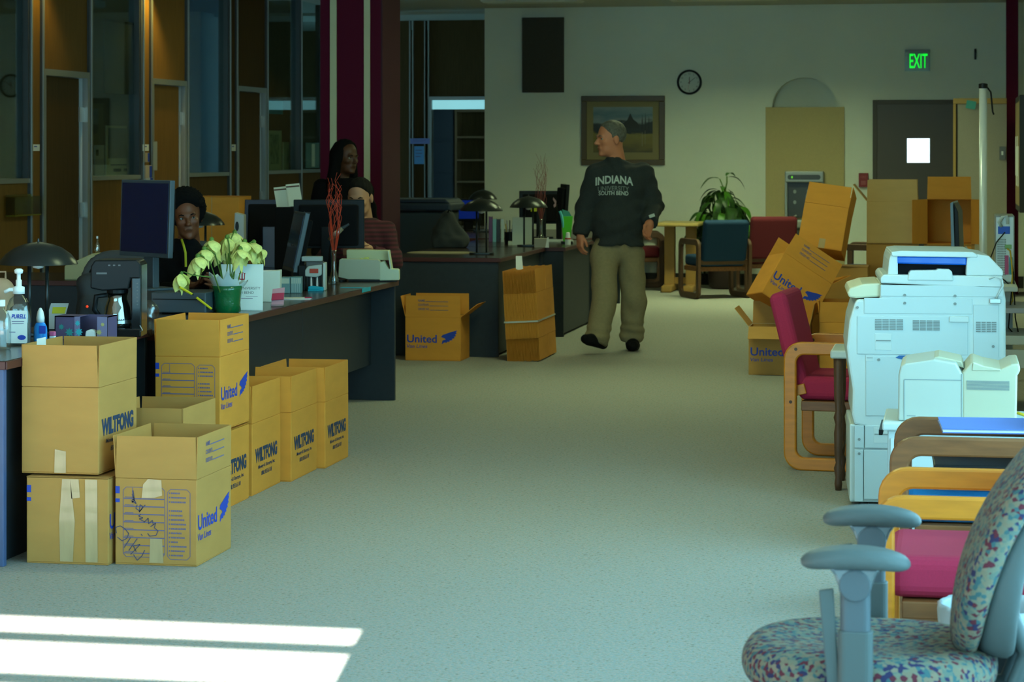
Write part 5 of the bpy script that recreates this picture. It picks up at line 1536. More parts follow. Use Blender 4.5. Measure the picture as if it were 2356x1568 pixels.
MB().prism([(-.03, .2), (.05, .2), (.02, .255), (-.04, .275)], -.002, .002, frame_mat((0, 0, 0), (1, 0, 0), (0, 0, 1))).build('tissue', mat('teal_tissue', (.04, .28, .24), .6), gp)
MB().box(-.05, .05, -.05, .05, -.02, .0).build('saucer', M_black, gp)
a, b = px(1315, 270)
a -= .04
jr = thing('white_jar', 'small white jar with a red band in front of the green pail', 'jar', (a + .02, b - .07, DH), 0)
MB().lathe([(.024, 0), (.026, .05), (.022, .06)], 16).build('jar', M_wpl, jr); MB().lathe([(.0265, .045), (.0265, .058)], 16, cap=False).build('band', mat('red_ink', (.5, .05, .02), .5), jr); MB().lathe([(.02, .06), (.016, .10), (.01, .105)], 14).build('lid', M_wpl, jr)
a, b = px(1245, 279)
tb2 = thing('note_box', 'white and tan note box at the edge of the lamp desk', 'box', (a, b + .02, DH), TH)
MB().box(-.06, .06, -.05, .05, 0, .075).build('box', mat('tan_box', (.36, .34, .26), .6), tb2, .003); MB().prism([(.03, 0), (.06, 0), (.06, .085), (.045, .085)], .05, .053, frame_mat((0, 0, 0), (1, 0, 0), (0, 0, 1))).build('card', M_white, tb2)
a, b = px(1290, 264)
kb = thing('keyboard', 'pale keyboard lying along the desk edge behind the walking man', 'keyboard', (a, b + .0, DH), TH)
MB().box(-.11, .11, -.06, .06, 0, .02).build('case', mat('kb_pale', (.5, .56, .56), .5), kb, .004); MB().box(-.10, .10, -.05, .05, .02, .024).build('keys', mat('kb_keys', (.4, .45, .45), .5), kb)
a, b = px(1228, 252); a += ST * .05; b -= CT * .05
pn = thing('yellow_note', 'yellow sticky note stuck on the wide black monitor', 'note', (a, b, pz(486, 252)), TH)
MB().prism(rrect(.055, .05, .004), 0, .0015, frame_mat((0, 0, .025), (1, 0, 0), (0, 0, 1))).build('note', mat('note_yellow', (.50, .55, .02), .6), pn)
a, b = px(1282, 252); a += ST * .05; b -= CT * .05
bt = thing('butterfly', 'pink paper butterfly on the dark monitor beside the walking man', 'ornament', (a, b, pz(466, 252)), TH)
MB().prism([(0, -.02), (.03, -.045), (.036, -.02), (.022, -.004), (.04, .03), (.036, .05), (.012, .02), (0, .0), (-.012, .02), (-.036, .05), (-.04, .03), (-.022, -.004), (-.036, -.02), (-.03, -.045)], 0, .0015, frame_mat((0, 0, 0), (1, 0, 0), (0, 0, 1))).build('wings', mat('dusty_pink', (.42, .26, .30), .6), bt)
MB().tube([(0, -.002, -.02), (0, -.002, .02)], .002, 5).build('antenna', M_black, bt)

# ------------------------------------------------------------------ on and at the far wall
YW = Y_FAR
def on_wall(name, label, cat, x0, y0, x1, y1, depth=.02, yw=YW):
    xa, za = on_b(x0, y1, yw); xb, zb = on_b(x1, y0, yw)
    t = thing(name, label, cat, ((xa + xb) / 2, yw, (za + zb) / 2))
    return t, (xb - xa) / 2, (zb - za) / 2
t, w, h = on_wall('wall_panel', 'dark brown rectangular acoustic panel high on the far wall', 'panel', 1203, 40, 1298, 213)
MB().box(-w, w, -.05, 0, -h, h).build('frame', mat('dark_brown_cloth', (.055, .05, .042), .9, noise=.1, nscale=60), t, .004)
MB().box(-w + .015, w - .015, -.053, -.049, -h + .015, h - .015).build('cloth', MATS['dark_brown_cloth'], t)
# painting
t, w, h = on_wall('framed_painting', 'wood-framed mountain landscape painting behind the walking man', 'painting', 1338, 220, 1530, 380)
M_frame = mat('picture_frame', (.085, .055, .022), .4)
fr = MB(); q = .065
fr.box(-w, w, -.035, 0, h - q, h); fr.box(-w, w, -.035, 0, -h, -h + q); fr.box(-w, -w + q, -.035, 0, -h + q, h - q); fr.box(w - q, w, -.035, 0, -h + q, h - q)
fr.build('frame', M_frame, t, .006)
MB().box(-w + q, w - q, -.016, 0, -h + q, h - q).build('mount', mat('picture_mount', (.22, .18, .085), .7), t)
pm = bpy.data.materials.new('landscape_paint'); pm.use_nodes = True
nt = pm.node_tree; bs2 = nt.nodes['Principled BSDF']; bs2.inputs['Roughness'].default_value = .5
tcn = nt.nodes.new('ShaderNodeTexCoord'); sep = nt.nodes.new('ShaderNodeSeparateXYZ'); nz = nt.nodes.new('ShaderNodeTexNoise'); nz.inputs['Scale'].default_value = 7; nz.inputs['Detail'].default_value = 6
mpn = nt.nodes.new('ShaderNodeMapping'); mpn.inputs['Scale'].default_value = (.6, 1, 1.8)
nt.links.new(tcn.outputs['Object'], sep.inputs[0]); nt.links.new(tcn.outputs['Object'], mpn.inputs[0]); nt.links.new(mpn.outputs[0], nz.inputs['Vector'])
mth = nt.nodes.new('ShaderNodeMath'); mth.operation = 'MULTIPLY_ADD'; mth.inputs[1].default_value = .22
nt.links.new(nz.outputs['Fac'], mth.inputs[0]); nt.links.new(sep.outputs['Z'], mth.inputs[2])
mr = nt.nodes.new('ShaderNodeMapRange'); mr.inputs[1].default_value = -.17; mr.inputs[2].default_value = .39
nt.links.new(mth.outputs[0], mr.inputs[0])
crp = nt.nodes.new('ShaderNodeValToRGB'); el = crp.color_ramp.elements
cols_ = [(0, (.05, .042, .012)), (.22, (.16, .12, .02)), (.42, (.19, .15, .025)), (.47, (.012, .014, .012)), (.64, (.02, .025, .025)), (.70, (.19, .23, .24)), (.82, (.08, .15, .19)), (1, (.20, .25, .26))]
while len(el) < len(cols_): el.new(.5)
for e, (p_, c_) in zip(el, cols_): e.position = p_; e.color = (*c_, 1)
nt.links.new(mr.outputs[0], crp.inputs[0]); nt.links.new(crp.outputs[0], bs2.inputs['Base Color'])
cw, ch = .345, .262
MB().box(-cw, cw, -.019, -.015, -ch + .01, ch + .01).build('canvas', pm, t)
marks([[(-.02, .03), (.02, .10), (.05, .12), (.085, .20), (.12, .13), (.17, .09), (.20, .02)], [(.21, -.02), (.225, .19), (.235, -.02)], [(.25, -.03), (.262, .22), (.272, -.03)], [(.285, -.02), (.30, .17), (.31, -.02)]], mat('mountain_paint', (.020, .022, .024), .6), t, frame_mat((0, -.019, 0), (1, 0, 0), (0, 0, 1)), 'mountain_and_trees')
marks([rect(.222, -.18, .226, -.02), rect(.256, -.16, .259, .0)], mat('birch_paint', (.26, .24, .15), .6), t, frame_mat((0, -.0195, 0), (1, 0, 0), (0, 0, 1)), 'birch_trunks')
# clock
t, w, h = on_wall('wall_clock', 'round white wall clock with a black rim on the far wall', 'clock', 1558, 160, 1615, 218)
Mc = frame_mat((0, 0, 0), (1, 0, 0), (0, 0, 1)); rC = (w + h) / 2
MB().lathe([(rC, 0), (rC, .03), (rC - .012, .04), (rC - .024, .03), (rC - .024, .01)], 40, Mc, cap=False).build('rim', M_black, t, smooth=True)
MB().lathe([(rC - .02, 0), (rC - .02, .012)], 40, Mc).build('dial', mat('dial_white', (.55, .60, .55), .5), t)
for i in range(1, 13):
    q = R(90 - 30 * i); letters(str(i), M_black, t, Mc @ Matrix.Translation(((rC - .045) * math.cos(q), (rC - .045) * math.sin(q), .012)), height=.020, name='numeral')
MB().prism([(-.004, -.02), (.004, -.02), (.003, .062), (-.003, .062)], .016, .018, Mc @ Matrix.Rotation(R(0), 4, 'Z')).build('hour_hand', M_black, t)
MB().prism([(-.003, -.02), (.003, -.02), (.002, .09), (-.002, .09)], .019, .021, Mc @ Matrix.Rotation(R(-52), 4, 'Z')).build('minute_hand', M_black, t)
MB().prism([(-.0015, -.03), (.0015, -.03), (.001, .09), (-.001, .09)], .022, .023, Mc @ Matrix.Rotation(R(170), 4, 'Z')).build('second_hand', mat('red_ink', (.5, .05, .02), .5), t)
# tan panel and water cooler in the niche
t, w, h = on_wall('niche_panel', 'plain tan board filling the lower part of the arched niche', 'panel', 1762, 246, 1943, 657)
MB().box(-w, w, -.029, -.004, -h + .012, h).build('board', M_tan, t, .003)
MB().box(-w, w, -.032, -.024, -h + .01, -h + .12).build('base_strip', M_rubber, t)
t, w, h = on_wall('water_cooler', 'grey wall-mounted bottle filler and drinking fountain on the tan board', 'water cooler', 1807, 393, 1896, 500, yw=YW - .034)
M_wcg = mat('cooler_grey', (.30, .32, .30), .4, .4); M_wcd = mat('cooler_dark', (.05, .055, .055), .35)
MB().box(-w, w, -.12, 0, h - .13, h).build('display_head', M_wcg, t, .012)
MB().box(-w, -w + .03, -.12, 0, -h, h - .13).build('side', M_wcg, t, .004); MB().box(w - .03, w, -.12, 0, -h, h - .13).build('side', M_wcg, t, .004)
MB().box(-w + .03, w - .03, -.03, 0, -h, h - .13).build('alcove', M_wcd, t)
MB().prism(rrect(w * 1.7, .055, .026, 5, 0, h - .07), .12, .124, Mc).build('display', M_wcd, t)
MB().prism(rrect(.018, .026, .006, 4, -w * .62, h - .07), .124, .126, Mc).build('green_light', mat('green_led', (.1, .5, .05), .4, emit=(.25, .9, .05), estr=.5), t)
marks(stroke([(-.005, -.16), (-.005, -.02), (.01, .02), (.01, .05), (.03, .05), (.03, .02), (.045, -.02), (.045, -.16), (-.005, -.16)], .006), mat('etched', (.25, .28, .26), .4), t, frame_mat((.02, -.03, 0), (1, 0, 0), (0, 0, 1)), 'bottle_outline', .002)
for zz in (.03, -.09): marks([[(-.11 + .018 * math.cos(i * .524), zz + .022 * math.sin(i * .524)) for i in range(12)]], MATS['etched'], t, frame_mat((0, -.03, 0), (1, 0, 0), (0, 0, 1)), 'round_badge', .002)
MB().box(-w, w, -.34, 0, -h - .11, -h - .02).build('basin', M_wcg, t, .02, 3)
MB().prism(rrect(w * 1.6, .22, .06, 5, 0, -.19), -h - .021, -h - .014, None).build('basin_bowl', mat('bright_steel', (.5, .52, .45), .25, .8), t)
MB().tube([(-.10, -.2, -h - .02), (-.10, -.2, -h + .02), (-.08, -.2, -h + .03)], .01, 8).build('spout', M_steel, t)
MB().box(-w + .01, w - .01, -.30, 0, -h - .48, -h - .10).build('chiller_body', mat('cooler_body', (.055, .062, .06), .5), t, .01)
# fire alarm, exit sign, door, wall hook
t, w, h = on_wall('fire_alarm', 'small red fire alarm pull box left of the far door', 'fire alarm', 1976, 398, 1998, 430)
MB().box(-w, w, -.05, 0, -h, h).build('box', mat('alarm_red', (.22, .012, .015), .45), t, .006); MB().box(-w * .5, w * .5, -.058, -.05, -h * .7, -h * .1).build('pull_bar', mat('pale_red', (.30, .06, .06), .5), t, .002)
letters('FIRE', MATS['pale_red'], t, frame_mat((0, -.05, h * .45), (1, 0, 0), (0, 0, 1)), width=w * 1.2, height=.03)
t, w, h = on_wall('exit_sign', 'glowing green exit sign above the far door', 'sign', 2082, 120, 2140, 164)
MB().box(-w, w, -.04, -.036, -h, h).build('plate', glass_mat('sign_acrylic', (.55, .62, .60), .04, .1), t)
MB().box(-w, w, -.05, 0, h, h + .03).build('housing', mat('sign_housing', (.20, .24, .23), .4), t, .004)
letters('EXIT', mat('exit_green', (.05, .6, .05), .5, emit=(.0, 1.0, .04), estr=1.0), t, frame_mat((.012, -.0405, .008), (1, 0, 0), (0, 0, 1)), width=w * 1.42, height=h * 1.5, bold=.008)
xa, zt_ = on_b(2008, 230, YW); xb, _ = on_b(2210, 230, YW)
d5 = thing('door_5', None, None, ((xa + xb) / 2, YW, 0)); struct(d5)
w = (xb - xa) / 2; M_door = mat('brown_door', (.075, .062, .05), .45)
df = MB(); df.box(-w, -w + .05, -.03, 0, 0, zt_); df.box(w - .05, w, -.03, 0, 0, zt_); df.box(-w + .05, w - .05, -.03, 0, zt_ - .05, zt_)
df.build('door_frame', mat('door_frame_brown', (.06, .048, .035), .5), d5, .003)
x0w, z0w = on_b(2087, 374, YW); x1w, z1w = on_b(2139, 318, YW); ox = (xa + xb) / 2
dl = MB()
dl.box(-w + .05, x0w - ox, -.02, 0, .01, zt_ - .05); dl.box(x1w - ox, w - .05, -.02, 0, .01, zt_ - .05)
dl.box(x0w - ox, x1w - ox, -.02, 0, .01, z0w); dl.box(x0w - ox, x1w - ox, -.02, 0, z1w, zt_ - .05)
dl.build('door_leaf', M_door, d5)
MB().box(x0w - ox, x1w - ox, -.012, -.006, z0w, z1w).build('pane', mat('daylit_pane', (.8, .9, 1), .3, emit=(.72, .92, 1.0), estr=1.6), d5)
MB().lathe([(.03, 0), (.03, .06)], 16, frame_mat((-w + .12, -.02, 1.02), (1, 0, 0), (0, 0, 1))).build('door_knob', M_steel, d5)
t, w, h = on_wall('wall_hook', 'small black hook high on the far wall right of the exit sign', 'hook', 2239, 112, 2249, 137)
MB().box(-w * .5, w * .5, -.012, 0, -h, h).build('plate', M_black, t, .003); MB().tube([(0, -.012, .02), (0, -.05, .02), (0, -.06, .05)], .008, 6).build('hook', M_black, t)
# screen panel with a wooden cap at the right end
yp = 25.2
xa, zt_ = on_b(2193, 226, yp); xb, _ = on_b(2316, 226, yp)
t = thing('partition_screen', 'beige fabric partition screen with a honey wood cap beside the far door', 'screen', ((xa + xb) / 2, yp, 0)); w = (xb - xa) / 2
M_scr = mat('beige_fabric', (.33, .30, .24), .9, noise=.05, nscale=90)
MB().box(-w + .045, w, -.02, .02, .05, zt_ - .06).build('fabric', M_scr, t)
MB().box(-w, w, -.035, .035, zt_ - .06, zt_).build('cap_rail', mat('screen_wood', (.40, .25, .06), .45), t, .006)
MB().box(-w, -w + .03, -.03, .03, 0, zt_ - .06).build('post', MATS['screen_wood'], t, .004); MB().box(-w + .032, -w + .043, -.025, .025, 0, zt_ - .06).build('dark_edge', M_black_m, t)
xn, zn = on_b(2234, 241, yp - .04)
nt_ = thing('teal_note', 'teal sticky note on the wooden cap of the partition screen', 'note', (xn, yp - .036, zn), 0)
MB().prism(rrect(.10, .085, .004), 0, .002, frame_mat((0, 0, 0), (1, 0, -.18), (.18, 0, 1))).build('note', mat('note_teal', (.06, .34, .30), .6), nt_)
xn, zn = on_b(2306, 352, yp - .02)
sw = thing('switch_plate', 'dark grey switch box at the right edge of the partition screen', 'switch', (xn, yp - .02, zn), 0)
MB().box(-.03, .035, -.03, 0, -.07, .07).build('box', mat('mid_grey2', (.13, .14, .14), .4), sw, .004); MB().box(-.01, .01, -.036, -.03, -.02, .02).build('rocker', M_white, sw)
# board on the right wall
by0 = 24.2
wbd = thing('notice_board', 'dark-framed display case with pinned papers on the right wall by the maroon pillar', 'display case', (X_RIGHT, by0, 1.48), 0)
MB().box(-.135, 0, -.8, .8, -.55, .60).build('frame', mat('dark_frame', (.02, .022, .022), .5), wbd, .004)
MB().box(-.138, -.13, -.74, .74, -.49, .54).build('cork', mat('cork', (.28, .20, .09), .9), wbd)
for i in range(4): MB().box(-.142, -.138, -.5 + .3 * i, -.28 + .3 * i, -.3 + .1 * (i % 2), .1 + .1 * (i % 2)).build('paper', M_white, wbd)
# potted plant
a, b = px(1662, 207)
pp = thing('potted_plant', 'dark leafy peace lily in a pot behind the blue armchair', 'plant', (a, b, 0), 0)
MB().lathe([(.11, 0), (.15, .02), (.17, .30), (.18, .32), (.16, .32), (.15, .28), (.001, .28)], 24, cap=False).build('pot', mat('dark_pot', (.05, .03, .03), .5), pp, smooth=True)
def leaf_mesh(L, w, droop):
    mb = MB(); n = 8; vs = []
    for i in range(n + 1):
        u = i / n; ww = w * (math.sin(math.pi * u ** .8) ** .9) * .5 + .0015
        x = L * u * (1 - .15 * droop * u); z = -droop * L * u * u * .75 + .10 * L * math.sin(math.pi * u)
        vs += [(x, -ww, z + ww * .25), (x, 0, z), (x, ww, z + ww * .25)]
    fs = [(i * 3 + j, i * 3 + j + 1, (i + 1) * 3 + j + 1, (i + 1) * 3 + j) for i in range(n) for j in (0, 1)]
    return mb.add(vs, fs).mesh('leaf', True)
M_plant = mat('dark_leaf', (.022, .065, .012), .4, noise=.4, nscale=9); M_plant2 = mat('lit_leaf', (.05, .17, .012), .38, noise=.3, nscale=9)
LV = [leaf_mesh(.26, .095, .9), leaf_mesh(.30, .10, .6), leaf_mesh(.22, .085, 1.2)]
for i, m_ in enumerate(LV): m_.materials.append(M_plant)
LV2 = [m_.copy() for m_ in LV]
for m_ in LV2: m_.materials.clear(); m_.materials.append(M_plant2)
rl = random.Random(21)
MB().tube([(0, 0, .28), (.01, 0, .8), (.03, 0, 1.10)], [.02, .016, .012], 8).build('stem', M_stem, pp, smooth=True)
for k in range(190):
    u = rl.random(); z = .60 + .50 * u; rad = .27 * (1 - u) ** .6 + .02; q = rl.uniform(0, 6.283)
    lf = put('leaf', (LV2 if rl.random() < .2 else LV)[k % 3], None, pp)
    lf.location = (rad * math.cos(q), rad * .8 * math.sin(q), z + rl.uniform(-.03, .04)); lf.rotation_euler = (rl.uniform(-.3, .3), R(rl.uniform(0, 60)) , q + rl.uniform(-.4, .4))
    sc_ = rl.uniform(.75, 1.15) * (1 - .35 * u); lf.scale = (sc_,) * 3
for k in range(16):
    q = rl.uniform(2.4, 4.2); lf = put('leaf', LV[k % 3], None, pp); lf.location = (.17 * math.cos(q), .12 * math.sin(q), rl.uniform(.35, .6)); lf.rotation_euler = (0, R(rl.uniform(0, 40)), q)
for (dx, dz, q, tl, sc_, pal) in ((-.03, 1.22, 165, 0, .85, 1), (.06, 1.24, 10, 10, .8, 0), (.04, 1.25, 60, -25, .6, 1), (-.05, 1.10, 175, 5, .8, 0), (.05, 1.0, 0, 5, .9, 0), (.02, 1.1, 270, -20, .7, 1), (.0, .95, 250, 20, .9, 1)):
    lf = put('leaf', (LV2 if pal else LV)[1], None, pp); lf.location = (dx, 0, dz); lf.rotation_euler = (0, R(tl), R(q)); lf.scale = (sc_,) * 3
MB().tube([(.03, 0, 1.08), (.05, 0, 1.18), (.05, 0, 1.25)], .008, 6).build('stem', M_stem, pp)
MB().tube([(.03, 0, 1.08), (.0, 0, 1.15), (-.03, 0, 1.22)], .007, 6).build('stem', M_stem, pp)

# ------------------------------------------------------------------ on the office partition
def on_part(name, label, cat, x0, y0, x1, y1, d=.014):
    b0, _ = on_a(x0, y1, PA + d); b1, _ = on_a(x1, y0, PA + d)
    xm = (x0 + x1) / 2
    za = on_a(xm, y1, PA + d)[1]; zb = on_a(xm, y0, PA + d)[1]
    return thing(name, label, cat, (PA + d, (b0 + b1) / 2, (za + zb) / 2)), (b1 - b0) / 2, (zb - za) / 2
for x0, x1, lab in ((73, 90, 'first'), (328, 341, 'second'), (530, 541, 'third')):
    t, hb, hz = on_part('name_plate', 'small white name plate beside the %s office door from the left' % lab, 'sign', x0, 332, x1, 347)
    MB().box(0, .006, -hb, hb, -hz, hz).build('plate', M_white, t); marks([rect(-hb * .6, hz * .2, hb * .2, hz * .5)], M_blue, t, frame_mat((.0062, 0, 0), (0, 1, 0), (0, 0, 1)), 'mark')
t, hb, hz = on_part('door_mirror', 'narrow silver reflective plate on the second office door', 'plate', 349, 325, 360, 392)
MB().box(0, .008, -hb, hb, -hz, hz).build('frame', M_alu, t); MB().box(.008, .010, -hb * .85, hb * .85, -hz * .96, hz * .96).build('plate', mat('pale_plate', (.45, .46, .44), .3, .3), t)
for (x0, y0, x1, y1, c_, lab) in ((329, 351, 339, 373, (.45, .35, .22), 'small framed notice below the second name plate'), (330, 380, 345, 410, (.55, .42, .30), 'brochure rack with orange leaflets beside the second office door'), (331, 408, 347, 430, (.55, .56, .55), 'white leaflet holder at the bottom beside the second office door')):
    t, hb, hz = on_part('wall_leaflet', lab, 'leaflet', x0, y0, x1, y1)
    MB().box(0, .02, -hb, hb, -hz, hz).build('holder', mat('leaf_%d' % x1, c_, .5), t, .002); MB().box(.02, .023, hb * .2, hb * .9, -hz * .9, hz * .9).build('blue_strip', M_blue, t)
t, hb, hz = on_part('acrylic_pocket', 'clear yellowish acrylic pocket on the partition above the near lamp', 'holder', 13, 447, 74, 496)
fb = MB(); fb.box(0, .004, -hb, hb, -hz, hz); fb.box(.07, .074, -hb, hb, -hz, hz * .8); fb.box(.0, .074, -hb, -hb + .004, -hz, hz * .8); fb.box(0, .074, hb - .004, hb, -hz, hz * .8)
fb.build('pocket', glass_mat('yellow_acrylic', (.72, .70, .42), .03, .1), t); MB().box(0, .074, -hb, hb, -hz, -hz + .008).build('pocket_floor', mat('acrylic_edge', (.30, .30, .06), .3), t)
# things seen through the office windows
def inside(name, label, cat, x0, y0, x1, y1, m, d=-.16, th=.01):
    t, hb, hz = on_part(name, label, cat, x0, y0, x1, y1, d)
    if d < -.1: t.location.z = zsill + hz
    MB().box(-th, 0, -hb, hb, -hz, hz).build('sheet', m, t); return t, hb, hz
t, hb, hz = inside('dark_poster', 'large dark poster hung inside the second office window', 'poster', 240, 48, 314, 216, mat('poster_black', (.012, .011, .010), .6), -.05); MB().box(0, .003, -hb, hb, hz - .02, hz).build('hanging_bar', M_black_m, t)
t, hb, hz = inside('wall_calendar', 'calendar with a dark picture standing inside the second office window', 'calendar', 245, 284, 305, 397, mat('calendar_paper', (.22, .20, .10), .7))
MB().box(0, .002, -hb * .88, hb * .88, -hz * .32, hz * .90).build('picture', mat('calendar_picture', (.035, .03, .025), .6, noise=.5, nscale=25), t)
marks([rect(-hb * .7, -hz * .62, hb * .7, -hz * .56), rect(-hb * .5, -hz * .86, hb * .1, -hz * .74), rect(hb * .3, -hz * .86, hb * .8, -hz * .74)], M_black_m, t, frame_mat((.001, 0, 0), (0, 1, 0), (0, 0, 1)), 'date_marks')
t, hb, hz = inside('narrow_card', 'narrow grey card leaning inside the second office window left of the calendar', 'card', 219, 327, 240, 397, mat('grey_card', (.16, .16, .14), .7)); MB().box(0, .002, -hb * .8, -hb * .3, hz * .3, hz * .7).build('photo', M_black_m, t)
t, hb, hz = inside('framed_sketch', 'tall pale sketch propped inside the farthest office window', 'picture', 615, 300, 648, 391, mat('sketch_paper', (.45, .44, .24), .7)); MB().box(0, .002, -hb * .6, hb * .6, -hz * .7, hz * .8).build('drawing', mat('sketch_lines', (.30, .29, .16), .7, noise=.5, nscale=14), t)
t, hb, hz = inside('small_sketch', 'smaller pale sketch propped beside the tall one in the farthest office', 'picture', 652, 328, 687, 391, mat('sketch_paper', (.45, .44, .24), .7)); MB().box(0, .002, -hb * .5, hb * .5, -hz * .6, hz * .5).build('drawing', MATS['sketch_lines'], t)
t, hb, hz = inside('pale_garment', 'pale blue-white cloth hanging inside the farthest office window beside the pillar', 'cloth', 705, 328, 736, 386, mat('pale_cloth', (.35, .50, .52), .7), -.048); MB().box(0, .004, -hb * .25, hb * .2, -hz * .9, hz * .9).build('white_strip', M_white, t)
t, hb, hz = inside('blue_poster', 'pale blue poster at the top left inside the farthest office', 'poster', 615, 229, 651, 262, mat('sky_paper', (.16, .32, .42), .6), -.048); MB().box(0, .003, -hb, hb, hz - .01, hz).build('edge_strip', M_alu, t)
# notices on the posts at the end of the passage, bookcase behind its doorway
for (x0, y0, x1, y1, c_, nm, lab) in ((944, 318, 989, 331, (.20, .24, .55), 'door_sign', 'lavender strip sign across the aluminium posts in the passage'), (953, 336, 976, 377, (.12, .32, .62), 'posted_notice', 'blue-tinted notice sheet between the aluminium posts in the passage')):
    xa, za = on_b(x0, y1, YB - .03); xb, zb = on_b(x1, y0, YB - .03)
    t = thing(nm, lab, 'sign', ((xa + xb) / 2, YB - .032, (za + zb) / 2)); w, h = (xb - xa) / 2, (zb - za) / 2
    MB().box(-w, w, -.004, 0, -h, h).build('sheet', mat('sheet_%d' % x0, c_, .5), t)
    marks([rect(-w * .7, h * (.5 - .35 * i), w * (.6 - .3 * (i == 2)), h * (.58 - .35 * i)) for i in range(3)], M_purp, t, frame_mat((0, -.004, 0), (1, 0, 0), (0, 0, 1)), 'print')
yc_ = YB + 1.0
xa, zt_ = on_b(1046, 252, yc_); xb, _ = on_b(1150, 252, yc_)
bc = thing('bookcase', 'empty dark wooden bookcase seen through the doorway in the passage', 'bookcase', ((xa + xb) / 2, yc_, 0)); w = (xb - xa) / 2
M_bc = mat('bookcase_wood', (.16, .085, .035), .5); 
MB().box(-w, -w + .03, 0, .3, 0, zt_).build('side', M_bc, bc); MB().box(w - .03, w, 0, .3, 0, zt_).build('side', M_bc, bc); MB().box(-w, w, .28, .3, 0, zt_).build('back', M_wood_d, bc); MB().box(-w, w, -.01, .3, zt_ - .03, zt_).build('top', M_bc, bc)
for yy in (313, 366, 416, 470, 520):
    zz = on_b(1080, yy, yc_)[1]; MB().box(-w + .03, w - .03, 0, .28, zz - .025, zz).build('shelf', M_bc, bc)
xa, _ = on_b(994, 252, yc_); xb, _ = on_b(1043, 252, yc_)
cb2 = thing('file_cabinet', 'dark filing cabinet beside the bookcase behind the passage doorway', 'cabinet', ((xa + xb) / 2, yc_, 0)); w = (xb - xa) / 2
MB().box(-w, w, .01, .4, 0, zt_).build('body', mat('cabinet_dark', (.03, .035, .045), .5), cb2)
for i in range(5): MB().box(-w + .01, w - .01, -.005, .01, .02 + i * zt_ / 5, (i + 1) * zt_ / 5 - .01).build('drawer', MATS['cabinet_dark'], cb2, .004)

# ------------------------------------------------------------------ people
def head_fn(P):
    d = sd_ell(P, (0, -.012, .035), (.076, .098, .088))
    d = smin(d, sd_ell(P, (0, .022, -.035), (.060, .072, .085)), .03)
    d = smin(d, sd_ell(P, (0, .040, -.082), (.044, .044, .034)), .025)
    d = smin(d, sd_caps(P, (-.034, .083, .020), (.034, .083, .020), .011, .011), .015)
    for k in (-1, 1):
        d = smin(d, sd_ell(P, (k * .040, .066, -.022), (.018, .016, .015)), .02)
        d = smax(d, -sd_ell(P, (k * .031, .097, .004), (.017, .013, .010)), .008)
    d = smin(d, sd_caps(P, (0, .088, .010), (0, .114, -.026), .007, .012), .010)
    for k in (-1, 1):
        d = smin(d, sd_ell(P, (k * .011, .102, -.031), (.008, .010, .008)), .006)
        d = smin(d, sd_ell(P, (k * .077, -.010, -.010), (.009, .021, .033)), .006)
    d = smin(d, sd_caps(P, (-.017, .089, -.060), (.017, .089, -.060), .007, .007), .010)
    d = smin(d, sd_ell(P, (0, .076, -.102), (.022, .020, .017)), .015)
    d = smin(d, sd_caps(P, (0, -.026, -.06), (0, -.045, -.20), .056, .060), .03)
    return d
def hand_fn(curl):
    def f(P):
        d = sd_box(P, (0, 0, .050), (.041, .015, .050), .014)
        d = smin(d, sd_caps(P, (0, 0, -.02), (0, 0, .02), .028, .027), .02)
        for i, (x, L) in enumerate(((-.031, .058), (-.0105, .070), (.0105, .074), (.031, .066))):
            z0 = .092 + (.004 if i in (1, 2) else -.004)
            c1_, c2_, c3_ = curl * .55, curl * 1.25, curl * 1.8
            p0 = np.array((x, 0, z0)); sp_ = x * .15
            p1 = p0 + np.array((sp_ * .3, -math.sin(c1_), math.cos(c1_))) * L * .45
            p2 = p1 + np.array((sp_ * .2, -math.sin(c2_), math.cos(c2_))) * L * .33
            p3 = p2 + np.array((0, -math.sin(c3_), math.cos(c3_))) * L * .26
            f_ = np.minimum(np.minimum(sd_caps(P, p0, p1, .0098, .0090), sd_caps(P, p1, p2, .0090, .0082)), sd_caps(P, p2, p3, .0082, .0070))
            d = smin(d, f_, .005)
        t_ = np.minimum(sd_caps(P, (.030, -.006, .022), (.056, -.020, .058), .014, .0115), sd_caps(P, (.056, -.020, .058), (.054, -.032, .088), .0112, .009))
        return smin(d, t_, .010)
    return f
def basis(z, x):
    z = Vector(z).normalized(); x = Vector(x); x = (x - z * x.dot(z)).normalized(); y = z.cross(x)
    return Matrix(((x.x, y.x, z.x), (x.y, y.y, z.y), (x.z, y.z, z.z)))
def face_basis(f, tilt=0.0):
    f = Vector(f).normalized(); r = f.cross(Vector((0, 0, 1))).normalized(); u = r.cross(f)
    if tilt:
        q = Matrix.Rotation(tilt, 3, f); r = q @ r; u = q @ u
    return Matrix(((r.x, f.x, u.x), (r.y, f.y, u.y), (r.z, f.z, u.z)))
def xf(v, Rm, o, sc=1.0):
    return (v * sc) @ np.array(Rm).T + np.array(o)

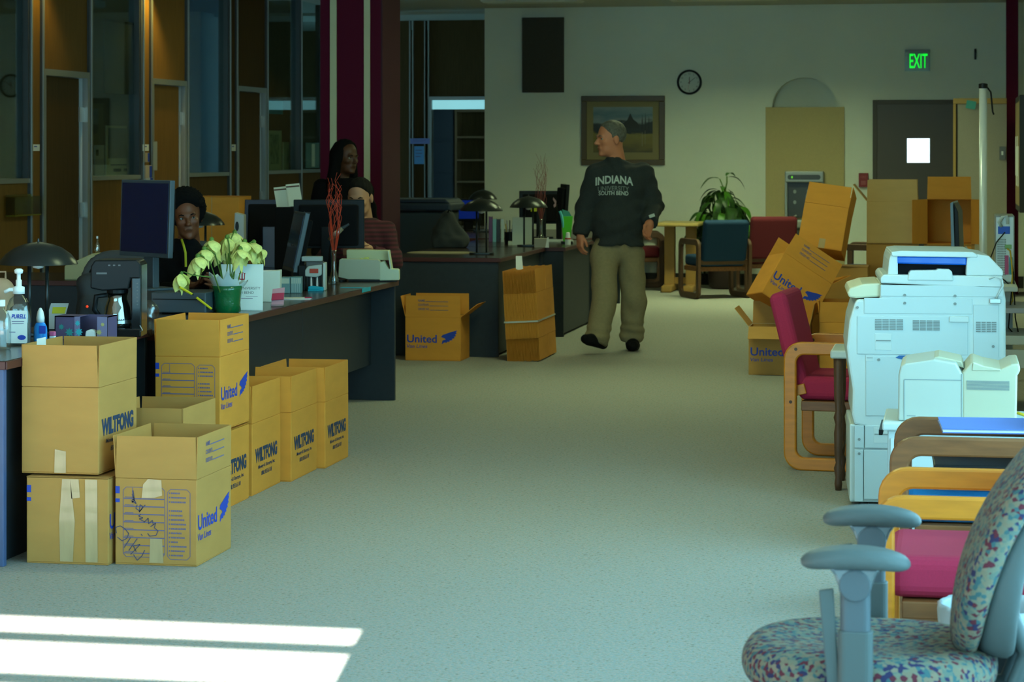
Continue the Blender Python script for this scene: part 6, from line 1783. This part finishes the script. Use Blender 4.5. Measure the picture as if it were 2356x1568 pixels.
def person(label, loc, J, skin, shirt, trousers, hair, hs=1.0, hair_kind='short', step=.014, shoes=None, rz=TH, shirt_fn=None, sleeve_r=(.062, .050, .046), torso=None, leg_r=(.098, .085, .082), extra=None, eye_open=1.0):
    t = thing('person', label, 'person', loc, rz)
    Rh = face_basis(J['face'], J.get('tilt', 0)); hc = J['head']
    V, F = [], []
    def addm(v, f):
        o = sum(len(q) for q in V); V.append(v); F.append(f + o)
    v, f = surface_nets(head_fn, (-.10, -.12, -.215), (.10, .14, .135), .0055); addm(xf(v, Rh, hc, hs), f)
    for s_ in ('l', 'r'):
        w = np.array(J['wrist_' + s_]); 
        hz = J.get('hand_' + s_, tuple(w - np.array(J['elbow_' + s_]))); hx = J.get('thumb_' + s_, (0, -1, 0))
        v, f = surface_nets(hand_fn(J.get('curl', .45)), (-.065, -.085, -.09), (.085, .04, .185), .0055)
        if s_ == 'l': pass
        addm(xf(v, basis(hz, hx), w), f)
    # the limbs and trunk under the clothes
    tor = torso or dict(chest=(.165, .105, .15), belly=(.15, .11, .14), hip=(.155, .115, .11))
    chest = (np.array(J['shoulder_l']) + np.array(J['shoulder_r'])) / 2 - np.array((0, 0, .10)); pel = np.array(J['pelvis'])
    up = np.array(J.get('up', (0, 0, 1.0)))
    def trunk(P, g=0.0):
        d = sd_ell(P, chest, np.array(tor['chest']) + g)
        d = smin(d, sd_ell(P, (chest * .45 + pel * .55), np.array(tor['belly']) + g), .08)
        return smin(d, sd_ell(P, pel, np.array(tor['hip']) + g), .07)
    def arms(P, r0, r1, r2):
        d = None
        for s_ in ('l', 'r'):
            sh_, el_, wr_ = J['shoulder_' + s_], J['elbow_' + s_], J['wrist_' + s_]
            q = smin(sd_caps(P, sh_, el_, r0, r1), sd_caps(P, el_, wr_, r1, r2), .03)
            d = q if d is None else np.minimum(d, q)
        return d
    def legs(P, r0, r1, r2):
        d = None
        for s_ in ('l', 'r'):
            q = smin(sd_caps(P, J['hip_' + s_], J['knee_' + s_], r0, r1), sd_caps(P, J['knee_' + s_], J['ankle_' + s_], r1, r2), .04)
            d = q if d is None else np.minimum(d, q)
        return d
    allp = np.array([J[k] for k in J if k.split('_')[0] in ('shoulder', 'elbow', 'wrist', 'hip', 'knee', 'ankle', 'pelvis')])
    lo, hi = allp.min(0) - .22, allp.max(0) + .22
    def core(P):
        d = trunk(P, -.025); d = smin(d, arms(P, .038, .032, .026), .03); d = smin(d, legs(P, .065, .048, .038), .03)
        return smin(d, sd_caps(P, J['neck'], chest, .055, .08), .03)
    v, f = surface_nets(core, lo, hi, .024); addm(v, f)
    me = bpy.data.meshes.new('body'); me.from_pydata(np.concatenate(V).tolist(), [], np.concatenate(F).tolist()); me.shade_smooth()
    put('body', me, skin, t)
    # eyes, brows and lips
    me_w = mat('eye_white', (.26, .26, .24), .6, spec=.2); me_i = mat('iris', (.015, .01, .008), .2)
    def hp(p): return Vector(xf(np.array(p), Rh, hc, hs))
    def sph(c, r, m, nm, par):
        mb = MB().lathe([(r * math.sin(math.pi * i / 8) + 1e-5, -r * math.cos(math.pi * i / 8)) for i in range(9)], 14, Matrix.Translation(hp(c)) @ Rh.to_4x4() @ Matrix.Rotation(R(-90), 4, 'X'))
        return mb.build(nm, m, par, smooth=True)
    for k in (-1, 1):
        e = sph((k * .031, .0735, .004), .0125 * hs, me_w, 'eye', t)
        sph((k * .031 + J.get('gaze', 0), .0818, .004), .0062 * hs, me_i, 'iris', e)
        MB().tube([hp((k * .018, .098, .022)), hp((k * .032, .094, .027)), hp((k * .047, .083, .021))], [.003, .0042, .002], 6).build('eyebrow', hair, t, smooth=True)
    MB().tube([hp((-.021, .088, -.061)), hp((-.008, .0965, -.059)), hp((.008, .0965, -.059)), hp((.021, .088, -.061))], [.002, .0045, .0045, .002], 6).build('lips', mat(skin.name + '_lips', tuple(c * .72 for c in skin.node_tree.nodes['Principled BSDF'].inputs['Base Color'].default_value[:3]), .5), t, smooth=True)
    # hair
    if hair_kind == 'short':
        def hf(P):
            d = sd_ell(P, (0, -.014, .037), (.081, .104, .094)); x, y, z = P[..., 0], P[..., 1], P[..., 2]
            d = d + .0025 * np.sin(x * 160) * np.sin(y * 130 + z * 90)
            cut = np.maximum(y - .048 - .55 * (z - .06), -(z + .085 + .9 * np.minimum(y + .02, 0) * -.3))
            cut = np.maximum(cut, np.where(np.abs(x) > .05, (y - .022) - .9 * np.maximum(z - .030, 0), -1) )
            return smax(d, cut, .008)
    elif hair_kind == 'afro':
        def hf(P):
            x, y, z = P[..., 0], P[..., 1], P[..., 2]
            d = sd_ell(P, (0, -.022, .046), (.110, .122, .118))
            d = d + .009 * np.sin(x * 190 + y * 60) * np.sin(y * 170 + z * 70) * np.sin(z * 180 + x * 50)
            cut = np.maximum(y - .060 - .45 * (z - .07), -(z + .060))
            cut = np.maximum(cut, np.where(z < .055, y - .02, -1))
            return smax(d, cut, .010)
    else:
        def hf(P):
            x, y, z = P[..., 0], P[..., 1], P[..., 2]
            d = sd_ell(P, (0, -.022, .040), (.094, .108, .100))
            for k in (-1, 1):
                d = smin(d, sd_caps(P, (k * .062, -.03, -.01), (k * .085, -.03, -.22), .050, .060), .04)
            d = smin(d, sd_caps(P, (0, -.07, .0), (0, -.09, -.26), .075, .085), .05)
            d = d + .003 * np.sin(x * 120 + 8 * z) * np.sin(y * 110)
            cut = np.maximum(-1 + 0 * x, np.where(np.abs(x) < .062, y - .030 - .5 * (z - .075), y - .045))
            return smax(d, cut, .012)
    v, f = surface_nets(hf, (-.16, -.19, -.36), (.16, .13, .17), .0065)
    me = bpy.data.meshes.new('hair'); me.from_pydata(xf(v, Rh, hc, hs).tolist(), [], f.tolist()); me.shade_smooth(); put('hair', me, hair, t)
    # clothes
    hem = J.get('hem', pel[2] - .04)
    def shf(P):
        x, y, z = P[..., 0], P[..., 1], P[..., 2]
        d = trunk(P, .026)
        d = smin(d, sd_caps(P, J['shoulder_l'], J['shoulder_r'], sleeve_r[0] * .85, sleeve_r[0] * .85), .05)
        d = smin(d, sd_caps(P, tuple(np.array(J['neck']) - (0, 0, .02)), chest, .068, .11), .05)
        d = smax(d, hem - z + .004 * np.sin(x * 30), .012)
        a_ = arms(P, *sleeve_r)
        d = smin(d, a_, .035)
        fold = .006 * np.sin(38 * z + 14 * x + 9 * np.sin(9 * x)) * np.sin(17 * y + 11 * x) + .004 * np.sin(62 * z - 25 * x + 5 * np.sin(14 * y))
        d = d + fold
        for s_ in ('l', 'r'):
            w = np.array(J['wrist_' + s_]); ax = w - np.array(J['elbow_' + s_]); ax = ax / np.linalg.norm(ax)
            near = np.linalg.norm(P - w, axis=-1) < .16
            d = np.where(near, np.maximum(d, (P - w) @ ax - .004), d)
        nk = np.array(J['neck'])
        d = np.maximum(d, np.where(np.linalg.norm(P - nk, axis=-1) < .13, z - nk[2] - .012, -1))
        return d
    lo2, hi2 = lo.copy(), hi.copy(); lo2[2] = max(lo2[2], min(hem, J['wrist_l'][2], J['wrist_r'][2]) - .1); hi2[2] = max(J['neck'][2] + .1, J['shoulder_l'][2] + .12)
    so_ = sdf_obj('shirt', shf, lo2, hi2, step, shirt, t)
    def trf(P):
        x, y, z = P[..., 0], P[..., 1], P[..., 2]
        d = smin(sd_ell(P, pel, np.array(tor['hip']) - .006), legs(P, *leg_r), .05)
        d = smin(d, sd_ell(P, pel + (0, 0, .04), np.array(tor['hip']) * .93), .03)
        d = d + .005 * np.sin(30 * z + 9 * x + 4 * np.sin(12 * x)) * np.sin(20 * x + 8 * y) + .005 * np.exp(-((z - .16) / .08) ** 2) * np.sin(95 * z + 12 * x)
        for s_ in ('l', 'r'):
            w = np.array(J['ankle_' + s_]); ax = w - np.array(J['knee_' + s_]); ax = ax / np.linalg.norm(ax)
            near = np.linalg.norm(P - w, axis=-1) < .2
            d = np.where(near, np.maximum(d, (P - w) @ ax - .05), d)
        return d
    lo3, hi3 = lo.copy(), hi.copy(); hi3[2] = pel[2] + .16; lo3[2] = max(lo3[2], .0)
    sdf_obj('trousers', trf, lo3, hi3, step, trousers, t)
    for s_ in ('l', 'r'):
        h_, to_ = np.array(J['heel_' + s_]), np.array(J['toe_' + s_]); an = np.array(J['ankle_' + s_])
        d_ = to_ - h_; d_ = d_ / np.linalg.norm(d_)
        def sf(P, h_=h_, to_=to_, an=an, d_=d_):
            d = sd_caps(P, h_, h_ * .35 + to_ * .65, .042, .050)
            d = smin(d, sd_caps(P, h_ * .35 + to_ * .65, to_, .050, .036), .02)
            d = smin(d, sd_caps(P, h_ * .8 + to_ * .2 + (0, 0, .02), an, .042, .05), .03)
            upv = np.array((0, 0, 1.0)) - d_ * d_[2]; upv = upv / np.linalg.norm(upv)
            return np.maximum(d, -((P - h_) @ upv) - .038)
        mn = np.minimum(np.minimum(h_, to_), an) - .09; mx = np.maximum(np.maximum(h_, to_), an) + .09
        sdf_obj('shoe', sf, mn, mx, .010, shoes or M_black_m, t)
    return t, so_

# walking man in the dark printed sweatshirt
WS = 300.0
def wj(x, y, dep=0.0): return ((x - 1420) / WS, dep, pz(y, WS))
M_skin1 = mat('skin_ruddy', (.50, .19, .10), .55); M_gray_h = mat('grey_hair', (.10, .10, .085), .75, noise=.4, nscale=60)
M_sweat = mat('charcoal_sweatshirt', (.020, .026, .028), .95, noise=.15, nscale=90); M_khaki = mat('khaki_cotton', (.23, .19, .105), .9, noise=.08, nscale=50)
JW = dict(head=wj(1405, 319), face=(-.93, -.36, -.06), neck=wj(1412, 364), shoulder_l=wj(1372, 400), shoulder_r=wj(1481, 400, .02), elbow_l=wj(1347, 478, .05), wrist_l=wj(1335, 540, -.02),
          elbow_r=wj(1504, 470, .03), wrist_r=wj(1492, 510, -.19), hand_l=(-.02, -.10, -1), hand_r=(-.30, -.35, -.85), thumb_l=(.45, -.9, 0), thumb_r=(-.75, -.6, 0), pelvis=wj(1420, 570), hem=pz(564, WS),
          hip_l=wj(1390, 588, -.02), hip_r=wj(1451, 588, .02), knee_l=wj(1389, 688, -.14), knee_r=wj(1459, 690, .05), ankle_l=wj(1371, 772, -.24), ankle_r=wj(1455, 772, .10),
          heel_l=(-.12, -.21, .075), toe_l=(-.255, -.36, .125), heel_r=(.115, .13, .045), toe_r=(.125, -.05, .045), curl=.75)
wa, wb2 = px(1420, WS)
pm_, sweat = person('grey-haired man walking in a dark printed sweatshirt and khaki trousers, looking left', (wa, wb2, 0), JW, M_skin1, M_sweat, M_khaki, M_gray_h, hs=1.10, step=.0125,
                    torso=dict(chest=(.185, .125, .17), belly=(.195, .150, .17), hip=(.18, .13, .12)), sleeve_r=(.082, .074, .062), leg_r=(.108, .092, .092))
# lettering wrapped onto the chest
bvh = BVHTree.FromPolygons([v.co[:] for v in sweat.data.vertices], [tuple(p.vertices) for p in sweat.data.polygons])
def chest_text(body, x, y, width, height, arch=0.0, m=None, bold=.02):
    me = text_mesh(body, .1, bold * .1, 0, width, height)
    bm = bmesh.new(); bm.from_mesh(me); bmesh.ops.triangulate(bm, faces=bm.faces); bmesh.ops.subdivide_edges(bm, edges=bm.edges, cuts=2)
    cx, _, cz = wj(x, y)
    for v in bm.verts:
        X, Y = v.co.x, v.co.y
        Y += -arch * (X / (width / 2)) ** 2
        hit = bvh.ray_cast(Vector((cx + X, -1, cz + Y)), Vector((0, 1, 0)))
        v.co = (cx + X, (hit[0].y if hit[0] else -.15) - .004, cz + Y)
    bm.to_mesh(me); bm.free()
    return put('lettering', me, m, pm_)
M_ltr = mat('pale_lettering', (.42, .50, .47), .8); M_ltr2 = mat('dim_lettering', (.16, .20, .19), .8)
chest_text('INDIANA', 1412, 412, .285, .062, .018, M_ltr, .03)
chest_text('UNIVERSITY', 1410, 432, .235, .036, .008, M_ltr2, .01)
chest_text('SOUTH BEND', 1410, 443, .225, .032, .004, M_ltr, .02)
cc = wj(1497, 500, -.18)
MB().box(-.022, .022, -.004, 0, -.012, .012).build('cuff_logo', M_ltr, pm_, loc=(cc[0] - .005, cc[1] - .062, cc[2] + .02), rot=(0, R(-20), 0))
MB().lathe([(.0105, -.003), (.0105, .003)], 12, Matrix.Translation((wj(1480, 540, -.25)))).build('ring', M_steel, pm_)

def task_chair(label, a, b, rz):
    t = thing('task_chair', label, 'chair', (a, b, 0), rz, 'black task chairs behind the desks')
    MB().box(-.23, .23, -.23, .22, .42, .48).build('seat', M_black_m, t, .03, 3)
    def bf_(P):
        x, y, z = P[..., 0], P[..., 1], P[..., 2]
        r = (np.abs(x / .225) ** 2.6 + np.abs((z) / .26) ** 2.6) ** (1 / 2.6)
        return smax((r - 1) * .22, np.abs(y - .5 * x * x) - .022, .03)
    o = sdf_obj('backrest', bf_, (-.26, -.07, -.30), (.26, .11, .30), .016, mat('mesh_grey', (.06, .062, .062), .8), t); o.location = (0, .25, .77); o.rotation_euler = (R(-8), 0, 0)
    MB().box(-.03, .03, .22, .26, .40, .60).build('back_post', M_black, t); MB().lathe([(.025, .06), (.025, .42)], 14).build('gas_lift', M_black, t)
    for i in range(5):
        q = R(72 * i); MB().tube([(0, 0, .09), (.26 * math.cos(q), .26 * math.sin(q), .05)], [.025, .018], 8).build('base_spoke', M_black, t)
        MB().lathe([(.025, -.012), (.025, .012)], 12, frame_mat((.26 * math.cos(q), .26 * math.sin(q), .026), (math.cos(q), math.sin(q), 0), (0, 0, 1))).build('caster', M_black, t)
a, b = px(318, 430)
task_chair('empty task chair with a grey mesh back behind the coffee maker', a, b, R(180))

# seated figures: local x to the right of the picture, y away from the camera
def seated(label, x, s, J, skin, shirt, trousers, hair, **kw):
    a, b = px(x, s)
    return person(label, (a, b, 0), J, skin, shirt, trousers, hair, **kw)
def sj(x0, s):
    return lambda x, y, dep=0.0: ((x - x0) / s, dep, pz(y, s))
M_skin2 = mat('skin_dark_brown', (.16, .052, .022), .5); M_blackhair = mat('black_hair', (.005, .005, .005), .95, spec=.1)
g = sj(430, 412)
J2 = dict(head=g(432, 497, -.03), face=(.17, -.97, -.14), tilt=R(6), neck=g(428, 553), shoulder_l=g(368, 590, .04), shoulder_r=g(482, 596, -.02), elbow_l=(-.20, -.16, .74), wrist_l=(.04, -.33, .80), elbow_r=(.20, -.12, .70), wrist_r=(.20, -.36, .80),
          pelvis=(-.03, .10, .56), hem=.52, hip_l=(-.12, .06, .54), hip_r=(.08, .06, .54), knee_l=(-.12, -.32, .52), knee_r=(.10, -.34, .52), ankle_l=(-.12, -.28, .12), ankle_r=(.10, -.30, .12),
          heel_l=(-.12, -.27, .045), toe_l=(-.12, -.45, .045), heel_r=(.10, -.29, .045), toe_r=(.11, -.47, .045), gaze=-.003)
a2_, b2_ = px(430, 412)
p2m, _ = person('seated man with short curly black hair looking at the camera around the navy monitor', (a2_, b2_, 0), J2, M_skin2, mat('black_shirt', (.006, .006, .007), .95, spec=.1), mat('dark_trousers', (.02, .02, .025), .9), M_blackhair, hair_kind='afro', hs=1.0, step=.018)
ln = MB()
for k, pts in enumerate(([g(423, 550, -.085), g(431, 562, -.145), g(436, 578, -.16), g(437, 610, -.165)],)):
    ln.tube(pts, .007, 6)
ln.build('lanyard', mat('lanyard_yellow', (.50, .52, .02), .6), p2m)
task_chair('task chair under the seated man with curly hair', a2_ - .03, b2_ + .13, TH + 0)

g = sj(785, 302)
J3 = dict(head=g(797, 362, -.02), face=(.68, -.70, -.08), neck=g(790, 412, .01), shoulder_l=g(738, 433, .0), shoulder_r=g(838, 433, .06), elbow_l=g(722, 520, .05), wrist_l=g(735, 590, -.1), elbow_r=g(856, 520, .09), wrist_r=g(850, 590, -.05),
          pelvis=g(785, 595, .03), hem=.66, hip_l=(-.09, .03, .74), hip_r=(.09, .04, .74), knee_l=(-.10, .0, .42), knee_r=(.10, .02, .42), ankle_l=(-.10, .04, .10), ankle_r=(.10, .06, .10),
          heel_l=(-.10, .07, .045), toe_l=(-.11, -.10, .045), heel_r=(.10, .08, .045), toe_r=(.13, -.09, .045))
a3, b3 = px(785, 302)
person('woman with long black hair and dark clothes standing before the maroon pillar', (a3, b3, 0), J3, mat('skin_deep_brown', (.075, .026, .010), .5), mat('dark_jacket', (.005, .005, .006), .95, spec=.1), mat('dark_slacks', (.010, .010, .011), .9), M_blackhair,
       hair_kind='long', step=.02, torso=dict(chest=(.17, .12, .16), belly=(.18, .14, .17), hip=(.18, .13, .12)))

g = sj(832, 345)
def stripes():
    m = bpy.data.materials.new('maroon_striped_knit'); m.use_nodes = True; nt = m.node_tree; b_ = nt.nodes['Principled BSDF']; b_.inputs['Roughness'].default_value = .95
    tc_ = nt.nodes.new('ShaderNodeTexCoord'); wv = nt.nodes.new('ShaderNodeTexWave'); wv.bands_direction = 'Z'; wv.inputs['Scale'].default_value = 11; wv.inputs['Distortion'].default_value = .6
    cr_ = nt.nodes.new('ShaderNodeValToRGB'); cr_.color_ramp.elements[0].color = (.022, .005, .007, 1); cr_.color_ramp.elements[1].color = (.075, .008, .016, 1)
    nt.links.new(tc_.outputs['Object'], wv.inputs['Vector']); nt.links.new(wv.outputs['Fac'], cr_.inputs[0]); nt.links.new(cr_.outputs[0], b_.inputs['Base Color'])
    return m
J4 = dict(head=g(829, 453, -.04), face=(-.22, -.90, -.28), neck=g(834, 505, .02), shoulder_l=g(778, 528, .02), shoulder_r=g(888, 528, .02), elbow_l=(-.25, -.10, .80), wrist_l=(-.06, -.26, .895), elbow_r=(.23, -.10, .80), wrist_r=(.05, -.26, .895),
          hand_l=(.6, -.6, 0), hand_r=(-.6, -.6, 0), thumb_l=(0, 0, 1), thumb_r=(0, 0, 1), pelvis=(.0, .14, .58), hem=.53, hip_l=(-.10, .10, .56), hip_r=(.10, .10, .56), knee_l=(-.12, -.26, .54), knee_r=(.12, -.26, .54), ankle_l=(-.12, -.22, .12), ankle_r=(.12, -.22, .12),
          heel_l=(-.12, -.2, .045), toe_l=(-.12, -.38, .045), heel_r=(.12, -.2, .045), toe_r=(.12, -.38, .045), curl=.8)
a4, b4 = px(832, 345)
person('dark-haired man in a maroon striped sweater seated behind the big black monitor', (a4, b4, 0), J4, mat('skin_light_brown', (.42, .21, .12), .55), stripes(), mat('dark_trousers', (.02, .02, .025), .9), mat('dark_hair', (.008, .007, .006), .9, spec=.15), step=.018)
stl = thing('stool', 'low black stool under the man in the maroon striped sweater', 'stool', (a4 - .04, b4 + .14, 0), TH)
MB().lathe([(.17, .43), (.18, .45), (.17, .48), (.02, .485)], 24).build('seat', M_black_m, stl, smooth=True)
MB().lathe([(.025, .02), (.025, .43)], 14).build('post', M_black, stl)
MB().lathe([(.16, 0), (.16, .015), (.03, .03)], 24).build('base', M_black, stl)
